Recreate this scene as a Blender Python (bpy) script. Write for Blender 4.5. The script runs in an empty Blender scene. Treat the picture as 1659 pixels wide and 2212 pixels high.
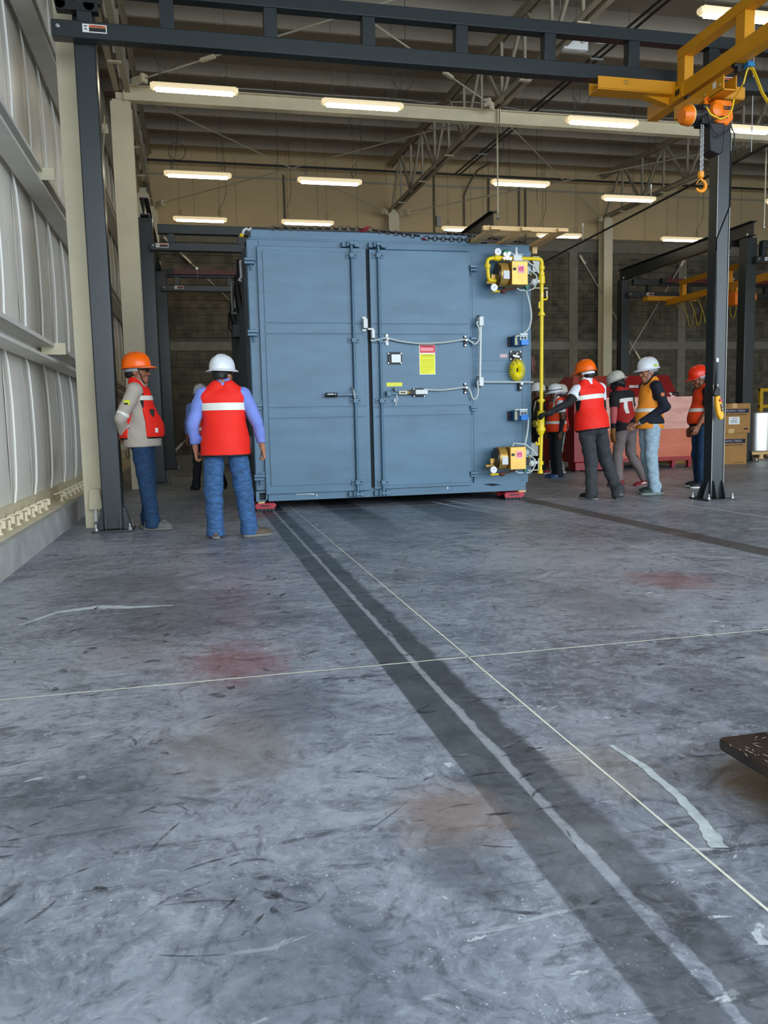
import bpy, bmesh, math, random
import numpy as np
from mathutils import Vector, Matrix

random.seed(7)
C = bpy.context.scene.collection
S = bpy.context.scene

# ------------------------------------------------------------------ camera
F_PX, CX, CY, CAM_H = 1740.0, 829.5, 1106.0, 1.05
def cam_axes(yaw, pit, rol):
    cy, sy = math.cos(yaw), math.sin(yaw)
    f = Vector((sy*math.cos(pit), cy*math.cos(pit), math.sin(pit)))
    r = Vector((cy, -sy, 0)); d = -r.cross(f)
    c, s = math.cos(rol), math.sin(rol)
    return c*r + s*d, -s*r + c*d, f
AR, AD, AF = cam_axes(.2255, -.1105, .02315)
cam_data = bpy.data.cameras.new('camera')
cam_data.sensor_fit = 'HORIZONTAL'; cam_data.sensor_width = 36.0
cam_data.lens = F_PX/1659*36.0
cam_data.clip_start = .05; cam_data.clip_end = 300
cam = bpy.data.objects.new('camera', cam_data); C.objects.link(cam)
mw = Matrix.Identity(4)
for i in range(3):
    mw[i][0], mw[i][1], mw[i][2] = AR[i], -AD[i], -AF[i]
mw[2][3] = CAM_H
cam.matrix_world = mw
S.camera = cam

# ------------------------------------------------------------------ world, daylight, exposure
world = bpy.data.worlds.new('world'); S.world = world; world.use_nodes = True
bg = world.node_tree.nodes['Background']
bg.inputs[0].default_value = (.76, .88, 1.0, 1); bg.inputs[1].default_value = 6.3
LAMP = 20.0           # strength of the fluorescent tubes
S.view_settings.view_transform = 'Standard'; S.view_settings.look = 'None'
S.view_settings.gamma = 1.0; S.view_settings.use_curve_mapping = False
S.view_settings.exposure = 0.0

# daylight from the open loading bay behind the camera
por = bpy.data.lights.new('bay_opening_portal', 'AREA'); por.shape = 'RECTANGLE'; por.size = 21.0; por.size_y = 7.6
por.cycles.is_portal = True
po = bpy.data.objects.new('bay_opening_portal', por); C.objects.link(po)
po.location = (9.0, -3.4, 3.9); po.rotation_euler = (math.radians(90), 0, 0)

# ------------------------------------------------------------------ helpers
def lin(c):
    return tuple(((v/255)/12.92 if v/255 <= .04045 else ((v/255+.055)/1.055)**2.4) for v in c)
_m = {}
def mat(name, col, rough=.5, metal=0.0, var=0.0, scale=6.0, bump=0.0, bscale=40.0, emit=None, spec=.5, stretch=None, coat=0.0, col2=None):
    if name in _m: return _m[name]
    m = bpy.data.materials.new(name); m.use_nodes = True
    nt = m.node_tree; N = nt.nodes; L = nt.links
    b = N['Principled BSDF']
    c = lin(col) + (1,)
    b.inputs['Base Color'].default_value = c
    b.inputs['Roughness'].default_value = rough
    b.inputs['Metallic'].default_value = metal
    b.inputs['Specular IOR Level'].default_value = spec
    if coat: b.inputs['Coat Weight'].default_value = coat
    if var or bump:
        tc = N.new('ShaderNodeTexCoord'); mp = N.new('ShaderNodeMapping')
        L.new(tc.outputs['Object'], mp.inputs[0])
        if stretch: mp.inputs['Scale'].default_value = stretch
    if var:
        n = N.new('ShaderNodeTexNoise'); n.inputs['Scale'].default_value = scale; n.inputs['Detail'].default_value = 6; n.inputs['Roughness'].default_value = .6
        L.new(mp.outputs[0], n.inputs['Vector'])
        r = N.new('ShaderNodeValToRGB')
        c2 = lin(col2) if col2 else tuple(max(0, v*(1-var)) for v in c[:3])
        c3 = tuple(min(1, v*(1+var*.6)) for v in c[:3])
        r.color_ramp.elements[0].position = .3; r.color_ramp.elements[0].color = c2 + (1,)
        r.color_ramp.elements[1].position = .7; r.color_ramp.elements[1].color = c3 + (1,)
        L.new(n.outputs['Fac'], r.inputs[0]); L.new(r.outputs[0], b.inputs['Base Color'])
    if bump:
        n2 = N.new('ShaderNodeTexNoise'); n2.inputs['Scale'].default_value = bscale; n2.inputs['Detail'].default_value = 4
        L.new(mp.outputs[0], n2.inputs['Vector'])
        bp = N.new('ShaderNodeBump'); bp.inputs['Strength'].default_value = bump; bp.inputs['Distance'].default_value = .01
        L.new(n2.outputs['Fac'], bp.inputs['Height']); L.new(bp.outputs[0], b.inputs['Normal'])
    if emit:
        b.inputs['Emission Color'].default_value = lin(emit[0]) + (1,); b.inputs['Emission Strength'].default_value = emit[1]
    _m[name] = m
    return m

_origin = {}
def ray(px, py):
    return AR*((px-CX)/F_PX) + AD*((py-CY)/F_PX) + AF
def at(px, py, Y):                     # point seen at a pixel, on the vertical plane at depth Y
    d = ray(px, py); t = Y/d.y
    return Vector((d.x*t, Y, CAM_H + d.z*t))
def onfloor(px, py, z=0.0):
    d = ray(px, py); t = (z-CAM_H)/d.z
    return Vector((d.x*t, d.y*t, z))

def empty(name, loc=(0, 0, 0), rz=0.0):
    o = bpy.data.objects.new(name, None); C.objects.link(o)
    o.location = loc; o.rotation_euler = (0, 0, rz); o.empty_display_size = .1
    _origin[o.name] = Vector(loc)
    return o
def tag(o, label=None, cat=None, group=None, kind=None):
    if label: o['label'] = label
    if cat: o['category'] = cat
    if group: o['group'] = group
    if kind: o['kind'] = kind
    return o
def thing(name, label, cat, loc, group=None):
    return tag(empty(name, loc), label, cat, group)

class MB:
    def __init__(s): s.v = []; s.f = []; s.mi = []; s.cur = 0
    def add(s, vs, fs):
        n = len(s.v); s.v.extend([tuple(p) for p in vs])
        for f in fs: s.f.append(tuple(i+n for i in f)); s.mi.append(s.cur)
        return s
    def bb(s, x0, x1, y0, y1, z0, z1):
        v = [(x0,y0,z0),(x1,y0,z0),(x1,y1,z0),(x0,y1,z0),(x0,y0,z1),(x1,y0,z1),(x1,y1,z1),(x0,y1,z1)]
        return s.add(v, [(3,2,1,0),(4,5,6,7),(0,1,5,4),(1,2,6,5),(2,3,7,6),(3,0,4,7)])
    def box(s, c, sz, rot=None):
        c = Vector(c); out = []
        for z in (-.5,.5):
            for x, y in ((-.5,-.5),(.5,-.5),(.5,.5),(-.5,.5)):
                p = Vector((x*sz[0], y*sz[1], z*sz[2]))
                if rot is not None: p = rot @ p
                out.append(c+p)
        return s.add(out, [(3,2,1,0),(4,5,6,7),(0,1,5,4),(1,2,6,5),(2,3,7,6),(3,0,4,7)])
    def beam(s, p0, p1, w, h, up=(0,0,1)):
        p0, p1 = Vector(p0), Vector(p1); d = (p1-p0).normalized(); up = Vector(up)
        if abs(d.dot(up)) > .98: up = Vector((0,1,0))
        a = d.cross(up).normalized(); b = a.cross(d)
        v = []
        for p in (p0, p1):
            for i, j in ((-1,-1),(1,-1),(1,1),(-1,1)): v.append(p + a*(w/2*i) + b*(h/2*j))
        return s.add(v, [(3,2,1,0),(4,5,6,7),(0,1,5,4),(1,2,6,5),(2,3,7,6),(3,0,4,7)])
    def cyl(s, p0, p1, r, n=16, r2=None, caps=True):
        p0, p1 = Vector(p0), Vector(p1); d = (p1-p0).normalized()
        up = Vector((0,0,1)) if abs(d.z) < .9 else Vector((1,0,0))
        a = d.cross(up).normalized(); b = d.cross(a); r2 = r if r2 is None else r2
        v = []
        for p, q in ((p0, r), (p1, r2)):
            for i in range(n):
                t = 2*math.pi*i/n; v.append(p + a*(q*math.cos(t)) + b*(q*math.sin(t)))
        f = [(i, (i+1) % n, n+(i+1) % n, n+i) for i in range(n)]
        if caps: f += [tuple(range(n-1, -1, -1)), tuple(range(n, 2*n))]
        return s.add(v, f)
    def tube(s, pts, r, n=8, closed=False):
        P = [Vector(p) for p in pts]; m = len(P); v = []
        rr = r if isinstance(r, (list, tuple)) else [r]*m
        prev = None
        for i in range(m):
            if closed: d = P[(i+1) % m] - P[i-1]
            else: d = P[min(i+1, m-1)] - P[max(i-1, 0)]
            d.normalize()
            if prev is None:
                up = Vector((0,0,1)) if abs(d.z) < .9 else Vector((1,0,0))
                a = d.cross(up).normalized()
            else:
                a = prev - d*prev.dot(d)
                a = a.normalized() if a.length > 1e-6 else d.orthogonal().normalized()
            prev = a; b = d.cross(a)
            for k in range(n):
                t = 2*math.pi*k/n; v.append(P[i] + a*(rr[i]*math.cos(t)) + b*(rr[i]*math.sin(t)))
        f = []
        for i in range(m if closed else m-1):
            j = (i+1) % m
            for k in range(n): f.append((i*n+k, i*n+(k+1) % n, j*n+(k+1) % n, j*n+k))
        if not closed: f += [tuple(range(n-1, -1, -1)), tuple((m-1)*n+k for k in range(n))]
        return s.add(v, f)
    def extr(s, poly, vec):
        P = [Vector(p) for p in poly]; n = len(P); vec = Vector(vec)
        v = P + [p+vec for p in P]
        f = [(i, (i+1) % n, n+(i+1) % n, n+i) for i in range(n)] + [tuple(range(n-1,-1,-1)), tuple(range(n,2*n))]
        return s.add(v, f)
    def lathe(s, prof, c, axis=(0,0,1), n=24):
        ax = Vector(axis).normalized(); up = Vector((0,0,1)) if abs(ax.z) < .9 else Vector((1,0,0))
        a = ax.cross(up).normalized(); b = ax.cross(a); c = Vector(c); v = []; m = len(prof)
        for r, h in prof:
            for k in range(n):
                t = 2*math.pi*k/n; v.append(c + ax*h + a*(r*math.cos(t)) + b*(r*math.sin(t)))
        f = [(i*n+k, i*n+(k+1) % n, (i+1)*n+(k+1) % n, (i+1)*n+k) for i in range(m-1) for k in range(n)]
        f += [tuple(range(n-1,-1,-1)), tuple((m-1)*n+k for k in range(n))]
        return s.add(v, f)
    def sphere(s, c, r, n=12, m=8):
        prof = [(max(1e-4, r*math.sin(math.pi*i/m)), -r*math.cos(math.pi*i/m)) for i in range(m+1)]
        return s.lathe(prof, c, (0,0,1), n)
    def ibeam(s, p0, p1, h, w, tw=.012, tf=.016):
        p0, p1 = Vector(p0), Vector(p1)
        s.beam(p0, p1, tw, h-2*tf); up = Vector((0,0,1))
        s.beam(p0+up*(h/2-tf/2), p1+up*(h/2-tf/2), w, tf)
        s.beam(p0-up*(h/2-tf/2), p1-up*(h/2-tf/2), w, tf)
        return s
    def build(s, name, m, parent=None, smooth=True, bevel=0.0, fix=True):
        me = bpy.data.meshes.new(name)
        o = bpy.data.objects.new(name, me); C.objects.link(o)
        if parent is not None:
            org = _origin[parent.name]; o.parent = parent
        else:
            V = np.array(s.v); lo, hi = V.min(0), V.max(0)
            org = Vector(((lo[0]+hi[0])/2, (lo[1]+hi[1])/2, lo[2])); o.location = org
        _origin[o.name] = Vector(org)
        me.from_pydata([(x-org[0], y-org[1], z-org[2]) for x, y, z in s.v], [], s.f)
        if fix:
            bm = bmesh.new(); bm.from_mesh(me); bmesh.ops.recalc_face_normals(bm, faces=bm.faces[:]); bm.to_mesh(me); bm.free()
        for mm in (m if isinstance(m, (list, tuple)) else [m]): me.materials.append(mm)
        if len(me.materials) > 1: me.polygons.foreach_set('material_index', s.mi)
        if smooth:
            me.polygons.foreach_set('use_smooth', [True]*len(me.polygons)); me.set_sharp_from_angle(angle=math.radians(35))
        if bevel:
            md = o.modifiers.new('bevel', 'BEVEL'); md.width = bevel; md.segments = 2; md.limit_method = 'ANGLE'; md.angle_limit = math.radians(50)
        return o

_txt = 0
def text(body, size, loc, parent, m, rot=(math.pi/2, 0, 0), name='lettering', depth=.0008, align='CENTER', sx=1.0, shear=0):
    cu = bpy.data.curves.new(name, 'FONT'); cu.body = body; cu.size = size; cu.extrude = depth
    cu.align_x = align; cu.align_y = 'CENTER'; cu.shear = shear; cu.resolution_u = 2
    cu.materials.append(m)
    o = bpy.data.objects.new(name, cu); C.objects.link(o)
    o.parent = parent; o.location = Vector(loc) - _origin[parent.name]; o.rotation_euler = rot; o.scale = (sx, 1, 1)
    me = bpy.data.meshes.new_from_object(o); q = bpy.data.objects.new(name, me); C.objects.link(q)
    q.parent = parent; q.location = o.location; q.rotation_euler = rot; q.scale = o.scale
    bpy.data.objects.remove(o); bpy.data.curves.remove(cu); o = q
    _origin[o.name] = Vector(loc)
    return o
def copy_tree(o, parent=None, loc=None):
    c = o.copy(); C.objects.link(c)
    if parent is not None: c.parent = parent
    if loc is not None: c.location = loc
    for ch in list(o.children): copy_tree(ch, c)
    return c
def one(mb, name, m, label, cat, group=None, **k):
    return tag(mb.build(name, m, **k), label, cat, group)

# ------------------------------------------------------------------ floor material
def floor_material():
    m = bpy.data.materials.new('polished_concrete'); m.use_nodes = True
    nt = m.node_tree; N = nt.nodes; L = nt.links; B = N['Principled BSDF']
    geo = N.new('ShaderNodeNewGeometry'); P = geo.outputs['Position']
    sep = N.new('ShaderNodeSeparateXYZ'); L.new(P, sep.inputs[0]); X, Y = sep.outputs[0], sep.outputs[1]
    def M(op, a, b=None, c=None, clamp=False):
        n = N.new('ShaderNodeMath'); n.operation = op; n.use_clamp = clamp
        for i, q in enumerate((a, b, c)):
            if q is None: continue
            if isinstance(q, (int, float)): n.inputs[i].default_value = q
            else: L.new(q, n.inputs[i])
        return n.outputs[0]
    def noise(scale, detail=5, rough=.55, dist=0, st=None, rot=0, off=0):
        mp = N.new('ShaderNodeMapping'); L.new(P, mp.inputs[0])
        mp.inputs['Rotation'].default_value = (0, 0, rot); mp.inputs['Location'].default_value = (off, off*1.7, 0)
        if st: mp.inputs['Scale'].default_value = st
        n = N.new('ShaderNodeTexNoise'); n.inputs['Scale'].default_value = scale; n.inputs['Detail'].default_value = detail
        n.inputs['Roughness'].default_value = rough; n.inputs['Distortion'].default_value = dist
        L.new(mp.outputs[0], n.inputs['Vector']); return n.outputs['Fac']
    def sstep(x, lo, hi):
        n = N.new('ShaderNodeMapRange'); n.interpolation_type = 'SMOOTHSTEP'
        L.new(x, n.inputs[0]); n.inputs[1].default_value = lo; n.inputs[2].default_value = hi
        return n.outputs[0]
    def mix(f, a, b):
        n = N.new('ShaderNodeMix'); n.data_type = 'RGBA'
        if isinstance(f, (int, float)): n.inputs[0].default_value = f
        else: L.new(f, n.inputs[0])
        for i, q in ((6, a), (7, b)):
            if isinstance(q, tuple): n.inputs[i].default_value = lin(q) + (1,)
            else: L.new(q, n.inputs[i])
        return n.outputs[2]
    big = noise(.55, 7, .6, .6)
    mid = noise(2.6, 8, .65, 1.2, off=3)
    fine = noise(22, 6, .7, .4, off=5)
    base = mix(sstep(big, .32, .7), (97, 103, 115), (157, 162, 172))
    base = mix(M('MULTIPLY', sstep(mid, .40, .72), .55), base, (178, 182, 190))
    base = mix(M('MULTIPLY', sstep(noise(1.7, 8, .65, 2.0, off=9), .5, .72), .75), base, (70, 74, 82))
    base = mix(M('MULTIPLY', sstep(fine, .52, .8), .5), base, (176, 180, 186))
    base = mix(M('MULTIPLY', sstep(noise(60, 3, .7, 0, off=2), .56, .8), .35), base, (80, 83, 90))
    # rubbed streaks in three directions, broken up by a slow noise
    for k, (rot, sx, sy, off) in enumerate(((.5, 2.2, 22, 1), (-.7, 2.6, 24, 4), (1.35, 2.0, 20, 8), (.05, 1.6, 26, 13))):
        st = noise(1.0, 5, .6, .5, (sx, sy, 1), rot, off)
        gate = sstep(noise(1.1, 4, .5, 1.0, off=off+20), .5, .66)
        base = mix(M('MULTIPLY', M('MULTIPLY', sstep(st, .58, .66), gate), .72), base, (70, 72, 78))
        st2 = noise(1.0, 5, .6, .5, (sx*1.4, sy*1.3, 1), rot+.3, off+31)
        gate2 = sstep(noise(1.4, 4, .5, 1.0, off=off+40), .52, .68)
        base = mix(M('MULTIPLY', M('MULTIPLY', sstep(st2, .60, .68), gate2), .55), base, (188, 192, 197))
    # swirled mop and brush texture
    sw = noise(4.5, 9, .72, 3.5, off=41); base = mix(M('MULTIPLY', sstep(sw, .50, .64), .42), base, (172, 178, 187)); base = mix(M('MULTIPLY', M('SUBTRACT', 1.0, sstep(sw, .36, .47)), .55), base, (64, 68, 76))
    sw2 = noise(13, 9, .75, 2.5, off=43); base = mix(M('MULTIPLY', sstep(sw2, .53, .66), .45), base, (186, 191, 198)); base = mix(M('MULTIPLY', M('SUBTRACT', 1.0, sstep(sw2, .35, .46)), .45), base, (58, 61, 68))
    # plaster splashes with torn edges
    sp_ = M('MULTIPLY', sstep(noise(7, 10, .68, 1.2, (1, 1.9, 1), off=51), .615, .64), sstep(noise(.8, 4, .5, .8, off=53), .50, .58)); base = mix(M('MULTIPLY', sp_, .8), base, (206, 211, 214))
    # paint and plaster flecks, clustered
    def flecks(scale, thr, gatelo, off, amt=.9):
        v = N.new('ShaderNodeTexVoronoi'); v.inputs['Scale'].default_value = scale
        mp = N.new('ShaderNodeMapping'); mp.inputs['Location'].default_value = (off, off, 0); mp.inputs['Scale'].default_value = (1, 1.0, 1)
        wn = N.new('ShaderNodeVectorMath'); wn.operation = 'MULTIPLY_ADD'
        nz = N.new('ShaderNodeTexNoise'); nz.inputs['Scale'].default_value = scale*1.6; nz.inputs['Detail'].default_value = 3
        L.new(P, nz.inputs['Vector']); L.new(nz.outputs['Color'], wn.inputs[0]); wn.inputs[1].default_value = (.9/scale,)*3; L.new(P, wn.inputs[2])
        L.new(wn.outputs[0], mp.inputs[0]); L.new(mp.outputs[0], v.inputs['Vector'])
        s2 = N.new('ShaderNodeSeparateColor'); L.new(v.outputs['Color'], s2.inputs[0])
        keep = M('GREATER_THAN', s2.outputs[0], .80)
        d = M('SUBTRACT', 1.0, sstep(v.outputs['Distance'], thr*.6, thr))
        return M('MULTIPLY', M('MULTIPLY', M('MULTIPLY', d, keep), sstep(noise(.9, 4, .55, .8, off=off+7), gatelo, gatelo+.08)), amt)
    base = mix(flecks(27, .17, .56, 2.0), base, (222, 226, 228))
    base = mix(flecks(70, .22, .50, 5.0, .7), base, (214, 219, 222))
    base = mix(flecks(9, .15, .58, 11.0, .8), base, (225, 228, 228))
    base = mix(flecks(13, .28, .50, 17.0, .7), base, (52, 54, 58))
    # wiped wheel tracks left by the skates: straight edges, worn inside
    wob = M('MULTIPLY', M('SUBTRACT', noise(5, 5, .6), .5), .05)
    def band(x0, x1, e0, e1, wv=0.0):
        xx = M('ADD', X, M('MULTIPLY', wob, wv)) if wv else X
        return M('MULTIPLY', sstep(xx, x0-e0, x0+e0), M('SUBTRACT', 1.0, sstep(xx, x1-e1, x1+e1)))
    t1 = M('MAXIMUM', band(.735, .865, .006, .004), band(.895, 1.005, .004, .02, 1.6))
    wear = M('ADD', .62, M('MULTIPLY', noise(3.2, 6, .6, .6, off=6), .5))
    base = mix(M('MULTIPLY', M('MULTIPLY', t1, wear), M('ADD', .66, M('MULTIPLY', sstep(Y, 1.3, 3.2), .3))), base, (48, 52, 56))
    base = mix(M('MULTIPLY', M('MULTIPLY', band(.868, .892, .004, .006, .5), sstep(Y, 1.2, 2.2)), .6), base, (160, 164, 166))
    for (x0, x1, y0, y1, a) in ((1.53, 1.97, 6.3, 9.6, .85), (2.56, 3.2, 6.6, 9.4, .7)):
        g = M('MULTIPLY', sstep(Y, y0, y1), M('MULTIPLY', band(x0, x1, .05, .05, 2.5), M('ADD', .45, M('MULTIPLY', noise(2.2, 5, .6, .8, off=x0), .8))))
        base = mix(M('MULTIPLY', g, a, clamp=True), base, (46, 49, 52))
    base = mix(M('MULTIPLY', band(4.075, 4.315, .008, .008), .80), base, (58, 56, 55))
    # rust and red primer dust
    for (cx, cy, r, col, a) in ((.12, 3.55, .34, (128, 66, 66), .55), (2.93, 4.55, .36, (140, 78, 82), .5), (.62, 9.4, .30, (120, 60, 62), .5),
                                (.62, 1.96, .20, (140, 112, 92), .55), (1.62, 1.85, .30, (120, 92, 60), .75), (1.15, 2.15, .2, (140, 128, 112), .4),
                                (-.05, 4.7, .75, (62, 66, 74), .55), (-.45, 5.7, .6, (66, 70, 78), .5), (.25, 3.0, .36, (64, 70, 80), .5), (.58, 1.72, .17, (62, 68, 76), .6), (-.35, 2.35, .4, (66, 72, 82), .45), (.15, 1.5, .3, (72, 80, 94), .45), (2.2, 4.1, .5, (72, 76, 84), .45), (2.75, 3.0, .3, (66, 70, 78), .5), (1.9, 2.6, .3, (74, 80, 90), .4),
                                (2.45, 2.8, .22, (150, 128, 108), .5), (-.35, 3.9, .3, (112, 82, 80), .3), (.05, 2.6, .3, (112, 104, 94), .5)):
        dx = M('MULTIPLY', M('SUBTRACT', X, cx), 1/r); dy = M('MULTIPLY', M('SUBTRACT', Y, cy), .8/r)
        d = M('SQRT', M('ADD', M('MULTIPLY', dx, dx), M('MULTIPLY', dy, dy)))
        g = M('SUBTRACT', 1.0, sstep(M('ADD', d, M('MULTIPLY', M('SUBTRACT', noise(6, 6, .7, .5, off=cx), .5), 1.6)), .25, 1.05))
        base = mix(M('MULTIPLY', g, a), base, col)
    L.new(base, B.inputs['Base Color'])
    rg = M('ADD', .26, M('MULTIPLY', noise(3.5, 6, .6, .8, off=15), .36)); L.new(rg, B.inputs['Roughness'])
    B.inputs['Specular IOR Level'].default_value = .5
    bp = N.new('ShaderNodeBump'); bp.inputs['Strength'].default_value = .05; bp.inputs['Distance'].default_value = .01
    L.new(mid, bp.inputs['Height']); L.new(bp.outputs[0], B.inputs['Normal'])
    return m

# ------------------------------------------------------------------ room dimensions
WX, RX, Y0, WY = -1.62, 20.0, -3.5, 23.0      # left wall, right wall, open bay, far wall
def roof_z(y): return 7.9 + .045*(y-14)

M_CREAM = mat('cream_paint', (218, 206, 174), .45, var=.08, scale=3)
M_TRUSS = mat('primer_grey_paint', (166, 156, 134), .5, var=.1, scale=4)
M_DECK = mat('roof_deck_sheet', (162, 150, 132), .6, var=.07, scale=1.5)
M_BEIGE = mat('beige_wall_panel', (204, 180, 136), .7, var=.07, scale=.8)
M_CONC = mat('cast_concrete', (124, 117, 101), .8, var=.22, scale=5, bump=.2, bscale=60)
M_VINYL = mat('white_vinyl_facing', (238, 233, 222), .42, var=.06, scale=2.5, bump=.25, bscale=9, stretch=(1, 3, .6))
M_SEAM = mat('seam_tape', (240, 237, 228), .4)
M_GIRT = mat('galvanised_girt', (220, 217, 208), .5, metal=.0, var=.08, scale=5)
M_DARK = mat('charcoal_gloss_paint', (40, 46, 47), .33, var=.08, scale=5)
M_BLACK = mat('black_rubber', (18, 18, 19), .5)
M_ZINC = mat('zinc_steel', (190, 190, 188), .35, metal=.8)
M_WHITE = mat('white_paint', (232, 232, 228), .5)
M_STEELGREY = mat('grey_conduit', (158, 158, 152), .4, metal=.4)

floor = MB().bb(WX-.2, RX, Y0-25, WY+.3, -.25, 0).build('floor', floor_material(), smooth=False)
tag(floor, kind='structure')
def floor_part(mb, name, m, label=None, kind=None):
    o = mb.build(name, m, floor, smooth=False)
    return tag(o, label, kind=kind)
M_CHALK = mat('white_joint_line', (224, 224, 206), .8, var=.12, scale=30)
def ragged(p0, p1, w, n=60, amp=.25, z=.0012, taper=False):
    p0, p1 = Vector(p0), Vector(p1); d = (p1-p0).normalized(); a = Vector((-d.y, d.x, 0)); v = []; f = []
    for i in range(n+1):
        t = i/n; p = p0.lerp(p1, t); ww = w*(math.sin(math.pi*t)**.5 if taper else 1)
        v += [p + a*(ww/2*(1+random.uniform(-amp, amp))) + Vector((0,0,z)), p - a*(ww/2*(1+random.uniform(-amp, amp))) + Vector((0,0,z))]
    for i in range(n): f.append((2*i, 2*i+1, 2*i+3, 2*i+2))
    return MB().add(v, f)
for x, y0, y1, w in ((1.135, -.5, 22.9, .0085), (3.44, 1.5, 22.9, .006), (5.62, 3, 22.9, .022)):
    floor_part(ragged((x, y0, 0), (x, y1, 0), w, 160), 'joint_line', M_CHALK)
for y, x0, x1, w in ((3.335, -1.37, 9, .011), (6.37, -1.37, 12, .006), (9.8, .9, 5.4, .02), (12.9, -1, 14, .014)):
    floor_part(ragged((x0, y, 0), (x1, y, 0), w, 160), 'joint_line', M_CHALK)
M_SMEAR = mat('plaster_smear', (196, 204, 206), .7, var=.25, scale=30)
def smear(pts, ws, label=None):
    v = []; f = []; P = [Vector((x, y, .0015)) for x, y in pts]; Q = []
    for i in range(len(P)-1):
        for k in range(10): Q.append((P[i].lerp(P[i+1], k/10), ws[i]+(ws[i+1]-ws[i])*k/10, (P[i+1]-P[i]).normalized()))
    for p, w, d in Q:
        a = Vector((-d.y, d.x, 0)); v += [p + a*w/2*random.uniform(.7, 1.15), p - a*w/2*random.uniform(.7, 1.15)]
    for i in range(len(Q)-1): f.append((2*i, 2*i+1, 2*i+3, 2*i+2))
    floor_part(MB().add(v, f), 'plaster_smear', M_SMEAR, label)
smear([(1.252, 2.27), (1.268, 2.10), (1.255, 1.90), (1.232, 1.76), (1.19, 1.62)], [.018, .028, .03, .036, .05], 'pale plaster smear beside the white joint line')
smear([(-.99, 4.62), (-.84, 4.88), (-.62, 4.96), (-.42, 4.88), (-.16, 4.86)], [.015, .05, .10, .06, .02], 'pale curved plaster smear near the left kerb')
smear([(2.98, 10.1), (3.08, 9.4), (3.22, 8.5)], [.05, .05, .02]); smear([(3.22, 10.1), (3.36, 9.4), (3.55, 8.45)], [.06, .05, .02])
smear([(2.36, 7.05), (2.62, 7.02), (2.85, 7.1)], [.02, .05, .02])
# tyre and boot scuffs
M_SCUFF = bpy.data.materials.new('rubber_scuff'); M_SCUFF.use_nodes = True
_nt = M_SCUFF.node_tree; _b = _nt.nodes['Principled BSDF']; _b.inputs['Base Color'].default_value = lin((44, 46, 50)) + (1,); _b.inputs['Roughness'].default_value = .5
_n = _nt.nodes.new('ShaderNodeTexNoise'); _n.inputs['Scale'].default_value = 26; _n.inputs['Detail'].default_value = 4
_g = _nt.nodes.new('ShaderNodeNewGeometry'); _nt.links.new(_g.outputs['Position'], _n.inputs['Vector'])
_r = _nt.nodes.new('ShaderNodeMapRange'); _r.inputs[1].default_value = .38; _r.inputs[2].default_value = .62; _r.inputs[3].default_value = .05; _r.inputs[4].default_value = .55
_nt.links.new(_n.outputs['Fac'], _r.inputs[0]); _nt.links.new(_r.outputs[0], _b.inputs['Alpha'])
sc = MB(); rs = random.Random(5)
def scuff(x, y, a, l, w, bend, z):
    v = []; f = []; n = 10; p = Vector((x, y, z))
    for i in range(n+1):
        t = i/n; d = Vector((math.cos(a), math.sin(a), 0)); nn = Vector((-d.y, d.x, 0)); ww = w*math.sin(math.pi*min(.97, max(.03, t)))**.6
        v += [p+nn*ww/2, p-nn*ww/2]; p = p + d*(l/n); a += bend/n
    sc.add(v, [(2*i, 2*i+1, 2*i+3, 2*i+2) for i in range(n)])
for i in range(900):
    if i < 520: x, y = rs.uniform(-1.25, 1.0), rs.uniform(1.5, 8.6)
    elif i < 770: x, y = rs.uniform(1.0, 6.0), rs.uniform(2.0, 9.5)
    else: x, y = rs.uniform(-.5, 12), rs.uniform(9, 17)
    k = rs.random()
    if k < .7: scuff(x, y, rs.gauss(.25, .5), rs.uniform(.05, .17), rs.uniform(.005, .014), rs.gauss(0, .6), .0008+i*1e-6)
    elif k < .9: scuff(x, y, rs.uniform(0, 3.1), rs.uniform(.04, .11), rs.uniform(.015, .04), rs.gauss(0, 1.2), .0008+i*1e-6)
    else: scuff(x, y, rs.gauss(.1, .35), rs.uniform(.15, .3), rs.uniform(.004, .007), rs.gauss(0, .6), .0008+i*1e-6)
floor_part(sc, 'scuff_mark', M_SCUFF, 'black rubber scuffs over the concrete', 'stuff')

# ------------------------------------------------------------------ ceiling
ceiling = MB().add([(WX-.2, Y0, roof_z(Y0)+.28), (RX, Y0, roof_z(Y0)+.28), (RX, WY+.2, roof_z(WY)+.28), (WX-.2, WY+.2, roof_z(WY)+.28),
                    (WX-.2, Y0, roof_z(Y0)+.36), (RX, Y0, roof_z(Y0)+.36), (RX, WY+.2, roof_z(WY)+.36), (WX-.2, WY+.2, roof_z(WY)+.36)],
                   [(3,2,1,0),(4,5,6,7),(0,1,5,4),(1,2,6,5),(2,3,7,6),(3,0,4,7)]).build('ceiling', M_DECK, smooth=False)
tag(ceiling, kind='structure')
y = 22.3; k = 0
while y > -4:
    z = roof_z(y); mb = MB()
    mb.extr([(WX, y, z), (WX, y-.06, z), (WX, y-.06, z+.02), (WX, y-.01, z+.02), (WX, y-.01, z+.26), (WX, y+.06, z+.26), (WX, y+.06, z+.28), (WX, y-.03, z+.28), (WX, y-.03, z+.03), (WX, y, z+.03)], (RX-WX, 0, 0))
    mb.build('purlin', M_DECK, ceiling, smooth=False); y -= 1.22
# sheet laps of the roof lining seen as fine lines running down the slope
for k in range(18):
    x = -1+1.15*k
    MB().beam((x, Y0+1, roof_z(Y0+1)+.272), (x, WY, roof_z(WY)+.272), .02, .012).build('lap_strip', M_DECK, ceiling, smooth=False)

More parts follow.
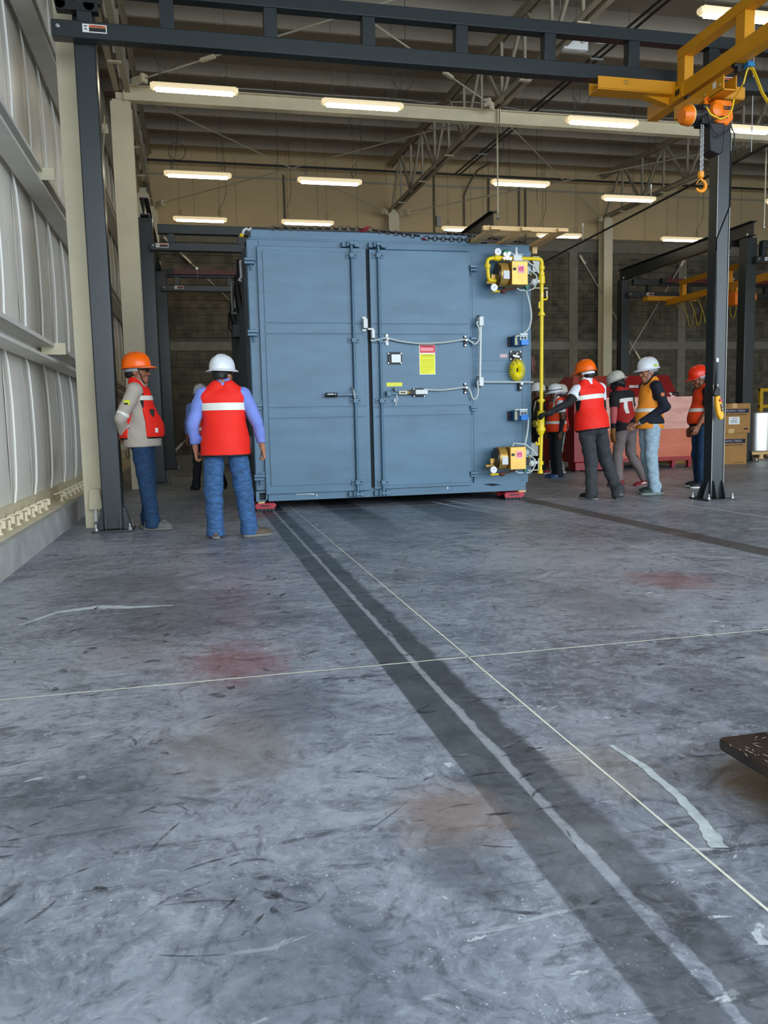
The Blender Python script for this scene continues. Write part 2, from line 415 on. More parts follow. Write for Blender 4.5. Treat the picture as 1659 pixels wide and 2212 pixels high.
# ------------------------------------------------------------------ far wall: block infill, concrete bands, beige panel above
BTOP = 6.38
wall_back = MB().bb(WX-.2, RX, WY+.045, WY+.25, 0, BTOP).build('wall_back', mat('mortar', (98, 93, 80), .9, var=.2, scale=3), smooth=False)
tag(wall_back, kind='structure')
MB().bb(WX-.2, RX, WY-.02, WY+.2, BTOP, roof_z(WY)+.3).build('upper_panel', M_BEIGE, wall_back, smooth=False)
for k in range(19):
    MB().bb(-.9+1.12*k, -.888+1.12*k, WY-.026, WY-.02, BTOP+.02, 8.3).build('panel_joint', mat('panel_joint', (150, 134, 104), .8), wall_back, smooth=False)
MB().bb(WX, RX, WY-.06, WY-.02, BTOP-.03, BTOP+.03).build('drip_flashing', mat('flashing', (120, 108, 84), .6), wall_back, smooth=False)
MB().bb(WX, RX, WY-.03, WY+.05, 7.72, 7.78).build('eave_channel', M_TRUSS, wall_back, smooth=False)
bands = [(WX, RX, 3.13, 3.36), (7.6, 11.3, 2.02, 2.28), (WX, RX, 6.02, BTOP)]
pil = [(11.17, 11.45), (14.86, 15.14), (7.55, 7.85), (18.4, 18.7)]
for x0, x1, z0, z1 in bands: MB().bb(x0, x1, WY-.012, WY+.05, z0, z1).build('tie_beam', M_CONC, wall_back, smooth=False)
for x0, x1 in pil: MB().bb(x0, x1, WY-.016, WY+.05, 0, 6.02).build('pilaster', M_CONC, wall_back, smooth=False)
MB().bb(WX, RX, WY-.03, WY+.05, 0, .28).build('plinth', M_CONC, wall_back, smooth=False)
def block_material():
    m = bpy.data.materials.new('concrete_block'); m.use_nodes = True; nt = m.node_tree; N = nt.nodes; L = nt.links; B = N['Principled BSDF']
    geo = N.new('ShaderNodeNewGeometry'); sn = N.new('ShaderNodeVectorMath'); sn.operation = 'SNAP'; sn.inputs[1].default_value = (.2, 10, .2)
    L.new(geo.outputs['Position'], sn.inputs[0]); w = N.new('ShaderNodeTexWhiteNoise'); L.new(sn.outputs[0], w.inputs['Vector'])
    n = N.new('ShaderNodeTexNoise'); n.inputs['Scale'].default_value = 2.2; n.inputs['Detail'].default_value = 7; L.new(geo.outputs['Position'], n.inputs['Vector'])
    a = N.new('ShaderNodeMath'); a.operation = 'MULTIPLY_ADD'; L.new(w.outputs[0], a.inputs[0]); a.inputs[1].default_value = .5; L.new(n.outputs['Fac'], a.inputs[2])
    r = N.new('ShaderNodeValToRGB'); r.color_ramp.elements[0].position = .35; r.color_ramp.elements[0].color = lin((62, 57, 46)) + (1,)
    r.color_ramp.elements[1].position = 1.05; r.color_ramp.elements[1].color = lin((102, 94, 77)) + (1,)
    L.new(a.outputs[0], r.inputs[0]); L.new(r.outputs[0], B.inputs['Base Color']); B.inputs['Roughness'].default_value = .9
    n2 = N.new('ShaderNodeTexNoise'); n2.inputs['Scale'].default_value = 70; L.new(geo.outputs['Position'], n2.inputs['Vector'])
    bp = N.new('ShaderNodeBump'); bp.inputs['Strength'].default_value = .3; bp.inputs['Distance'].default_value = .01; L.new(n2.outputs['Fac'], bp.inputs['Height']); L.new(bp.outputs[0], B.inputs['Normal'])
    return m
M_BLOCK = block_material()
def block_mb(x, z, w): return MB().bb(x, x+w, WY-.0, WY+.05, z, z+.189)
proto = {}; nb = 0; rest = MB(); rb = random.Random(3)
spans = [(WX, 7.55), (7.85, 11.17), (11.45, 14.86), (15.14, 18.4), (18.7, RX)]
cells = []
for row in range(1, 31):
    z = .08 + row*.2
    if any(z+.19 > z0+.01 and z < z1-.01 for x0, x1, z0, z1 in bands[:1] + bands[2:]): continue
    for (s0, s1) in spans:
        x = s0 + (.2 if row % 2 else 0)
        if row % 2: cells.append((s0, z, .189))
        while x < s1-.05:
            w = min(.389, s1-x-.01)
            if not (z > 1.9 and z < 2.25 and 7.6 < x < 11.3): cells.append((x, z, w))
            x += .4
def rank(c):
    x, z, w = c
    if -.55 < x < .6: return 0
    if 7.9 < x < 10.9 and 1.2 < z < 6.1: return 2
    if 11.4 < x < 14.7 and 2 < z < 6.1: return 1
    if 15 < x < 18 and 1.5 < z < 5: return 3
    return 9
cells.sort(key=rank)
for i, (x, z, w) in enumerate(cells):
    dy = rb.uniform(-.003, .003)
    if i < 300:
        key = round(w, 2)
        if key not in proto:
            me = bpy.data.meshes.new('concrete_block'); t = MB().bb(0, w, dy, .05, 0, .189); me.from_pydata(t.v, [], t.f); me.materials.append(M_BLOCK); proto[key] = me
        o = bpy.data.objects.new('concrete_block', proto[key]); C.objects.link(o); o.parent = wall_back
        o.location = Vector((x, WY+dy, z)) - _origin[wall_back.name]
    else: rest.bb(x, x+w, WY+dy, WY+.05, z, z+.189)
tag(rest.build('concrete_blocks', M_BLOCK, wall_back, smooth=False), kind='stuff')

# right wall (out of the frame) closes the hall
tag(MB().bb(RX, RX+.2, Y0, WY+.2, 0, 9).build('wall_right', M_BEIGE, smooth=False), kind='structure')

# ------------------------------------------------------------------ left wall: vinyl faced insulation between girts on a kerb
wall_left = MB().bb(WX-.2, WX-.06, Y0, WY+.2, 0, 8.6).build('wall_left', mat('outer_cladding', (200, 200, 198), .6), smooth=False)
tag(wall_left, kind='structure')
GZ = [1.86, 3.63, 5.40, 7.15]
levels = [.36] + GZ + [8.5]
rw = random.Random(11)
ym = Y0
while ym < WY-.1:
    for a, b in zip(levels[:-1], levels[1:]):
        n = 6; v = []; f = []; ph = rw.uniform(0, 6)
        for i in range(n+1):
            for j in range(n+1):
                u, t = i/n, j/n
                bul = .055*math.sin(math.pi*u)**.7*math.sin(math.pi*t)**.5 + .006*math.sin(9*u+ph)*math.sin(math.pi*t)
                v.append((WX-.05+bul, ym+.95*u, a+(b-a)*t))
        for i in range(n):
            for j in range(n): f.append((i*(n+1)+j, (i+1)*(n+1)+j, (i+1)*(n+1)+j+1, i*(n+1)+j+1))
        MB().add(v, f).build('insulation_panel', M_VINYL, wall_left)
        m0 = MB(); pts = [(WX-.03+.045*math.sin(math.pi*k/8)**.5, ym+.95+.012*math.sin(2.2*k/8*math.pi+ph), a+(b-a)*k/8) for k in range(9)]
        m0.tube(pts, .011, 6).build('seam_strip', M_SEAM, wall_left)
    ym += .95
for z in GZ:
    mb = MB(); x = WX+.02
    mb.extr([(x, Y0, z-.1), (x+.2, Y0, z-.1), (x+.2, Y0, z-.07), (x+.012, Y0, z-.07), (x+.012, Y0, z+.06), (x+.19, Y0, z+.06), (x+.19, Y0, z+.1), (x, Y0, z+.1)], (0, WY-Y0, 0))
    mb.build('wall_girt', M_GIRT, wall_left, smooth=False)
    for yc in (9.3, 14.75, 20.4):
        MB().bb(x+.06, x+.3, yc-.14, yc-.12, z-.02, z+.1).build('girt_cleat', M_CREAM, wall_left, smooth=False)
MB().bb(WX-.06, -1.38, Y0, WY, 0, .24).build('kerb', mat('kerb_concrete', (176, 176, 172), .8, var=.25, scale=4, bump=.2), wall_left, smooth=False)
MB().extr([(WX-.05, Y0, .24), (-1.44, Y0, .24), (-1.44, Y0, .252), (WX+.0, Y0, .252), (WX+.0, Y0, .40), (WX-.05, Y0, .40)], (0, WY-Y0, 0)).build('base_angle', M_CREAM, wall_left, smooth=False)
y = 4.4
while y < 22:
    if not 8.9 < y < 9.5:
        c = MB(); c.cyl((-1.52, y, .25), (-1.52, y, .33), .013, 8); c.cyl((-1.52, y, .25), (-1.52, y, .268), .026, 6)
        c.beam((-1.60, y, .33), (-1.49, y, .36), .045, .012); c.beam((-1.49, y, .36), (-1.49, y, .30), .03, .012, (0, 1, 0))
        c.build('anchor_clip', M_CREAM, wall_left, smooth=False)
    y += .33

# ------------------------------------------------------------------ portal columns along the left wall and at the far wall
def column(x0, x1, y0, y1, z, label, bracket=False):
    t = thing('steel_column', label, 'column', ((x0+x1)/2, (y0+y1)/2, 0), 'cream building columns')
    w = MB()                                                        # flange facing the bay, web, back flange
    w.bb(x0, x1, y0, y0+.018, 0, z); w.bb((x0+x1)/2-.008, (x0+x1)/2+.008, y0+.018, y1-.018, 0, z); w.bb(x0, x1, y1-.018, y1, 0, z)
    w.build('shaft', M_CREAM, t, smooth=False)
    MB().bb(x0+.03, x1-.03, y0+.02, y1-.02, z, z+.04).build('cap_plate', M_CREAM, t, smooth=False)
    MB().bb((x0+x1)/2-.07, (x0+x1)/2+.07, y0, y1, z+.04, z+.14).build('bearing_block', M_CREAM, t, smooth=False)
    if bracket:
        b = MB(); b.extr([(x0+.05, y0-.10, .20), (x0+.19, y0-.10, .20), (x0+.17, y0-.10, .42), (x0+.07, y0-.10, .42)], (0, .10, 0))
        b.build('brace_shoe', M_CREAM, t, smooth=False, bevel=.006)
        b = MB(); b.cyl((x0+.12, y0-.07, .21), (x0+.12, y0-.12, .09), .016, 10); b.cyl((x0+.12, y0-.115, .10), (x0+.12, y0-.13, .07), .026, 6)
        b.build('anchor_rod', M_WHITE, t)
        b = MB()
        for dx in (.06, .18):
            for z0 in (.12, .46): b.cyl((x0+dx, y0, z0), (x0+dx, y0-.02, z0), .016, 6)
        b.build('bolt', M_CREAM, t, smooth=False)
    return t
column(-1.20, -.90, 9.08, 9.42, 6.45, 'cream steel column with brace shoe at its foot behind the charcoal crane post', True)
column(-1.13, -.80, 14.55, 14.9, 6.42, 'cream steel column with bare top carrying the white cross beam')
column(-1.10, -.82, 20.3, 20.6, 6.5, 'cream steel column seen as a thin strip between two dark posts')
column(-1.02, -.72, 22.6, 22.94, 6.7, 'short visible cream column top in the corner of the far wall')
column(5.52, 5.82, 22.62, 22.94, 6.85, 'cream column on far wall under the middle roof truss')
column(12.08, 12.36, 22.55, 22.9, 6.9, 'tall cream column on far wall left of the far gantry frame')

# ------------------------------------------------------------------ roof trusses (run away from the viewer)
def truss(x, label, y0=1.2, y1=22.9, off=0.0, zb=lambda y: 6.74+.0245*(y-14)):
    t = thing('roof_truss', label, 'truss', (x, (y0+y1)/2, 6.5))
    zt = lambda y: roof_z(y) - .06
    for s in (-.045, .045):
        c = MB(); c.beam((x+s, y0, zb(y0)+.05), (x+s, y1, zb(y1)+.05), .012, .10); c.beam((x+s*1.9, y0, zb(y0)+.005), (x+s*1.9, y1, zb(y1)+.005), .085, .012)
        c.build('bottom_chord', M_TRUSS, t, smooth=False)
        c = MB(); c.beam((x+s, y0, zt(y0)-.05), (x+s, y1, zt(y1)-.05), .012, .10); c.beam((x+s*1.9, y0, zt(y0)), (x+s*1.9, y1, zt(y1)), .085, .012)
        c.build('top_chord', M_TRUSS, t, smooth=False)
    y = y1-.12; k = 0; ps = 2.1
    while y - ps > y0:
        a, m_, b = y, y-ps/2, y-ps
        MB().beam((x, a, zb(a)+.03), (x, m_+.06, zt(m_)-.04), .07, .05, (1, 0, 0)).build('web_diagonal', M_TRUSS, t, smooth=False)
        MB().beam((x, m_-.06, zt(m_)-.04), (x, b+.05, zb(b)+.03), .07, .05, (1, 0, 0)).build('web_diagonal', M_TRUSS, t, smooth=False)
        MB().beam((x, m_, zb(m_)+.03), (x, m_, zt(m_)-.03), .045, .045, (1, 0, 0)).build('web_post', M_TRUSS, t, smooth=False)
        MB().beam((x, b, zb(b)+.03), (x, b, zt(b)-.03), .05, .05, (1, 0, 0)).build('web_post', M_TRUSS, t, smooth=False)
        MB().bb(x-.10, x+.10, m_-.04, m_+.04, zb(m_)-.022, zb(m_)-.006).build('batten_plate', M_CREAM, t, smooth=False)
        y = b
    return t
truss(-.93, 'narrow eave truss of grey angles along the left wall', zb=lambda y: 6.58+.03*(y-14.6))
truss(5.66, 'large grey angle truss rising above the blue oven')
truss(12.2, 'grey angle roof truss above the far gantry frame')
truss(18.6, 'grey roof truss furthest to the side above the cardboard boxes', zb=lambda y: 6.74+.0245*(y-14))

# ------------------------------------------------------------------ white tie girders
def girder(x0, x1, y, z, label):
    t = thing('tie_girder', label, 'beam', ((x0+x1)/2, y, z))
    MB().ibeam((x0, y, z), (x1, y, z), .24, .16, .014, .014).build('beam', M_CREAM, t, smooth=False)
    for x in (x0, x1): MB().bb(x-.01, x+.01, y-.09, y+.09, z-.13, z+.13).build('end_plate', M_CREAM, t, smooth=False)
    return t
girder(-.90, 5.64, 14.6, 6.56, 'white painted cross beam behind the first two ceiling lights')
girder(5.68, 12.18, 14.6, 6.56, 'white painted cross beam behind the chain hoist and its nearby ceiling lights')
girder(12.22, 18.58, 14.6, 6.56, 'white painted cross beam beyond the right crane post')

# ------------------------------------------------------------------ brace rods
M_ROD = mat('brace_rod_paint', (186, 178, 158), .5)
def brace(p0, p1, label, r=.013, tb=.14, eb=.13):
    p0, p1 = Vector(p0), Vector(p1); d = (p1-p0).normalized()
    t = thing('brace_rod', label, 'brace', tuple((p0+p1)/2))
    MB().cyl(p0+d*.25, p1-d*.25, r, 8).build('rod', M_ROD, t)
    for p, s in ((p0, 1), (p1, -1)):
        c = MB(); c.beam(p, p+d*s*.30, .012, eb); c.beam(p+d*s*.24, p+d*s*.30, eb*.85, eb); c.build('end_bracket', M_CREAM, t, smooth=False)
    q = p0.lerp(p1, tb); MB().beam(q-d*.14, q+d*.14, .06, .045).build('turnbuckle', M_CREAM, t, smooth=False)
A = lambda x, y: (x, y, 6.66+.0245*(y-14.6))
brace(A(-.75, 14.9), A(5.5, 22.6), 'thin brace rod dropping from the second cream column to the middle wall column', tb=.02)
brace(A(-.75, 22.6), A(5.5, 14.85), 'thin brace rod rising from the far left corner to the middle truss', tb=.3)
brace(A(5.85, 14.85), A(12.05, 22.6), 'brace rod dropping from middle truss toward the tall far wall column', tb=.02)
brace(A(5.85, 22.6), A(12.05, 14.85), 'brace rod rising from above the oven toward the hoist hook', tb=.3)
brace(A(5.5, 14.35), A(-.75, 8.3), 'brace rod crossing behind the dark runway above the second light', tb=.2)
brace(A(-.75, 14.35), A(5.5, 8.3), 'brace rod rising behind the first light with a flat turnbuckle', tb=.19)
brace(A(12.4, 14.85), A(18.3, 22.6), 'brace rod beyond the right crane post', tb=.2)
brace((-1.22, 14.5, 6.1), (-1.22, 9.6, .55), 'wall brace rod falling toward the leaning worker between left columns', .012, .35)
brace((-1.22, 9.6, 6.1), (-1.22, 14.5, .55), 'wall brace rod falling to the foot of the second cream column', .012, .2)
brace((11.45, 22.85, 5.9), (15.0, 22.85, .5), 'crossed wall brace rod behind the far gantry frame, falling toward the boxes', .014, .55, .06)
brace((15.0, 22.85, 5.9), (11.45, 22.85, .5), 'crossed wall brace rod behind the far gantry frame, falling toward the red machine', .014, .55, .06)
brace((-.6, 22.85, .4), (5.2, 22.85, 6.1), 'wall brace rod low behind the hidden worker at left', .014, .5, .06)
brace((-.6, 22.85, 6.1), (5.2, 22.85, .4), 'wall brace rod seen through the far gantry beams', .014, .1, .06)

# ------------------------------------------------------------------ ceiling lights
M_LAMP = mat('fluorescent_glow', (255, 248, 222), .4, emit=((255, 240, 206), LAMP))
M_LENS = mat('clear_lamp_housing', (236, 226, 196), .35, emit=((255, 226, 168), .55))
M_CORD = mat('lamp_cord', (70, 66, 58), .6)
def ceiling_light():
    t = empty('ceiling_light', (0, 0, 0)); L = 1.235
    prof = [(-.075, .0), (-.05, -.05), (.05, -.05), (.075, .0), (.06, .035), (-.06, .035)]
    MB().extr([(-L/2, y, z+.01) for y, z in prof], (L, 0, 0)).build('housing', M_LENS, t, smooth=False)
    MB().extr([(-L/2+.05, y*.86, z*1.12-.006) for y, z in prof[:4]], (L-.1, 0, 0)).build('diffuser', M_LAMP, t, smooth=False)
    for s in (-1, 1):
        MB().extr([(s*L/2, y*.8, z*.8+.008) for y, z in prof], (s*.03, 0, 0)).build('end_cap', M_LENS, t, smooth=False)
        w = MB(); w.cyl((s*.48, 0, .045), (s*.48, 0, 1.9), .0035, 5)
        w.tube([(s*.48+.045*math.sin(a)*(1+.2*s), .0, .16+.05*math.cos(a)) for a in np.linspace(0, 6.28, 14)], .004, 5)
        w.build('suspension_wire', M_CORD, t)
    return t
def lamp_cord(t, side, loop):
    c = MB(); x0 = -.52*side
    if loop: pts = [(x0, 0, .05), (x0+.02, 0, .18)] + [(x0+.14+.16*math.cos(a), .02*math.sin(a), .42+.17*math.sin(a)) for a in np.linspace(math.pi, -2.6*math.pi, 36)] + [(x0+.18, 0, .9), (x0+.2, 0, 1.9)]
    else: pts = [(x0, 0, .05), (x0-.07, 0, .12), (x0-.05, 0, .28), (x0+.08, 0, .45), (x0+.14, 0, .7), (x0+.13, 0, 1.2), (x0+.1, 0, 1.9)]
    c.tube(pts, .006, 5); return c.build('power_cord', M_CORD, t)
lights = [
 (.22, 13.1, 6.13, 'ceiling light with coiled cord nearest the left crane post'), (2.78, 12.95, 6.01, 'ceiling light in front of the white cross beam left of middle truss'),
 (6.86, 12.9, 5.97, 'ceiling light left of the orange chain hoist'), (9.35, 12.75, 5.95, 'ceiling light partly behind the right crane post below the yellow bridge'),
 (.27, 16.85, 5.98, 'ceiling light of the middle row over the leaning worker'), (2.84, 16.55, 5.88, 'ceiling light of the middle row left of the truss end'),
 (6.9, 16.5, 6.0, 'ceiling light of the middle row with a hanger rod in front'), (9.65, 16.9, 5.9, 'ceiling light of the middle row below the hoist hook'),
 (13.75, 16.8, 5.95, 'ceiling light of the middle row at the side edge beyond the post'),
 (.34, 20.97, 6.13, 'far ceiling light just above the dark far gantry beam'), (2.92, 20.4, 6.0, 'far ceiling light just above the oven top chain'),
 (7.12, 20.7, 6.04, 'far ceiling light touching the black beam on the oven'), (9.85, 20.9, 6.0, 'far ceiling light half hidden behind the oven lumber'),
 (13.6, 20.9, 6.0, 'far ceiling light above the far gantry beam'), (6.95, 9.4, 6.02, 'ceiling light high behind the yellow bridge crane')]
lp = ceiling_light()
for i, (x, y, z, lab) in enumerate(lights):
    o = lp if i == 0 else copy_tree(lp)
    o.location = (x, y, z); tag(o, lab, 'light', 'hanging fluorescent ceiling lights')
_origin_l = [o for o in bpy.data.objects if o.get('group') == 'hanging fluorescent ceiling lights']
for i, o in enumerate(_origin_l):
    _origin[o.name] = Vector((0, 0, 0)); lamp_cord(o, 1 if i % 2 == 0 else -1, i in (0, 1, 2, 4))

# emergency light on the truss
t = thing('emergency_light', 'white emergency light box above the dark runway', 'emergency light', (5.93, 12.0, 6.6))
MB().bb(5.74, 6.14, 12.0, 12.1, 6.66, 6.86).build('case', M_WHITE, t, bevel=.01)
for x in (5.83, 6.05): MB().lathe([(.03, 0), (.04, .02), (.035, .03)], (x, 12.0, 6.78), (0, -1, 0), 14).build('lamp_head', mat('lamp_glass', (210, 205, 190), .2), t)
MB().cyl((5.7, 12.05, 6.82), (5.7, 12.05, 7.75), .01, 6).build('hanger', M_STEELGREY, t)

# conduits and pipes
def pipe(pts, r, m, name, label, cat, group=None, n=8): return one(MB().tube(pts, r, n), name, m, label, cat, group)
M_GALV = mat('bright_conduit', (176, 172, 158), .35, metal=.5)
def wavy(x0, x1, y, z, n=50): return [(x0+(x1-x0)*i/n, y+.02*math.sin(i*.9), z + (.05*math.sin(i*.8) if 14 < i < 22 else 0)) for i in range(n+1)]
pipe(wavy(-.2, 18, 14.1, 7.82), .012, M_GALV, 'ceiling_conduit', 'thin bright conduit across the ceiling over the first light row', 'conduit')
pipe(wavy(-.2, 18, 17.7, 7.98), .012, M_GALV, 'ceiling_conduit', 'thin bright conduit across the ceiling over the middle light row', 'conduit')
pipe([(WX+.1, 22.6, 7.98), (19, 22.6, 7.98)], .03, mat('black_pipe', (34, 32, 30), .5), 'sprinkler_pipe', 'long black pipe along the top of the far wall', 'pipe')
t = thing('suspended_pipe', 'dark slim pipe slanting away above the oven toward the hook', 'pipe', (8.6, 15, 5.0))
MB().tube([(8.78, 19.7, 5.0), (8.5, 12.3, 5.0), (8.38, 9.5, 5.0)], .022, 8).build('pipe_run', mat('black_pipe', (34, 32, 30)), t)
for y in (11.2, 14.2, 17.2):
    x = 8.44 + (y-11)*.04
    h = MB(); h.cyl((x, y, 5.02), (x, y, 6.9 if y < 14 else 5.35), .005, 5); h.cyl((x, y, 5.32), (x, y, 5.40), .014, 6); h.build('pipe_hanger', M_WHITE, t)
for i, (x, z0, z1, lab) in enumerate(((2.66, 6.38, 7.85, 'vertical grey conduit on the beige wall behind the oven top'), (6.95, 6.38, 8.1, 'first slim vertical conduit on the beige wall by the hanger rod'),
        (8.6, 6.38, 8.0, 'second vertical conduit on the beige wall over the oven lumber'), (9.55, 5.4, 8.0, 'paired vertical conduit on the beige wall, nearer the lumber'),
        (9.75, 5.4, 8.0, 'paired vertical conduit on the beige wall, nearer the tall column'), (7.85, 6.38, 7.5, 'vertical conduit with a kinked top beside the middle truss'))):
    pts = [(x, WY-.06, z0), (x, WY-.06, z1)]
    if i == 5: pts += [(x+.05, WY-.3, 7.75), (x+.15, WY-.8, 8.0), (x+.35, WY-1.4, 8.05)]
    pipe(pts, .028, mat('dull_conduit', (112, 104, 88), .5), 'wall_conduit', lab, 'conduit')
one(MB().bb(7.0, 7.12, WY-.12, WY-.02, 6.62, 6.9), 'junction_box', M_STEELGREY, 'small grey junction box on the beige wall over the oven', 'box')
for x, lab in ((6.04, 'pale hanger rod dropping to the black beam over the oven'), (12.13, 'pale hanger rod dropping to the far gantry beam end')):
    t = thing('hanger_rod', lab, 'rod', (x, 15.6, 5.02))
    MB().cyl((x, 15.6, 5.02), (x, 15.6, 6.82), .016, 8).build('rod', M_CREAM, t)
    c = MB(); c.cyl((x, 15.6, 5.02), (x, 15.6, 5.06), .03, 6); c.cyl((x, 15.6, 5.1), (x, 15.6, 5.13), .025, 6); c.build('nut', M_ZINC, t, smooth=False)
t = thing('twin_pipe', 'twin dark pipes running away under the roof beside the middle truss', 'pipe', (7.45, 15, 7.6))
for dx in (-.07, .07): MB().cyl((7.62+dx, 6.0, 7.42), (7.36+dx, 22.0, 7.82), .022, 8).build('pipe_run', mat('black_pipe', (34, 32, 30)), t)
for y in (8.5, 11.4, 14.3, 17.2, 20.1):
    x = 7.62-.26*(y-6)/16; z = 7.42+.4*(y-6)/16; c = MB(); c.bb(x-.13, x+.13, y-.015, y+.015, z-.05, z-.02); c.cyl((x-.12, y, z-.03), (x-.12, y, roof_z(y)+.28), .006, 5); c.cyl((x+.12, y, z-.03), (x+.12, y, roof_z(y)+.28), .006, 5); c.build('trapeze_hanger', M_STEELGREY, t)
# purlin sag rods hanging from the deck
for i, (x, y) in enumerate(((7.5, 18.6), (8.55, 19.4), (10.1, 15.2), (10.5, 18.2), (1.95, 17.8), (4.4, 18.2), (13.2, 15.2), (3.0, 15.2))):
    one(MB().cyl((x, y, 6.4), (x, y, roof_z(y)+.30), .006, 5), 'drop_wire', M_CORD, 'thin drop wire hanging from the roof lining', 'wire', 'loose drop wires under the roof')

# ------------------------------------------------------------------ workstation crane
M_LABW = mat('label_white', (232, 230, 222), .5); M_LABO = mat('label_orange', (214, 96, 30), .5); M_LABK = mat('label_black', (26, 26, 26), .5)
def warning_label(x, y, z, parent, w=.19, h=.055):
    b = MB().bb(x, x+w, y-.002, y, z, z+h).build('warning_label', M_LABW, parent, smooth=False)
    MB().bb(x+w*.27, x+w*.96, y-.003, y-.0005, z+h*.62, z+h*.9).build('orange_strip', M_LABO, b, smooth=False)
    MB().bb(x+w*.27, x+w*.96, y-.003, y-.0005, z+h*.12, z+h*.6).build('black_strip', M_LABK, b, smooth=False)
    p = MB(); p.bb(x+w*.05, x+w*.2, y-.003, y-.0005, z+h*.68, z+h*.8); p.extr([(x+w*.06, y-.003, z+h*.3), (x+w*.1, y-.003, z+h*.52), (x+w*.15, y-.003, z+h*.46), (x+w*.2, y-.003, z+h*.26), (x+w*.16, y-.003, z+h*.24), (x+w*.12, y-.003, z+h*.38)], (0, .002, 0))
    p.build('pictogram', M_LABK, b, smooth=False)
    text('WARNING', h*.26, (x+w*.62, y-.0035, z+h*.76), b, M_LABK, depth=.0003)
    return b
def crane_post(x, y, s, top, label, base=.2, bolts=True):
    t = thing('crane_post', label, 'post', (x, y, 0))
    MB().bb(x-s/2, x+s/2, y-s/2, y+s/2, .02, top).build('shaft', M_DARK, t, bevel=.012)
    MB().bb(x-base, x+base, y-base, y+base, 0, .022).build('base_plate', M_DARK, t, bevel=.003)
    for sx, sy in ((-1,0),(1,0),(0,-1),(0,1)):
        for o in (-.35, .35):
            if sx: p = [(x+sx*s/2, y+o*s, .022), (x+sx*(base-.03), y+o*s, .022), (x+sx*(base-.03), y+o*s, .05), (x+sx*(s/2+.02), y+o*s, .24), (x+sx*s/2, y+o*s, .24)]; v = (0, .01, 0)
            else: p = [(x+o*s, y+sy*s/2, .022), (x+o*s, y+sy*(base-.03), .022), (x+o*s, y+sy*(base-.03), .05), (x+o*s, y+sy*(s/2+.02), .24), (x+o*s, y+sy*s/2, .24)]; v = (.01, 0, 0)
            MB().extr(p, v).build('gusset', M_DARK, t, smooth=False)
    if bolts:
        for i in (-1, 1):
            for j in (-1, 1):
                c = MB(); px, py = x+i*(base-.035), y+j*(base-.035); c.cyl((px, py, .02), (px, py, .085), .01, 8); c.cyl((px, py, .022), (px, py, .045), .021, 6); c.cyl((px, py, .02), (px, py, .026), .028, 10)
                c.build('anchor_bolt', M_ZINC, t, smooth=False)
    return t
PL = crane_post(-.875, 8.74, .2, 5.62, 'charcoal crane post on bolted base plate beside the leaning worker')
c = MB(); c.bb(-1.12, -.7, 8.56, 8.62, 5.08, 5.2); c.cyl((-1.06, 8.6, 5.04), (-1.06, 8.5, 5.04), .05, 12); c.cyl((-.8, 8.6, 5.04), (-.8, 8.5, 5.04), .05, 12); c.bb(-1.1, -.72, 8.5, 8.6, 4.985, 5.06)
c.build('runway_clamp', M_BLACK, PL, smooth=False)
PR = crane_post(6.255, 8.86, .17, 4.80, 'charcoal crane post with a hanging yellow pendant', .2)
c = MB(); c.bb(6.335, 6.342, 8.765, 8.775, .05, 4.7); c.bb(6.168, 6.175, 8.768, 8.775, .05, 4.7); c.build('corner_weld', M_STEELGREY, PR, smooth=False)

def runway(x0, x1, y, zb, zt, hb, ht, d, struts, label, sw=.13, labels=()):
    t = thing('runway_truss', label, 'crane beam', ((x0+x1)/2, y, zb))
    MB().bb(x0, x1, y-d/2, y+d/2, zb, zb+hb).build('bottom_chord', M_DARK, t, bevel=.008)
    MB().bb(x0+.15, x1-.15, y-d/2, y+d/2, zt-ht, zt).build('top_chord', M_DARK, t, bevel=.008)
    for x in struts: MB().bb(x-sw/2, x+sw/2, y-d*.46, y+d*.46, zb+hb, zt-ht).build('strut', M_DARK, t, bevel=.006)
    c = MB()
    for x in (x0+.06, x1-.06): c.lathe([(.02, 0), (.02, .008), (.012, .014)], (x, y-d/2, zb+hb*.6), (0, -1, 0), 10)
    c.build('end_bolt', M_ZINC, t)
    for lx in labels: warning_label(lx, y-d/2, zb+hb*.35, t, .22, .075)
    return t
runway(-1.15, 7.6, 8.57, 4.74, 5.30, .155, .13, .13, [-.85]+[-.09+1.0*k for k in range(8)], 'near charcoal runway truss spanning both near crane posts', .135, (-.87, 5.98))
# charcoal beam toward the viewer on top of the right post
one(MB().ibeam((6.55, 8.3, 5.05), (6.55, 1.5, 5.05), .3, .16), 'runway_beam', M_DARK, 'charcoal beam running toward the viewer above the yellow bridge', 'crane beam', smooth=False)

# yellow bridge
M_YEL = mat('crane_yellow', (216, 146, 18), .4, var=.08, scale=4)
BX = 5.40
br = thing('bridge_crane', 'yellow bridge crane girder under the near runway', 'crane', (BX, 6, 4.5))
MB().bb(BX-.065, BX+.065, 1.5, 8.95, 4.50, 4.66).build('lower_rail', M_YEL, br, bevel=.006)
MB().bb(BX-.06, BX+.06, 1.5, 8.36, 4.93, 5.04).build('upper_chord', M_YEL, br, bevel=.006)
for y in (8.29, 7.3, 6.2, 5.1, 4.0): MB().bb(BX-.055, BX+.055, y-.07, y+.07, 4.66, 4.93).build('bridge_strut', M_YEL, br, bevel=.004)
et = MB().extr([(4.42, 8.42, 4.73), (4.42, 8.42, 4.61), (4.44, 8.42, 4.61), (6.24, 8.42, 4.61), (6.24, 8.42, 4.73)], (0, -.012, 0))
et.bb(4.42, 6.24, 8.42, 8.62, 4.60, 4.612); et.bb(4.42, 6.24, 8.61, 8.622, 4.61, 4.73); et.build('end_truck', M_YEL, br, smooth=False)
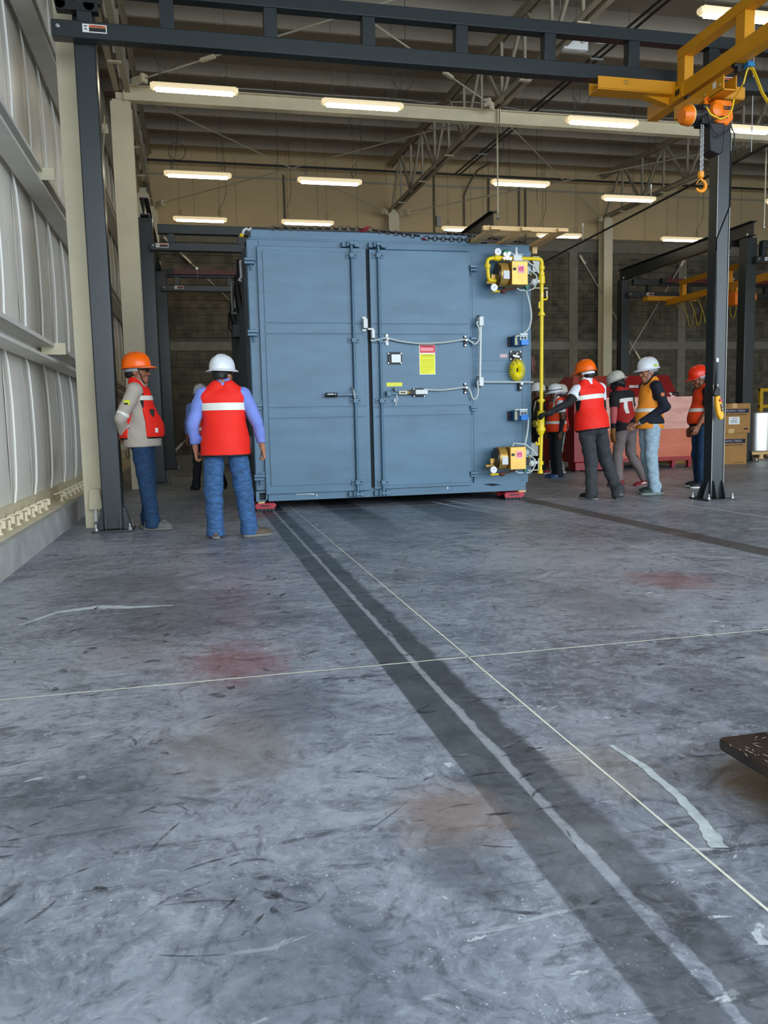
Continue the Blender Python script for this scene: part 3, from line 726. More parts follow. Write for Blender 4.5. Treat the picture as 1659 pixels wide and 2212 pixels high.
for x in (4.75, 5.9): MB().lathe([(.022, 0), (.022, .012), (.012, .02)], (x, 8.408, 4.68), (0, -1, 0), 10).build('truck_bolt', mat('brass_bolt', (214, 176, 92), .35, metal=.7), br)
for s in (-1, 1): MB().extr([(BX+s*.065, 8.5, 4.6), (BX+s*.36, 8.5, 4.6), (BX+s*.065, 8.5, 4.52)], (0, .1, 0)).build('knee_plate', M_YEL, br, smooth=False)
p = MB(); p.bb(BX-.075, BX-.066, 8.23, 8.42, 4.51, 4.65); p.build('end_plate', M_YEL, br, smooth=False)
MB().bb(BX-.078, BX-.0745, 8.28, 8.36, 4.55, 4.61).build('slot', M_BLACK, br, smooth=False)
MB().bb(BX-.03, BX+.03, 8.94, 8.97, 4.53, 4.60).build('stop_bolt', M_ZINC, br)

# trolley and chain hoist
M_ORANGE = mat('hoist_orange', (244, 122, 10), .35, var=.05, scale=8)
TX = BX
tr = thing('hoist_trolley', 'yellow trolley bar hanging under the bridge girder', 'trolley', (TX, 7.75, 4.3))
q = MB(); q.extr([(TX-.085, 7.50, 4.44), (TX-.085, 8.36, 4.44), (TX-.085, 8.36, 4.30), (TX-.085, 7.50, 4.30)], (.012, 0, 0)); q.bb(TX-.085, TX+.07, 7.50, 8.36, 4.295, 4.307); q.bb(TX+.058, TX+.07, 7.50, 8.36, 4.30, 4.44)
q.build('channel', M_YEL, tr, smooth=False)
MB().bb(TX-.088, TX-.0855, 7.62, 7.67, 4.36, 4.42).build('capacity_plate', M_LABW, tr, smooth=False)
for y in (8.28, 8.05, 7.8, 7.55): MB().lathe([(.02, 0), (.02, .012), (.01, .02)], (TX-.085, y, 4.36), (-1, 0, 0), 10).build('bolt', mat('brass_bolt', (214, 176, 92)), tr)
for y in (7.4, 8.2):
    w = MB(); w.cyl((TX-.05, y, 4.49), (TX+.05, y, 4.49), .03, 12); w.bb(TX-.02, TX+.02, y-.03, y+.03, 4.42, 4.5); w.build('trolley_wheel', M_BLACK, tr)
HL = Vector((5.30, 7.75, 4.28)); h = thing('chain_hoist', 'orange and black electric chain hoist with hanging hook', 'hoist', (5.30, 7.75, 4.28)); h.scale = (.8,)*3
hs = lambda p: HL + (p-HL)*.8
HC = Vector((5.225, 7.75, 4.10))
hx = Vector((.985, .1, .13)).normalized()                 # motor axis, a little tilted
e0 = HC - hx*.36; 
g = MB(); g.cyl(HC - hx*.19, HC - hx*.0, .112, 24)
for k in range(16):
    a = 2*math.pi*k/16; n1 = hx.cross(Vector((0, 0, 1))).normalized(); n2 = hx.cross(n1); dd = n1*math.cos(a)+n2*math.sin(a)
    g.beam(HC - hx*.185 + dd*.117, HC - hx*.05 + dd*.117, .012, .02, dd)
g.build('motor_fins', M_BLACK, h)
MB().lathe([(.02, -.13), (.085, -.125), (.112, -.09), (.126, -.02), (.126, .0)], HC - hx*.185, hx, 28).build('fan_cover', M_ORANGE, h)
MB().lathe([(.127, -.004), (.131, .006), (.127, .016)], HC - hx*.195, hx, 28).build('cover_rim', mat('cream_rim', (248, 190, 110), .4), h)
g = MB(); g.box(HC + Vector((.05, 0, -.02)), (.2, .2, .25)); g.build('gear_case', M_BLACK, h, bevel=.02)
# control cover: rounded drum flowing into a chamfered box
R_ = Matrix((hx, Vector((-.1, .99, 0)).normalized(), hx.cross(Vector((-.1, .99, 0)).normalized()))).transposed()
def hp(a, b, c): return HC + R_ @ Vector((a, b, c))
prof = [(.09, .10), (.15, .145), (.375, .125), (.395, .10), (.395, -.11), (.30, -.18), (.16, -.165), (.09, -.11)]
g = MB(); g.extr([hp(a, -.14, c) for a, c in prof], hp(0, .27, 0) - HC); g.build('control_cover', M_ORANGE, h, bevel=.025)
g = MB(); g.lathe([(.05, -.175), (.085, -.16), (.095, -.12), (.095, .06)], hp(.135, 0, .01), R_ @ Vector((0, 1, 0)), 24); g.build('drum_cover', M_ORANGE, h)
b = MB(); b.extr([hp(.20, -.142, .055), hp(.365, -.142, .045), hp(.365, -.142, -.0), hp(.20, -.142, .008)], R_ @ Vector((0, -.003, 0))); b = b.build('name_plate', M_BLACK, h, smooth=False)
w = MB()
for k in range(9): w.extr([hp(.212+.0105*k, -.146, .041-.0006*k), hp(.219+.0105*k, -.146, .041-.0006*k), hp(.219+.0105*k, -.146, .016-.0006*k), hp(.212+.0105*k, -.146, .016-.0006*k)], R_ @ Vector((0, -.001, 0)))
w.build('lettering', mat('bronze_ink', (150, 88, 40), .5), b, smooth=False)
text('1', .034, hp(.335, -.1465, .022), b, mat('label_white', (232, 230, 222)), depth=.0004)
g = MB(); g.extr([hp(.075, -.12, .085), hp(.125, -.13, .09), hp(.125, -.13, .02), hp(.075, -.125, .015)], R_ @ Vector((0, -.006, 0))); g = g.build('data_plate', M_LABW, h, smooth=False)
w = MB()
for k in range(3): w.extr([hp(.08, -.135, .07-.02*k), hp(.118, -.1395, .075-.02*k), hp(.118, -.1395, .066-.02*k), hp(.08, -.135, .061-.02*k)], R_ @ Vector((0, -.002, 0)))
w.build('plate_lines', M_LABK, g, smooth=False)
MB().tube([HC+Vector((.06, 0, .11)), HC+Vector((.07, 0, .16)), HC+Vector((.05, 0, .2)), HC+Vector((.08, 0, .225)), HC+Vector((.115, .01, .20)), HC+Vector((.13, .01, .24))], [.04, .026, .02, .02, .02, .008], 10).build('suspension_hook', M_ORANGE, h)
g = MB(); g.extr([(5.26, 7.63, 3.98), (5.50, 7.63, 3.98), (5.48, 7.63, 3.62), (5.42, 7.63, 3.575), (5.29, 7.63, 3.62)], (0, .22, 0)); g.build('chain_bag', M_BLACK, h, bevel=.02)
MB().tube([(5.27, 7.6, 3.99), (5.32, 7.58, 4.0), (5.41, 7.57, 4.03), (5.49, 7.58, 4.02)], .008, 6).build('bag_rim', M_BLACK, h)
cx_, cz0, cz1 = 5.185, 3.98, 3.5
for col in (0, 1):
    for k in range(20):
        z = cz0 - k*.0305 - col*.004; x = cx_ + .028*col - .004*k*0; m0 = MB()
        pts = [((x + .009*math.cos(a)) if (k+col) % 2 else x, 7.68 + (0 if (k+col) % 2 else .009*math.cos(a)), z + .018*math.sin(a)) for a in np.linspace(0, 2*math.pi, 9)[:-1]]
        m0.tube(pts, .0042, 5, True); m0.build('chain_link', M_ZINC, h)
M_HOOK = mat('hook_orange', (240, 150, 24), .4)
hk = Vector((5.19, 7.68, 3.34))
MB().lathe([(.03, .035), (.04, .03), (.042, -.03), (.034, -.045), (.02, -.05)], hk, (0, 0, 1), 16).build('hook_block', M_HOOK, h)
pts = []; rr = []
for k in range(19):
    a = math.radians(80 - 232*k/18); pts.append((hk.x + .002 + .07*math.cos(a), hk.y, hk.z - .14 + .07*math.sin(a))); rr.append(.015 + .010*math.sin(math.pi*k/18))
pts = [(hk.x, hk.y, hk.z-.04)] + pts; rr = [.016] + rr; rr[-1] = .009
MB().tube(pts, rr, 10).build('hook', M_HOOK, h)
MB().beam((hk.x-.005, hk.y, hk.z-.05), (hk.x-.064, hk.y, hk.z-.12), .012, .008).build('safety_latch', M_HOOK, h)
MB().tube([hp(-.02, -.12, -.02), hp(-.03, -.16, -.12), hp(.02, -.18, -.27), hp(.10, -.2, -.33), hp(.2, -.2, -.28), hp(.3, -.18, -.22), hp(.36, -.16, -.3), hp(.36, -.14, -.45), hp(.33, -.1, -.56)], .009, 8).build('control_cable', M_BLACK, h)
pipe([hs(hp(.33, -.12, -.5)), (5.75, 7.95, 3.3), (6.05, 8.6, 3.1), (6.16, 8.755, 3.0), (6.175, 8.765, 2.6), (6.175, 8.765, 1.42)], .008, M_BLACK, 'pendant_cable', 'black pendant cable clipped down the right crane post', 'cable')
M_FEST = mat('festoon_yellow', (240, 196, 30), .45)
fz = MB(); fa = Vector((5.50, 7.36, 4.47))
fz.tube([hs(hp(-.03, -.13, .05)), hs(hp(-.05, -.17, .03)), hs(hp(-.03, -.2, -.06)), hs(hp(.1, -.22, -.13)), hs(hp(.22, -.22, -.10)), hs(hp(.32, -.2, .0)), hs(hp(.38, -.18, .12)), fa + Vector((-.02, .05, -.14)), fa + Vector((-.01, .02, -.04)), fa], .0085, 8)
fz = fz.build('festoon_cable', M_FEST); tag(fz, 'yellow festoon cable looping from the hoist to the bridge', 'cable')
fl = MB(); v = [fa, fa+Vector((.03, -.02, -.03)), fa+Vector((.07, -.04, -.14)), fa+Vector((.11, -.06, -.26)), fa+Vector((.16, -.08, -.35)), fa+Vector((.20, -.10, -.375)), fa+Vector((.25, -.12, -.33)), fa+Vector((.30, -.14, -.2)), fa+Vector((.34, -.16, -.02))]
for i in range(len(v)-1): fl.beam(v[i], v[i+1], .008, .03, (0, -1, .3))
tag(fl.build('festoon_loop', M_FEST), 'flat yellow festoon cable loop hanging at the bridge end', 'cable')
one(MB().bb(5.46, 5.54, 7.32, 7.40, 4.46, 4.50).bb(5.475, 5.525, 7.34, 7.38, 4.495, 4.52), 'festoon_clip', mat('blue_plastic', (30, 120, 170), .4), 'blue festoon clip under the bridge girder', 'clip', bevel=.005)
# pendant
pe = thing('pendant_control', 'yellow hoist pendant hanging against the right crane post', 'pendant', (6.08, 8.66, .98))
MB().extr([(6.03, 8.645, 1.27), (6.085, 8.645, 1.285), (6.115, 8.645, 1.20), (6.15, 8.645, 1.05), (6.145, 8.645, 1.00), (6.10, 8.645, .985), (6.06, 8.645, 1.06), (6.035, 8.645, 1.17)], (0, -.05, 0)).build('case', mat('pendant_yellow', (246, 176, 16), .4), pe, bevel=.012)
MB().extr([(6.0, 8.65, 1.30), (6.05, 8.65, 1.40), (6.09, 8.65, 1.36), (6.09, 8.65, 1.285), (6.03, 8.65, 1.27)], (0, -.045, 0)).build('cable_boot', M_BLACK, pe, bevel=.01)
MB().cyl((6.088, 8.595, 1.225), (6.088, 8.58, 1.225), .018, 14).build('stop_button', mat('red_button', (190, 28, 20), .4), pe)
MB().extr([(6.085, 8.595, 1.18), (6.105, 8.595, 1.18), (6.125, 8.595, 1.09), (6.105, 8.595, 1.09)], (0, -.006, 0)).build('button_pad', M_BLACK, pe, bevel=.002)
for z in (1.165, 1.12): MB().cyl((6.10+(1.165-z)*.2, 8.589, z), (6.10+(1.165-z)*.2, 8.58, z), .008, 10).build('button', M_STEELGREY, pe)
lb = MB(); lb.extr([(6.095, 8.708, 1.70), (6.125, 8.708, 1.70), (6.125, 8.700, 1.5), (6.12, 8.69, 1.40), (6.105, 8.68, 1.32), (6.075, 8.68, 1.32), (6.09, 8.69, 1.42), (6.095, 8.70, 1.5)], (0, -.003, 0))
lb = lb.build('instruction_tag', M_LABK, pe, smooth=False)
g = MB(); g.bb(6.093, 6.127, 8.698, 8.703, 1.69, 1.735); g.bb(6.072, 6.108, 8.668, 8.674, 1.318, 1.33); g.build('tag_end', M_LABW, lb, smooth=False)
MB().tube([(6.095, 8.69, 1.38), (6.10, 8.67, 1.35), (6.085, 8.665, 1.33), (6.09, 8.66, 1.38), (6.093, 8.66, 1.42)], .006, 6).build('cable_hook', M_ZINC, pe)

pe.location.x += .105; pe.location.y += .065
for o in (bpy.data.objects['pendant_cable'],): pass
# ------------------------------------------------------------------ far gantry frame
crane_post(-.73, 15.78, .26, 4.845, 'dark far crane post behind the leaning worker, the nearer of two', .22)
crane_post(-.66, 20.9, .26, 4.845, 'dark far crane post behind the leaning worker, the farther of two', .22)
crane_post(11.88, 15.78, .26, 4.845, 'dark far crane post beside the cardboard boxes', .24)
crane_post(11.80, 20.9, .26, 4.845, 'dark far crane post behind the red machine', .22)
st = [-.28+1.25*k for k in range(10)]
runway(-.66, 5.95, 15.575, 4.24, 4.70, .14, .16, .14, st[:5], 'dark far runway truss just behind the oven top corner', .12, (-.55,))
runway(11.9, 19.2, 15.575, 4.28, 4.76, .14, .16, .14, [12.1+1.25*k for k in range(6)], 'dark far runway truss beyond the right post, nearer of two', .12, (12.1,))
runway(-.66, 5.95, 20.69, 4.34, 4.83, .14, .16, .14, st[:5], 'dark far runway truss against the block wall beside the oven', .12, (-.35,))
runway(11.8, 19.2, 20.69, 4.34, 4.83, .14, .16, .14, [12.45+1.25*k for k in range(6)], 'dark far runway truss against the block wall behind the red machine', .12, (12.35,))
for x, lab in ((-.72, 'dark far beam linking the two left far crane posts'), (5.91, 'dark beam end poking up behind the oven top'), (11.80, 'dark far beam sloping above the red machine')):
    t = thing('runway_beam', lab, 'crane beam', (x, 18, 4.9))
    MB().ibeam((x, 15.5, 5.0), (x, 21.1, 5.0), .30, .16).build('beam', M_DARK, t, smooth=False)
    c = MB()
    for y in (15.62, 20.8):
        for s in (-.06, .06): c.cyl((x+s, y, 4.855), (x+s, y, 4.91), .012, 6); c.cyl((x+s, y, 4.86), (x+s, y, 4.885), .024, 6)
    c.build('clamp_bolt', M_ZINC, t, smooth=False)
    c = MB(); c.bb(x-.13, x+.13, 16.05, 16.15, 4.74, 4.86); c.bb(x-.1, x+.1, 16.4, 16.5, 4.74, 4.84); c.build('trolley_stop', M_BLACK, t, smooth=False)
for rx0, rx1, lab in ((-.35, 5.6, 'dark red conductor rail on the far runway beside the oven'), (12.9, 19.0, 'dark red conductor rail on the far runway behind the red machine')):
  t = thing('conductor_rail', lab, 'rail', (rx0, 20.6, 4.72))
  MB().bb(rx0, rx1, 20.52, 20.60, 4.72, 4.84).build('rail', mat('dark_red_paint', (92, 26, 22), .45), t, smooth=False)
  MB().bb(rx0-.15, rx0, 20.51, 20.61, 4.71, 4.85).build('end_cap', M_BLACK, t, smooth=False)
  for k in range(4):
    x = rx0+.55+1.55*k; c = MB(); c.cyl((x, 20.51, 4.86), (x, 20.49, 4.86), .03, 10); c.cyl((x, 20.5, 4.86), (x, 20.5, 4.62), .008, 6); c.build('rail_hanger', M_ZINC, t)
# far bridge and hoist
t = thing('bridge_crane', 'far orange bridge crane seen past the right post', 'crane', (12.75, 18, 4.1))
MB().bb(12.68, 12.83, 12.0, 20.2, 4.05, 4.21).build('lower_rail', M_YEL, t, bevel=.006)
MB().bb(12.69, 12.81, 12.0, 19.6, 4.5, 4.62).build('upper_chord', M_YEL, t, bevel=.006)
for y in (19.5, 17.6, 15.7, 13.8): MB().bb(12.69, 12.81, y-.07, y+.07, 4.21, 4.5).build('bridge_strut', M_YEL, t, bevel=.004)
MB().bb(12.1, 13.6, 20.15, 20.4, 4.18, 4.30).build('end_truck', M_YEL, t, bevel=.006)
for y in (17.6, 17.3): MB().bb(12.66, 12.85, y-.1, y+.1, 3.92, 4.05).build('trolley', M_YEL, t)
t = thing('chain_hoist', 'far orange chain hoist half hidden behind the right post', 'hoist', (12.78, 17.2, 2.9))
MB().lathe([(.02, -.2), (.12, -.19), (.15, -.12), (.15, .05), (.13, .06), (.13, .3)], (12.83, 17.2, 3.80), (1, 0, .1), 20).build('motor', M_ORANGE, t)
MB().bb(12.53, 12.78, 17.05, 17.35, 3.62, 3.93).build('control_cover', M_ORANGE, t, bevel=.03)
MB().cyl((12.75, 17.2, 3.6), (12.75, 17.2, 3.02), .012, 6).build('chain', M_ZINC, t)
MB().tube([(12.75 + (.06*math.cos(math.radians(a))), 17.2, 2.92 + .06*math.sin(math.radians(a))) for a in range(90, -170, -20)], .018, 8).build('hook', M_HOOK, t)
MB().cyl((12.75, 17.2, 3.02), (12.75, 17.2, 2.96), .035, 10).build('hook_block', M_HOOK, t)
t = thing('festoon_cable', 'far yellow festoon loops against the block wall', 'cable', (12.93, 19.2, 3.5))
for k in range(6):
    y = 19.6-.35*k; MB().tube([(12.77, y, 4.07), (12.93, y-.04, 3.7), (12.93, y-.12, 3.42), (12.93, y-.2, 3.38), (12.93, y-.28, 3.5), (12.93, y-.33, 3.8), (12.77, y-.35, 4.07)], .012, 6).build('loop', mat('festoon_dull', (170, 150, 40), .5), t)
tag(MB().tube([(13.1, 20.55, 4.76), (13.1, 20.3, 4.7), (13.1, 20.0, 4.6), (13.08, 20.0, 4.4), (13.08, 20.0, 4.1), (13.0, 20.0, 3.98), (12.9, 20.0, 4.02), (12.84, 20.0, 4.1)], .014, 6).build('festoon_drop', mat('festoon_dull', (170, 150, 40))), 'single yellow cable drop beside the far end truck', 'cable')

# ------------------------------------------------------------------ industrial oven
M_OVEN = mat('oven_blue_paint', (80, 115, 138), .40, var=.2, scale=1.5, stretch=(1, 1, 3.2))
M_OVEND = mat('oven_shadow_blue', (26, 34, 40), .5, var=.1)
M_GOLD = mat('burner_gold', (206, 164, 84), .38, metal=.55, var=.1, scale=8)
M_GAS = mat('gas_pipe_yellow', (240, 208, 14), .4, var=.06, scale=10)
M_BOX = mat('light_grey_enclosure', (222, 224, 220), .45)
M_FLEX = mat('flex_conduit', (190, 198, 194), .45)
OY = 10.0
ov = thing('industrial_oven', 'large steel blue industrial oven with double doors raised on red skates', 'oven', (2.45, 12.1, .2))
MB().bb(.72, 4.28, OY+.02, 14.2, .22, 3.26).build('cabinet', M_OVEN, ov, smooth=False)
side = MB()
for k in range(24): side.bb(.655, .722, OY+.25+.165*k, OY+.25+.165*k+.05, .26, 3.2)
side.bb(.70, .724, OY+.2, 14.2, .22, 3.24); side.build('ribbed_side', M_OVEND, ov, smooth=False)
# front frame members
fr = MB(); fr.bb(.68, .83, OY-.02, OY+.2, .25, 3.262); fr.build('door_post', M_OVEN, ov, bevel=.012)
MB().bb(.68, 4.30, OY-.005, OY+.25, 3.18, 3.262).build('lintel', M_OVEN, ov, bevel=.006)
MB().bb(.74, 3.47, OY+.03, OY+.4, 3.285, 3.385).build('top_cover', M_OVEN, ov, bevel=.006)
MB().bb(.72, 4.31, OY+.02, OY+.3, 3.255, 3.285).build('top_flange', M_OVEN, ov)
b = MB(); b.bb(.82, 4.23, OY-.02, OY+.14, .115, .245); b.bb(.68, .72, OY-.02, OY+.14, .115, .245); b.bb(.72, .82, OY-.02, OY+.14, .225, .245); b.bb(.72, .82, OY-.02, OY+.14, .115, .135); b.bb(.80, .83, OY-.02, OY+.14, .115, .245)
b.build('base_channel', M_OVEN, ov, smooth=False)
MB().bb(.72, .80, OY+.10, OY+.13, .13, .23).build('channel_pocket', M_BLACK, ov)
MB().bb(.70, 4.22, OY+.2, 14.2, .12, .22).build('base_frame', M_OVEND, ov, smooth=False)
# fixed burner panel right of the doors: framed sheets separated by shallow joints
xr0, xr1 = at(1016, 700, OY).x, at(1145, 700, OY).x
sheets = [(at(1020, 0, OY).x+.02, at(1126, 0, OY).x, 1.86, 3.10), (at(1020, 0, OY).x+.02, at(1100, 0, OY).x+.03, 1.74, 1.85), (at(1020, 0, OY).x+.02, at(1126, 0, OY).x, .46, 1.73)]
def X(px, py=800, Y=OY): return at(px, py, Y).x
def Z(py, px=800, Y=OY): return at(px, py, Y).z
MB().bb(X(1014), 4.315, OY-.008, OY+.02, .33, 3.20).build('burner_panel', M_OVEN, ov, smooth=False)
for (a, c, z0, z1) in ((X(1021), X(1125), Z(779, 1070), Z(554, 1070)), (X(1021), X(1125), Z(802, 1070), Z(781, 1070)), (X(1021), X(1125), Z(1022, 1070), Z(804, 1070)), (X(1127.5), 4.31, Z(1022, 1130), Z(554, 1130)), (X(1021), X(1120), Z(1042, 1070), Z(1024, 1070))):
    MB().bb(a, c, OY-.013, OY-.006, z0, z1).build('panel_sheet', M_OVEN, ov, bevel=.002)
MB().extr([(X(1040), OY-.02, Z(1046, 1040)), (X(1060), OY-.03, Z(1044, 1060)), (X(1082), OY-.02, Z(1047, 1080)), (X(1060), OY-.02, Z(1050, 1060))], (0, .03, 0)).build('weld_lug', M_OVEND, ov)
# doors
M_GASKET = mat('door_gasket', (12, 13, 15), .7)
MB().bb(2.125, 2.165, OY-.04, OY+.0, .235, 3.17).build('gasket', M_GASKET, ov)
def door(x0, x1, z0, z1, rows, inner, lbl):
    d = MB().bb(x0, x1, OY-.066, OY-.022, z0, z1).build('door', M_OVEN, ov, bevel=.005)
    if lbl: d['label'] = lbl
    for (za, zb) in rows:
        for (xa, xb) in inner: MB().bb(xa, xb, OY-.080, OY-.064, zb, za).build('door_panel', M_OVEN, d, bevel=.002)
    return d
rowsL = [(Z(545, 670), Z(699, 670)), (Z(702.5, 670), Z(722, 670)), (Z(725, 670), Z(879, 670)), (Z(882, 670), Z(902, 670)), (Z(905, 670), Z(1046, 680))]
dl = door(.80, 2.125, .205, 3.175, rowsL, [(.865, X(759)), (X(761), X(785))], 'left door leaf with black grip handle')
rowsR = [(Z(545, 900), Z(701, 900)), (Z(704.5, 900), Z(723, 900)), (Z(726.5, 900), Z(877, 900)), (Z(880, 900), Z(897, 900)), (Z(900, 900), Z(1045, 900))]
dr = door(2.165, X(1013), .215, 3.165, rowsR, [(X(801), X(817)), (X(818.5), X(1008))], 'right door leaf with limit switches and warning sign')
# lock rods with guides and cams
for d, px0, px1, sgn in ((dl, 762, 771, 1), (dr, 818.5, 828, -1)):
    a, c = at(px0, 530, OY-.12), at(px1, 1064, OY-.12); xm = (a.x+c.x)/2
    MB().cyl((xm, OY-.115, .13), (xm, OY-.115, 3.22), .017, 12).build('lock_rod', M_OVEN, d)
    for py in (552, 735, 866, 1042):
        z = Z(py, (px0+px1)/2, OY-.1); g = MB()
        g.bb(xm-.075, xm-.022, OY-.092, OY-.078, z-.035, z+.035); g.bb(xm+.022, xm+.075, OY-.092, OY-.078, z-.035, z+.035); g.bb(xm-.03, xm+.03, OY-.14, OY-.082, z-.028, z+.028)
        g = g.build('rod_guide', M_OVEN, d, bevel=.004)
        w = MB()
        for s in (-.05, .05): w.cyl((xm+s, OY-.092, z), (xm+s, OY-.098, z), .011, 8)
        w.build('guide_bolt', M_OVEND, g)
    for z, nm in ((3.215, 1), (.165, 0)):
        g = MB(); g.bb(xm-.11, xm-.03, OY-.08, OY+.0, z-.03, z+.03); g.bb(xm+.03, xm+.11, OY-.08, OY, z-.03, z+.03); g.bb(xm-.055, xm-.03, OY-.13, OY-.08, z-.03, z+.035); g.bb(xm+.03, xm+.055, OY-.13, OY-.08, z-.03, z+.035); g.bb(xm-.11, xm+.11, OY-.018, OY-.002, z-.028, z+.028)
        g.build('cam_keeper', M_OVEN, ov, bevel=.004)
        g = MB(); g.bb(xm-.03, xm+.03, OY-.15, OY-.09, z-.015, z+.02); g.build('cam', M_OVEN, d, bevel=.004)
# handles
a = at(765, 852, OY-.12); g0 = at(703, 854, OY-.14)
MB().bb(g0.x+.1, a.x, OY-.155, OY-.135, a.z-.016, a.z+.014).build('handle_bar', M_OVEN, dl, bevel=.004)
MB().cyl((g0.x, OY-.145, a.z-.002), (g0.x+.145, OY-.145, a.z-.002), .026, 12).build('handle_grip', M_BLACK, dl)
w = MB(); w.bb(g0.x+.02, g0.x+.10, OY-.173, OY-.170, a.z, a.z+.012); w.bb(g0.x+.115, g0.x+.125, OY-.173, OY-.170, a.z-.006, a.z+.012); w.build('grip_scuff', M_BOX, dl)
w = MB(); w.tube([(at(738, 0, OY).x, OY-.1, Z(858, 738)), (at(737, 0, OY).x, OY-.17, Z(860, 738)), (at(735, 0, OY).x, OY-.175, Z(845, 736)), (at(734, 0, OY).x, OY-.12, Z(838, 734))], .012, 8); w.build('padlock_hasp', M_STEELGREY, dl)
MB().bb(X(756), X(768), OY-.165, OY-.10, Z(857, 760), Z(849, 760)).build('handle_hub', M_OVEN, dl, bevel=.005)
MB().bb(X(828), X(838), OY-.165, OY-.10, Z(857, 830), Z(846, 830)).build('handle_hub', M_OVEN, dr, bevel=.005)
MB().bb(X(834), X(860), OY-.15, OY-.135, Z(853, 850), Z(850, 850)).build('handle_bar', M_OVEN, dr)
MB().bb(X(854), X(872), OY-.17, OY-.135, Z(853, 862), Z(845.5, 862)).build('switch_lever', mat('pale_plastic', (224, 218, 186), .5), dr, bevel=.005)
MB().bb(X(857), X(868), OY-.175, OY-.168, Z(850.5, 862), Z(848, 862)).build('lever_slot', M_BLACK, dr)
MB().cyl((X(872), OY-.15, Z(849, 875)), (X(877), OY-.15, Z(849, 875)), .022, 10).build('switch_nut', mat('brass_bolt', (214, 176, 92)), dr)
MB().bb(X(877), X(888), OY-.17, OY-.12, Z(853.5, 880), Z(844, 880)).build('switch_head', M_BLACK, dr, bevel=.004)
MB().bb(X(885.5), X(913), OY-.10, OY-.078, Z(858, 900), Z(839.5, 900)).build('switch_plate', M_BLACK, dr, bevel=.004)
MB().bb(X(889), X(915), OY-.18, OY-.10, Z(853, 900), Z(843, 900)).build('switch_box', M_BOX, dr, bevel=.006)
w = MB()
for px, py in ((888.5, 841.5), (911, 856.3), (889, 856.5)): w.cyl((X(px), OY-.1, Z(py, px)), (X(px), OY-.107, Z(py, px)), .008, 8)
w.build('plate_screw', M_ZINC, dr)
w = MB(); p = [at(857, 852, OY-.17), at(858.5, 862, OY-.16), at(856, 870, OY-.15), at(855, 876, OY-.13)]; w.tube(p, .006, 6); w.beam(at(853, 861, OY-.15), at(852.5, 868, OY-.14), .02, .01); w.build('key_chain', M_BOX, dr)
MB().tube([at(851, 839, OY-.1), at(850, 843, OY-.16), at(853, 846, OY-.17)], .01, 6).build('padlock_hasp', M_OVEND, dr)
# hinges
for px, py in ((541, 565), (548, 720), (556, 879), (562, 1031)):
    c = at(px, py, OY-.05); g = MB(); g.bb(c.x-.075, c.x+.055, OY-.11, OY-.02, c.z+.003, c.z+.035); g.bb(c.x-.075, c.x+.04, OY-.11, OY-.02, c.z-.035, c.z-.004); g.cyl((c.x, OY-.07, c.z-.10), (c.x, OY-.07, c.z-.035), .012, 8)
    g.extr([(c.x-.02, OY-.02, c.z+.035), (c.x+.07, OY-.02, c.z+.035), (c.x+.07, OY-.02, c.z+.085)], (0, -.02, 0)); g.build('hinge', M_OVEN, ov, bevel=.003)
for px, py in ((1021, 578), (1022, 733), (1022, 880), (1022, 1022)):
    c = at(px, py, OY-.05); g = MB(); g.bb(c.x-.05, c.x+.05, OY-.11, OY-.01, c.z-.012, c.z+.022); g.bb(c.x-.045, c.x+.045, OY-.10, OY-.01, c.z-.045, c.z-.02); g.cyl((c.x-.02, OY-.06, c.z-.10), (c.x-.02, OY-.06, c.z-.04), .012, 8)
    g.build('hinge', M_OVEN, ov, bevel=.003)
# nameplate, labels and warning sign on the right door
def plate(px0, py0, px1, py1, name, m, par, y0=OY-.080, th=.004, bev=0.0):
    a, c = at(px0, py0, OY-.08), at(px1, py1, OY-.08)
    return MB().bb(a.x, c.x, y0-th, y0, min(a.z, c.z), max(a.z, c.z)).build(name, m, par, bevel=bev)
np_ = plate(837, 761, 868, 787, 'gauge_bezel', M_BLACK, dr, th=.02, bev=.004); plate(845, 766, 865, 783, 'gauge_window', mat('pale_window', (226, 232, 236), .3), np_, OY-.098, .004)
w = MB()
for px, py in ((839, 763.5), (866.5, 763.5), (839, 784.5), (866.5, 784.5)): p = at(px, py, OY-.1); w.cyl(p, p+Vector((0, -.006, 0)), .009, 8)
w.build('bezel_screw', M_ZINC, np_)
M_SGY = mat('sign_yellow', (240, 238, 20), .5); M_SGR = mat('sign_red', (222, 40, 60), .5); M_SGP = mat('sign_pink', (246, 150, 156), .5); M_INKY = mat('sign_ink_olive', (164, 160, 20), .6)
sg = plate(905, 744.5, 940.5, 809, 'warning_sign', mat('sign_white', (240, 238, 224), .5), dr)
plate(906.5, 765, 939.5, 807.5, 'yellow_field', M_SGY, sg, OY-.0835, .0015)
r_ = plate(906.5, 745.5, 939.5, 762, 'red_field', M_SGR, sg, OY-.0835, .0015)
p0, p1 = at(908, 751, OY-.08), at(936, 758.5, OY-.08); MB().bb(p0.x, p1.x, OY-.0865, OY-.084, p1.z, p0.z).build('pink_field', M_SGP, sg)
cxs = (at(906, 750, OY-.08).x + at(940, 750, OY-.08).x)/2
text('DANGER', .028, (cxs, OY-.0868, at(920, 748.3, OY-.08).z), sg, mat('sign_dark_red', (110, 10, 20), .5), depth=.0004, sx=1.3)
text('WARNING', .032, (cxs, OY-.0868, at(920, 768, OY-.08).z), sg, M_INKY, depth=.0004, sx=1.05)
w = MB()
for k, py in enumerate((772, 776.5, 779, 781.5, 784, 788, 791, 794, 798, 801.5, 804.5)):
    a, c = at(909.5, py, OY-.08), at(936.5 if k < 9 else 925, py, OY-.08); w.bb(a.x, c.x, OY-.0858, OY-.0848, c.z-.003, c.z+.003)
w.build('text_lines', mat('sign_ink_pale', (206, 204, 24), .6), sg)
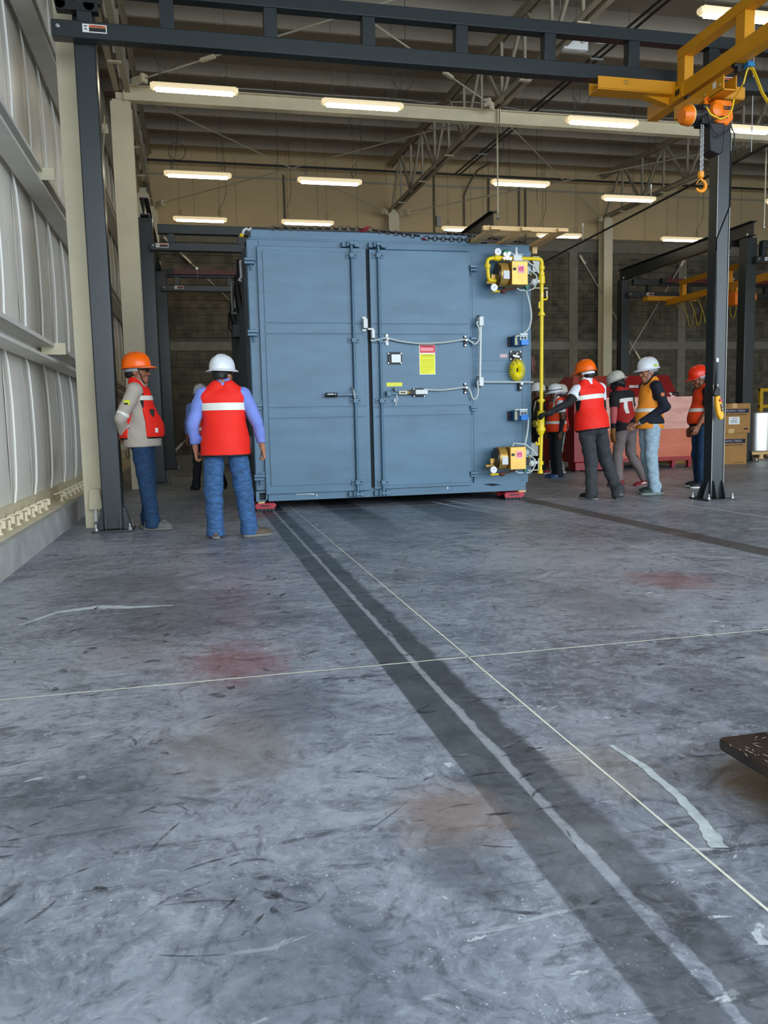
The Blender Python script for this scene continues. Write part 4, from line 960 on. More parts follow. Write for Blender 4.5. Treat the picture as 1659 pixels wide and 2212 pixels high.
plate(834.5, 826.5, 869, 834.5, 'caution_strip', mat('strip_yellow', (232, 228, 60), .5), dr)
plate(909, 0, 909.5, 0.5, 'unused', M_SGY, dr).hide_render = False
bpy.data.objects.remove(bpy.data.objects['unused'])
# limit switch pair at the top of the door gap and its conduits
c = at(787, 706, OY-.1); g = MB(); g.bb(X(782), X(791), OY-.17, OY-.08, Z(712, 787), Z(692, 787)); g.bb(X(781), X(790), OY-.11, OY-.08, Z(691, 787), Z(686.5, 787)); g.bb(X(781), X(790), OY-.11, OY-.08, Z(718, 787), Z(713, 787)); g.build('door_switch', M_BOX, ov, bevel=.004)
g = MB(); g.bb(X(799), X(805.5), OY-.17, OY-.09, Z(733, 800), Z(715, 800)); g.bb(X(792), X(804), OY-.15, OY-.09, Z(715.5, 798), Z(711.5, 798)); g.build('door_switch', M_BOX, dr, bevel=.004)
def flex(pts, Y, r, name, par, m=None):
    P = [at(px, py, Y if len(q) == 0 else q[0]) for px, py, *q in pts]; Q = []
    for i in range(len(P)-1):                                # Catmull-Rom through the pixels' points
        p0, p1, p2, p3 = P[max(i-1, 0)], P[i], P[i+1], P[min(i+2, len(P)-1)]
        for k in range(8):
            t = k/8; Q.append(.5*((2*p1) + (p2-p0)*t + (2*p0-5*p1+4*p2-p3)*t*t + (3*p1-p0-3*p2+p3)*t**3))
    Q.append(P[-1]); return MB().tube(Q, r, 8).build(name, m or M_FLEX, par)
YC = OY-.13
flex([(801, 734), (805, 736.5), (815, 734), (826, 731), (840, 731.5), (870, 738), (910, 742), (955, 740), (985, 736), (1003, 733.5), (1012, 734), (1020, 740), (1026, 743), (1033, 736), (1036, 722), (1034, 708), (1030, 698), (1033, 695)], YC, .0115, 'flex_conduit', ov)
flex([(915, 841), (930, 842), (955, 842.5), (985, 839), (1003, 836.5), (1011, 838), (1017, 848), (1020, 858), (1025, 863), (1031, 855), (1033, 840), (1031, 826), (1034, 823)], YC, .0115, 'flex_conduit', ov)
for px, py in ((835.5, 733), (1004.5, 736), (1004.5, 838)):
    a = at(px, py, OY-.09); g = MB(); g.bb(a.x-.018, a.x+.018, OY-.10, OY-.078, a.z-.075, a.z+.06); g.build('conduit_strap', M_BLACK if px > 900 else M_BOX, dr, bevel=.003)
    w = MB()
    for dz in (.05, .0, -.06): w.cyl((a.x, OY-.1, a.z+dz), (a.x, OY-.15 if dz == 0 else OY-.108, a.z+dz), .012, 8)
    w.build('strap_screw', M_ZINC, dr)
for py0, py1 in ((684, 704), (815, 834)):
    a, c = at(1034, py0, OY-.12), at(1043.5, py1, OY-.12)
    MB().bb(X(1031), X(1036), OY-.05, OY-.012, Z(py1+3, 1033), Z(py0-2, 1033)).build('box_bracket', M_BLACK, ov)
    MB().bb(a.x, c.x, OY-.15, OY-.04, c.z, a.z).build('junction_box', M_BOX, ov, bevel=.006)
MB().tube([at(1038.5, 704, OY-.1), at(1037, 815, OY-.1)], .014, 10).build('rigid_conduit', M_BOX, ov)
MB().tube([at(1043, 825, OY-.08), at(1152, 825.5, OY-.08)], .012, 10).build('rigid_conduit', M_FLEX, ov)
a = at(1123, 829, OY-.05); g = MB(); g.bb(a.x-.02, a.x+.02, OY-.07, OY-.01, a.z-.09, a.z+.03); g.build('conduit_strap', M_BLACK, ov)
w = MB(); w.cyl((a.x+.01, OY-.07, a.z), (a.x+.01, OY-.1, a.z), .018, 8); w.cyl((a.x-.002, OY-.07, a.z-.055), (a.x-.002, OY-.09, a.z-.055), .014, 8); w.build('strap_screw', M_BOX, ov)

# burners
M_RED = mat('label_magenta', (226, 66, 104), .5); M_DKG = mat('motor_grey', (150, 158, 162), .4, metal=.3); M_GRN = mat('valve_green', (40, 122, 84), .4)
def burner(px, py, k, lbl):
    o = at(px, py, OY-.3); f = lambda dx, dz, y: Vector((o.x+dx, OY-y, o.z+dz))         # px,py: left edge, mid height of the gold control box
    b = MB(); b.lathe([(.02, 0), (.145, 0), (.145, .10), (.135, .11), (.02, .11)], f(-.015, .0, .21), (-1, .05, 0), 28); b = b.build('blower_drum', M_GOLD, ov, bevel=.004); b['label'] = lbl
    g = MB(); g.lathe([(.02, .105), (.14, .105), (.138, .13), (.08, .14), (.02, .14)], f(-.015, .0, .21), (-1, .05, 0), 28); g.build('drum_cover', mat('dark_bronze', (62, 50, 32), .4, metal=.4), b)
    g = MB(); g.bb(o.x-.105, o.x-.025, OY-.362, OY-.354, o.z-.075, o.z+.025); g.build('data_plate', mat('data_plate_silver', (206, 208, 206), .35), b)
    x = MB().bb(o.x+.005, o.x+.22, OY-.36, OY-.06, o.z-.145, o.z+.145).build('control_box', M_GOLD, ov, bevel=.006)
    MB().bb(o.x+.02, o.x+.062, OY-.364, OY-.36, o.z+.03, o.z+.062).build('display', M_BLACK, x)
    d = MB().bb(o.x+.085, o.x+.17, OY-.364, OY-.36, o.z+.0, o.z+.092).build('label_plate', mat('label_pink', (248, 178, 196), .5), x)
    w = MB()
    for i, (ax, az) in enumerate(((.105, .06), (.12, .068), (.135, .062), (.15, .07), (.11, .05), (.146, .052), (.13, .045), (.152, .04), (.104, .04))): w.bb(o.x+ax-.008, o.x+ax+.008, OY-.366, OY-.364, o.z+az-.008, o.z+az+.008)
    w.bb(o.x+.1, o.x+.16, OY-.366, OY-.364, o.z+.018, o.z+.03); w.build('label_print', M_RED, d)
    MB().bb(o.x+.0, o.x+.10, OY-.2, OY-.02, o.z-.1, o.z+.1).build('throat', M_GOLD, ov)
    g = MB(); g.cyl(f(.22, .06, .2), f(.31, .06, .2), .062, 16); g.bb(o.x+.22, o.x+.285, OY-.27, OY-.12, o.z-.0, o.z+.1); g.build('damper_motor', M_DKG, ov, bevel=.006)
    MB().bb(o.x+.23, o.x+.32, OY-.24, OY-.10, o.z-.1, o.z-.0).build('gas_valve', M_BLACK, ov, bevel=.01)
    g = MB(); g.bb(o.x+.225, o.x+.27, OY-.26, OY-.2, o.z-.16, o.z-.1); g.bb(o.x+.235, o.x+.255, OY-.27, OY-.22, o.z-.185, o.z-.16); g.build('pilot_valve', M_GRN, ov, bevel=.004)
    MB().tube([f(.22, -.095, .22), f(.31, -.095, .22), f(.315, -.0, .22), f(.31, .03, .22)], .012, 8).build('pilot_pipe', M_GAS, ov)
    g = MB(); g.cyl(f(.30, -.09, .2), f(.44, -.07, .22), .022, 8); g.cyl(f(.34, -.085, .2), f(.38, -.08, .2), .042, 8); g.cyl(f(.36, -.08, .2), f(.41, -.03, .22), .012, 6); g.build('ball_valve', M_BOX, ov)
    MB().tube([f(.10, .15, .2), f(.12, .19, .2), f(.16, .18, .22), f(.26, .17, .24), f(.36, .09, .26), f(.41, .02, .26)], .011, 8).build('flex_conduit', M_FLEX, ov)
    MB().tube([f(.28, .04, .3), f(.35, -.02, .32), f(.36, -.1, .32), f(.32, -.18, .3), f(.26, -.2, .28)], .009, 8).build('flex_conduit', M_FLEX, ov)
    MB().tube([f(.11, -.17, .26), f(.16, -.195, .26), f(.22, -.195, .26)], .009, 8).build('flex_conduit', M_FLEX, ov)
    # gas train elbow and gauge at lower left
    g = MB(); g.cyl(f(-.27, -.095, .2), f(-.14, -.095, .2), .02, 10); g.cyl(f(-.185, -.06, .2), f(-.185, -.2, .2), .017, 8); g.bb(o.x-.21, o.x-.16, OY-.225, OY-.18, o.z-.06, o.z+.0); g.cyl(f(-.16, -.11, .2), f(-.12, -.15, .2), .02, 8); g.build('orifice_tee', M_GOLD, ov)
    g = MB(); g.cyl(f(-.21, -.205, .21), f(-.1, -.205, .21), .012, 8); g.cyl(f(-.19, -.205, .21), f(-.17, -.205, .21), .02, 8); g.build('gauge_pipe', M_GAS, ov)
    g = MB(); g.cyl(f(-.1, -.2, .22), f(.12, -.165, .24), .012, 8); g.cyl(f(-.08, -.21, .22), f(-.03, -.2, .22), .028, 8); g.build('ignition_lead', mat('dark_copper', (88, 44, 30), .5), ov)
    return o
def gauge(c, par, r=.047):
    c = Vector(c); g = MB().lathe([(r, 0), (r, .03), (r*.93, .036)], c, (0, -1, 0), 24).build('pressure_gauge', M_ZINC, par)
    MB().lathe([(r*.88, .0), (r*.88, .001)], c+Vector((0, -.036, 0)), (0, -1, 0), 24).build('dial', M_WHITE, g)
    MB().beam(c+Vector((-.012, -.039, -.01)), c+Vector((.016, -.039, .016)), .003, .002, (0, 1, 0)).build('needle', M_LABK, g)
    return g
o1 = burner(1101, 591, 0, 'upper gold blower drum'); o2 = burner(1098, 990, 1, 'lower gold blower drum')
gauge(at(1065.5, 622, OY-.24), ov); gauge(at(1064.5, 1014.5, OY-.24), ov); gauge(at(1073.5, 545, OY-.2), ov)
# gas manifold
YG = OY-.22
G = lambda px, py, y=YG: at(px, py, y)
mf = MB(); mf.tube([G(1078, 606.5), G(1064, 606.5), G(1057.5, 605), G(1055, 599), G(1053.5, 580), G(1052.5, 566), G(1055, 560), G(1062, 557.8), G(1085, 557.3), G(1163, 559.5), G(1168, 561), G(1170.3, 566), G(1170, 700), G(1169.5, 830), G(1169, 950), G(1167, 1015)], .024, 12)
mf = mf.build('gas_manifold', M_GAS, ov)
def fit(px, py, r, h, name='pipe_fitting', vert=True, m=None):
    c = G(px, py); d = Vector((0, 0, h/2)) if vert else Vector((h/2, 0, 0))
    return MB().cyl(c-d, c+d, r, 14).build(name, m or M_GAS, mf)
for px, py in ((1053.2, 575), (1170.3, 579), (1170, 592), (1169.8, 678), (1169, 866), (1166.8, 1019), (1168, 1000)): fit(px, py, .036, .045)
for px, py in ((1074, 557.5), (1092, 557.6)): fit(px, py, .036, .07, vert=False)
fit(1170.2, 605, .042, .09); fit(1169.9, 680, .046, .02, 'union'); fit(1168.6, 914, .047, .24, 'strainer'); fit(1168.5, 927, .06, .04, 'union'); fit(1168.9, 865, .05, .022, 'union'); fit(1169.8, 638, .03, .05, 'union', True, mat('brass_bolt', (214, 176, 92)))
MB().cyl(G(1168.7, 899), G(1168.7, 888), .036, 12, .05).build('reducer', M_GAS, mf); MB().cyl(G(1168.3, 930), G(1168.2, 940), .056, 12, .032).build('reducer', M_GAS, mf)
MB().cyl(G(1073.5, 556), G(1073.5, 549), .012, 8).build('gauge_stem', mat('brass_bolt', (214, 176, 92)), mf)
MB().cyl(G(1156, 915.5, OY+.1), G(1167, 915, YG), .05, 14).build('side_inlet', M_GAS, mf)
for py in (960, 647):
    s = 1 if py < 700 else -1
    g = MB(); g.tube([G(1170, py), G(1170+s*10, py), G(1170+s*11.5, py-2), G(1170+s*11.8, py-6)], .012, 8); g.build('bleed_elbow', M_GAS, mf)
MB().tube([G(1181.5, 644), G(1181.3, 628)], .011, 8).build('bleed_valve', M_ZINC, mf)
MB().beam(G(1165, 652), G(1164.5, 666), .016, .014).build('shutoff_lever', M_GAS, mf); MB().beam(G(1164, 945), G(1163.5, 962), .014, .012).build('shutoff_lever', M_GAS, mf)
g = MB()
for dx, dz, r in ((-.03, .03, .026), (.02, .035, .024), (.0, -.01, .034), (-.04, -.02, .02), (.04, -.025, .022)): c = G(1093, 556); g.cyl(c+Vector((dx, -.05, dz)), c+Vector((dx, .04, dz)), r, 6)
g.build('regulator_body', M_ZINC, mf)
c = G(1092, 546); MB().lathe([(.03, -.035), (.045, -.02), (.045, .02), (.025, .035)], c, (0, 0, 1), 16).build('solenoid', M_GRN, mf); MB().cyl(G(1099, 546), G(1103, 546), .02, 10).build('solenoid_cap', M_BOX, mf)
MB().tube([G(1102, 546), G(1108, 549), G(1114, 552)], .006, 6).build('sensing_line', M_BOX, mf)
c = G(1115.5, 559); g = MB(); g.box(c, (.11, .1, .07)); g.cyl(c+Vector((0, 0, .03)), c+Vector((0, 0, .08)), .02, 8); g.cyl(c+Vector((0, 0, -.03)), c+Vector((0, 0, -.07)), .04, 8); g.beam(c+Vector((-.03, 0, .05)), c+Vector((.09, 0, .055)), .012, .01); g.cyl(c+Vector((0, 0, .07)), c+Vector((0, 0, .14)), .014, 8); g.build('shutoff_valve', M_BOX, mf, bevel=.003)
MB().tube([G(1134, 557, YG+.05), G(1145, 562, YG+.1), G(1151, 570, YG+.15)], .014, 6).build('bonding_cable', mat('dark_red_paint', (92, 26, 22)), ov)
a, c = at(1150, 553, OY+.2), at(1166, 588, OY+.2); MB().bb(a.x, c.x, OY+.2, OY+.45, c.z, a.z).build('side_box', M_STEELGREY, ov, bevel=.005)
a, c = at(1146, 957, OY+.2), at(1163, 985, OY+.2); MB().bb(a.x, c.x, OY+.2, OY+.45, c.z, a.z).build('side_box', M_STEELGREY, ov, bevel=.005)
MB().tube([at(1140, 1016, OY-.25), at(1163, 1015, OY-.25), at(1163.5, 990, OY-.25)], .008, 6).build('bypass_tube', mat('pale_plastic', (224, 218, 186)), ov)
MB().tube([G(1154, 622), G(1184, 622.5)], .006, 6).build('bypass_tube', mat('pale_plastic', (224, 218, 186)), ov)
# blue pressure switches, hoses
M_BLUE = mat('switch_blue', (20, 126, 214), .4); M_NAVY = mat('switch_navy', (18, 66, 110), .45)
for py, lb in ((738, 'blue controller above the yellow hose'), (898.5, 'blue controller above the lower burner')):
    a = at(1097, py, OY-.02); z0, z1 = a.z-.065, a.z+.06
    s = MB().bb(a.x+.03, a.x+.16, OY-.16, OY-.02, z0, z1).build('pressure_switch', M_NAVY, ov, bevel=.005); s['label'] = lb
    MB().bb(a.x-.005, a.x+.035, OY-.03, OY-.012, z0, z1).build('mount_plate', M_BLACK, s); MB().bb(a.x+.04, a.x+.07, OY-.165, OY-.16, z0+.01, z1-.01).build('rating_plate', mat('olive_plate', (176, 176, 130), .5), s)
    MB().bb(a.x+.095, a.x+.20, OY-.20, OY-.05, z0+.06, z1+.012).build('clear_cover', mat('clear_grey', (152, 168, 170), .2), s, bevel=.004)
    MB().bb(a.x+.11, a.x+.21, OY-.205, OY-.05, z0+.005, z0+.075).build('blue_cap', M_BLUE, s, bevel=.004)
    w = MB(); w.bb(a.x+.095, a.x+.20, OY-.203, OY-.05, z1+.01, z1+.025); w.build('cover_rim', M_BOX, s)
    w = MB()
    for dx in (.125, .165): w.cyl((a.x+dx, OY-.2, z0+.095), (a.x+dx, OY-.206, z0+.095), .014, 10)
    w.build('dial_knob', M_BLACK, s)
flex([(1134, 617), (1138, 632), (1144, 655), (1147.5, 680), (1145, 702), (1137, 716), (1124, 724), (1113, 727)], OY-.18, .0125, 'flex_conduit', ov)
flex([(1112, 886.5), (1119, 885), (1128, 886), (1136, 892), (1141, 908), (1139, 935), (1134, 960), (1133, 967)], OY-.18, .0125, 'flex_conduit', ov)
a, c = at(1101, 758, OY-.02), at(1126, 778, OY-.02); g = MB().bb(a.x, c.x, OY-.035, OY-.012, c.z, a.z).build('hose_plate', M_BLACK, ov)
w = MB()
for px, py in ((1103, 760), (1124, 760), (1103, 776), (1124, 776)): p = at(px, py, OY-.03); w.cyl(p, p+Vector((0, -.01, 0)), .009, 8)
w.tube([at(1112, 776, OY-.06), at(1114, 768, OY-.08), at(1119, 762, OY-.09)], .012, 6); w.beam(at(1108, 768, OY-.08), at(1122, 771, OY-.1), .02, .02); w.build('hose_valve', M_ZINC, g)
plate(1084, 764, 1100, 771.5, 'id_plate', mat('pink_grey_plate', (206, 176, 172), .5), ov, OY-.013, .004)
ctr = at(1117, 799.5, OY-.09); pts = []
for k in range(561):
    t = k/560; th = math.radians(110) - 2*math.pi*.97*t; ph = 2*math.pi*28*t
    R0x, R0z = .064, .086; rx, rz = .044, .052
    pts.append((ctr.x + (R0x+rx*math.cos(ph))*math.cos(th), ctr.y + .05*math.sin(ph), ctr.z + (R0z+rz*math.cos(ph))*math.sin(th)))
MB().tube(pts, .0058, 5).build('coil_hose', mat('hose_yellow', (250, 232, 10), .35), ov)
MB().tube([at(1110, 777, OY-.08), at(1108, 781, OY-.1), at(1109, 786, OY-.1)], .012, 6).build('hose_tail', mat('brass_bolt', (214, 176, 92)), ov)
# side gear seen past the right edge and the left edge
MB().tube([at(1149, 770, OY+.3), at(1150.5, 785, OY+.3), at(1150, 798, OY+.3), at(1153, 806, OY+.3)], [.03, .045, .03, .05], 8).build('side_regulator', mat('dark_copper', (88, 44, 30)), ov)
for pts_, Y in (([(530, 562), (519, 564), (521, 590), (521.5, 598), (516, 606), (522, 607)], OY+.55), ([(510, 608), (501, 611), (501, 642), (502.5, 672), (500, 676), (512, 677)], OY+1.6), ([(512, 610), (507, 613), (508, 665)], OY+1.6)):
    MB().tube([at(px, py, Y) for px, py in pts_], .016, 8).build('side_conduit', M_BOX if Y < OY+1 else M_STEELGREY, ov)
MB().bb(.56, .70, OY+1.6, OY+1.8, 2.28, 2.46).build('side_box', M_OVEND, ov, bevel=.01)
for k in range(5): MB().tube([(.60, OY+.4+k*.75, 3.1-.3*k*.2), (.60, OY+.7+k*.75, 2.9-.3*k*.2), (.66, OY+.9+k*.75, 2.6)], .012, 6).build('side_cable', M_BLACK, ov)
MB().tube([at(543, 493, OY+.2), at(537, 497, OY+.2), at(532, 494, OY+.2), at(526, 498, OY+.2), at(524.5, 505, OY+.2), at(525, 509, OY+.2)], .016, 8).build('side_hose', M_BOX, ov)
MB().cyl(at(518, 507, OY+.2), at(526, 510, OY+.2), .022, 8).build('hose_tip', M_GAS, ov)
# scratches on the base channel
w = MB(); w.bb(1.17, 1.36, OY-.022, OY-.019, .185, .192); w.bb(1.36, 1.40, OY-.022, OY-.019, .178, .19); w.bb(1.43, 1.437, OY-.022, OY-.019, .15, .19); w.bb(X(755), X(757), OY-.022, OY-.019, .20, .23); w.bb(X(961), X(963.5), OY-.022, OY-.019, .175, .205); w.build('paint_scratch', M_BOX, ov)

# ------------------------------------------------------------------ things on and under the oven
M_CHAIN = mat('dark_chain', (58, 52, 46), .4, metal=.6)
def chain(p0, p1, sag, n, label, r=.0075, L=.027):
    t = thing('load_chain', label, 'chain', tuple((Vector(p0)+Vector(p1))/2)); P0, P1 = Vector(p0), Vector(p1); d = (P1-P0).normalized(); s = d.cross(Vector((0, 0, 1))).normalized(); u = s.cross(d)
    for k in range(n):
        q = P0.lerp(P1, (k+.5)/n) + Vector((0, 0, -sag*4*(k/n)*(1-k/n))); ll = (P1-P0).length/n*.68; b = s if k % 2 else u
        MB().tube([q + d*(ll*math.cos(a)) + b*(L*math.sin(a)) for a in np.linspace(0, 2*math.pi, 9)[:-1]], r, 5, True).build('chain_link', M_CHAIN, t)
    return t
zt = 3.395
chain(at(585, 492, OY+.02), at(784, 494.5, OY+.02), .0, 22, 'dark load chain lying along the top edge of the oven, longest run')
chain(at(797, 496, OY+.02), at(905, 510, OY+.02), .0, 12, 'dark load chain slanting between the two red binders on the oven')
chain(at(918, 514, OY+.02), at(1050, 519, OY+.02), .004, 15, 'dark load chain right of the second red binder on the oven')
chain(at(960, 503, OY+.5), at(1130, 524, OY+.5), .0, 24, 'dark load chain running under the lumber on the oven')
M_BIND = mat('binder_red', (140, 18, 34), .4)
for (a, c, lab) in (((772, 497), (800, 490), 'red chain binder in the middle of the oven top'), ((903, 506), (922, 517), 'red chain binder left of the oven lumber')):
    t = thing('chain_binder', lab, 'binder', tuple(at(*a, OY+.05))); p, q = at(*a, OY+.05), at(*c, OY+.05); d = (q-p)
    MB().tube([p, p+d*.35+Vector((0, 0, -.02)), p+d*.7+Vector((0, -.01, .0)), q], [.012, .018, .014, .009], 8).build('lever', M_BIND, t)
    MB().tube([p+d*.3+Vector((.0, -.03, -.03)), p+d*.55+Vector((0, -.05, -.045)), p+d*.8+Vector((0, -.03, -.02))], .008, 8).build('hook', M_BIND, t)
# lumber
M_WOOD = mat('pine_lumber', (226, 186, 128), .6, var=.2, scale=3, stretch=(1, 1, 9)); M_WOODX = mat('pine_lumber_end', (216, 160, 96), .7, var=.2, scale=12)
Yl = 9.35
a, c = at(1042, 493, Yl), at(1222, 514, Yl)
one(MB().beam((a.x, Yl, a.z+.0), (c.x, Yl, a.z+.0), .06, .055), 'lumber_board', M_WOOD, 'long pine board resting crosswise on top of the others', 'lumber', smooth=False, bevel=.004)
zz = max(a.z-.0275-.021, 3.308)
for px, lab in ((1070, 'short pine board end on the oven nearest the black beam'), (1136, 'middle pine board overhanging the oven front'), (1214, 'outermost pine board overhanging past the oven corner')):
    x = at(px, 508, Yl-.05).x
    o = MB().bb(x-.065, x+.065, Yl-.09, 11.9, zz-.02, zz+.02).build('lumber_board', M_WOOD, smooth=False, bevel=.003); tag(o, lab, 'lumber')
one(MB().bb(at(1147, 0, OY+.15).x-.0, at(1156, 0, OY+.15).x+.01, OY+.12, 12.6, zz-.103, zz-.021), 'lumber_board', M_WOOD, 'stub pine board end at the oven corner under the outermost board', 'lumber', smooth=False)
# machine skates
M_SK = mat('skate_red', (178, 30, 48), .45, var=.15, scale=12)
def skate(x0, x1, y, label):
    t = thing('machine_skate', label, 'skate', ((x0+x1)/2, y, 0)); w = (x1-x0)
    g = MB(); g.extr([(x0, y-.10, .075), (x0+.02, y-.10, .10), (x1-.02, y-.10, .10), (x1, y-.10, .075), (x1-.03, y-.10, .035), (x0+.01, y-.10, .035)], (0, .03, 0)); g.extr([(x0, y+.17, .075), (x0+.02, y+.17, .10), (x1-.02, y+.17, .10), (x1, y+.17, .075), (x1-.03, y+.17, .035), (x0+.01, y+.17, .035)], (0, .03, 0)); g.bb(x0+.02, x1-.02, y-.09, y+.2, .088, .10)
    g.build('frame', M_SK, t, smooth=False)
    MB().bb(x0+.07, x1-.08, y-.103, y-.10, .062, .078).build('slot', M_BLACK, t)
    for k in range(5):
        r = MB(); xx = x0+.04+(w-.08)*k/4; r.cyl((xx, y-.075, .0235), (xx, y+.18, .0235), .0235, 12); r.build('roller', M_BLACK, t)
    return t
skate(at(551, 1090, 9.9).x, at(597, 1090, 9.9).x, 9.98, 'red machine skate under the oven corner beside the blue shirted worker')
skate(at(1089, 1070, 9.9).x, at(1132, 1070, 9.9).x, 9.98, 'red machine skate under the oven corner below the lower burner')
for a, c, lab in ((558, 570, 'small wood shim on the skate beside the blue shirted worker'), (1121, 1135, 'small wood shim on the skate below the lower burner')):
    one(MB().bb(at(a, 1085, 9.9).x, at(c, 1085, 9.9).x+.01, 9.9, 10.12, .1, .12), 'wood_shim', M_WOOD, lab, 'shim', smooth=False)

# ------------------------------------------------------------------ red machine behind the workers
M_MRED = mat('machine_red', (150, 22, 28), .4, var=.25, scale=2.5); M_COPP = mat('wrapped_copper_red', (206, 116, 84), .5, var=.2, scale=1.4, stretch=(1, 1, 4), col2=(196, 98, 66)); M_PINK = mat('film_pink', (222, 168, 152), .4, var=.18, scale=1.6, stretch=(1, 1, 5), col2=(206, 140, 122))
MY = 14.6
rmx0, rmx1 = at(1240, 900, MY).x, at(1495, 900, MY).x
rm = thing('red_machine', 'large red hooded machine with wrapped copper coloured front', 'machine', ((rmx0+rmx1)/2, MY, 0))
zt, zm, zb_ = at(1495, 856, MY).z, at(1495, 925, MY).z, at(1495, 990, MY).z
MB().bb(rmx0, rmx1, MY, MY+1.6, zb_, zt).build('body', M_MRED, rm, bevel=.01)
xf = at(1345, 900, MY).x
MB().bb(xf-.4, rmx1-.005, MY-.025, MY, zb_+.0, zm).build('front_sheet', M_COPP, rm, bevel=.004)
MB().bb(xf-.4, rmx1-.005, MY-.028, MY, zm, zt).build('film_sheet', M_PINK, rm, bevel=.004)
MB().bb(xf-.4, rmx1, MY-.03, MY+.02, zb_-.03, zb_+.05).build('bottom_rail', M_MRED, rm, bevel=.004)
g = MB(); x0, x1 = at(1285, 815, 15.2).x, at(1430, 815, 15.6).x; zh = at(1430, 812, 15.6).z
v = [(rmx0, MY+.1, zt), (rmx1-.25, MY+.1, zt), (rmx1-.25, MY+1.5, zt), (rmx0, MY+1.5, zt), (x0-.4, MY+.75, zh), (x1, MY+.75, zh), (x1, MY+1.2, zh), (x0-.4, MY+1.2, zh)]
g.add(v, [(3,2,1,0),(4,5,6,7),(0,1,5,4),(1,2,6,5),(2,3,7,6),(3,0,4,7)]); hood = g.build('hood', M_MRED, rm, bevel=.01)
n_ = (Vector(v[5])-Vector(v[0])).cross(Vector(v[1])-Vector(v[0])).normalized(); n_ = -n_ if n_.y > 0 else n_
hpt = lambda u, w_: Vector(v[0]).lerp(Vector(v[1]), u).lerp(Vector(v[4]).lerp(Vector(v[5]), u), w_) + n_*.006
g = MB(); u0 = .55
for a, c in ((0, .012), (.015, .024), (.027, .036), (.039, .048), (.052, .058), (.062, .068), (.072, .077), (.082, .09)):
    g.add([hpt(u0+a, .42), hpt(u0+c, .42), hpt(u0+c+.006, .54), hpt(u0+a+.006, .54)], [(0, 1, 2, 3)])
g.add([hpt(u0+.10, .54), hpt(u0+.122, .54), hpt(u0+.107, .40)], [(0, 1, 2)]); g.build('maker_lettering', M_WHITE, hood, smooth=False)
for px in (1491, 1456, 1345, 1250):
    x = at(px, 1005, MY).x; MB().bb(x-.035, x+.035, MY+.02, MY+.1, 0, zb_).build('leg', M_MRED, rm); MB().bb(x-.09, x+.03, MY+.0, MY+.1, 0, .012).build('foot_plate', M_BLACK, rm)
for x in (rmx0+.1, rmx1-.1): MB().bb(x-.035, x+.035, MY+1.45, MY+1.53, 0, zb_).build('leg', M_MRED, rm)
for px, sz in ((1448, .05), (1456, .06), (1462, .05)): one(MB().sphere(at(px, 852, MY+.2), sz, 10, 7).bb(at(px, 852, MY+.2).x-.05, at(px, 852, MY+.2).x+.05, MY+.1, MY+.25, zt, zt+.02), 'shackle', M_ZINC if px < 1455 else M_BLACK, {1448: 'bright shackle on the machine shoulder', 1456: 'dark shackle on the machine shoulder next to the bright one', 1462: 'dark shackle on the machine shoulder, outermost of three'}[px], 'shackle')
MB().bb(rmx0+.02, rmx0+.75, MY-.02, MY+.3, .02, zb_-.005).build('skirt', M_MRED, rm, bevel=.01)

# ------------------------------------------------------------------ cardboard boxes, drum, guards
M_CARD = mat('cardboard', (166, 122, 66), .75, var=.1, scale=4); M_NVY = mat('print_navy', (26, 26, 50), .6); M_PRN = mat('print_brown', (70, 44, 20), .7); M_PGREY = mat('print_pale', (176, 168, 176), .6); M_TAPE = mat('packing_tape', (206, 168, 110), .35)
def carton(x0, x1, y0, y1, z0, z1, label, withlabel, s=1):
    t = thing('cardboard_box', label, 'box', ((x0+x1)/2, (y0+y1)/2, z0), 'ceramic fiber cartons'); W = x1-x0; H = z1-z0
    MB().bb(x0, x1, y0, y1, z0, z1).build('carton', M_CARD, t, bevel=.006)
    b = MB().bb(x0+W*.02, x1-W*.05, y0-.002, y0+.001, z0+H*.68, z0+H*.82).build('print_band', M_NVY, t, smooth=False)
    text('CERAMIC FIBER', H*.10, (x0+W*.48, y0-.003, z0+H*.75), b, M_PGREY, depth=.0004, sx=W*.80/(H*.10*7.9))
    g = MB(); g.bb(x0+W*.04, x0+W*.32, y0-.002, y0+.001, z0+H*.91, z0+H*.93); g.bb(x0+W*.05, x1-W*.12, y0-.002, y0+.001, z0+H*.61, z0+H*.635)
    if not withlabel: g.bb(x0+W*.58, x1-W*.08, y0-.002, y0+.001, z0+H*.05, z0+H*.065)
    else: g.bb(x0+W*.80, x0+W*.94, y0-.002, y0+.001, z0+H*.11, z0+H*.17)
    g.build('print_marks', M_PRN, t, smooth=False)
    if withlabel:
        l = MB().bb(x0+W*.32, x0+W*.66, y0-.004, y0+.001, z0+H*.30, z0+H*.55).build('shipping_label', M_WHITE, t, smooth=False)
        g = MB(); g.bb(x0+W*.42, x0+W*.60, y0-.005, y0-.003, z0+H*.49, z0+H*.51); 
        for k in range(4): g.bb(x0+W*.38, x0+W*(.60-.03*(k % 2)), y0-.005, y0-.003, z0+H*(.35+.028*k), z0+H*(.363+.028*k))
        g.build('label_print', mat('print_grey', (120, 126, 136), .6), l, smooth=False)
        g = MB(); g.bb(x0+W*.43, x0+W*.57, y0-.004, y0+.001, z0+H*.84, z1); g.bb(x0+W*.32, x0+W*.50, y0-.004, y0+.001, z0, z0+H*.15); g.bb(x0+W*.43, x0+W*.57, y0, y1, z1-.001, z1+.002); g.build('packing_tape', M_TAPE, t, smooth=False)
    return t
bx1 = at(1617, 900, 15.0).x
carton(bx1-.79, bx1-.02, 15.0, 15.62, .0, .655, 'lower ceramic fiber carton standing on the floor beside the crane post', False)
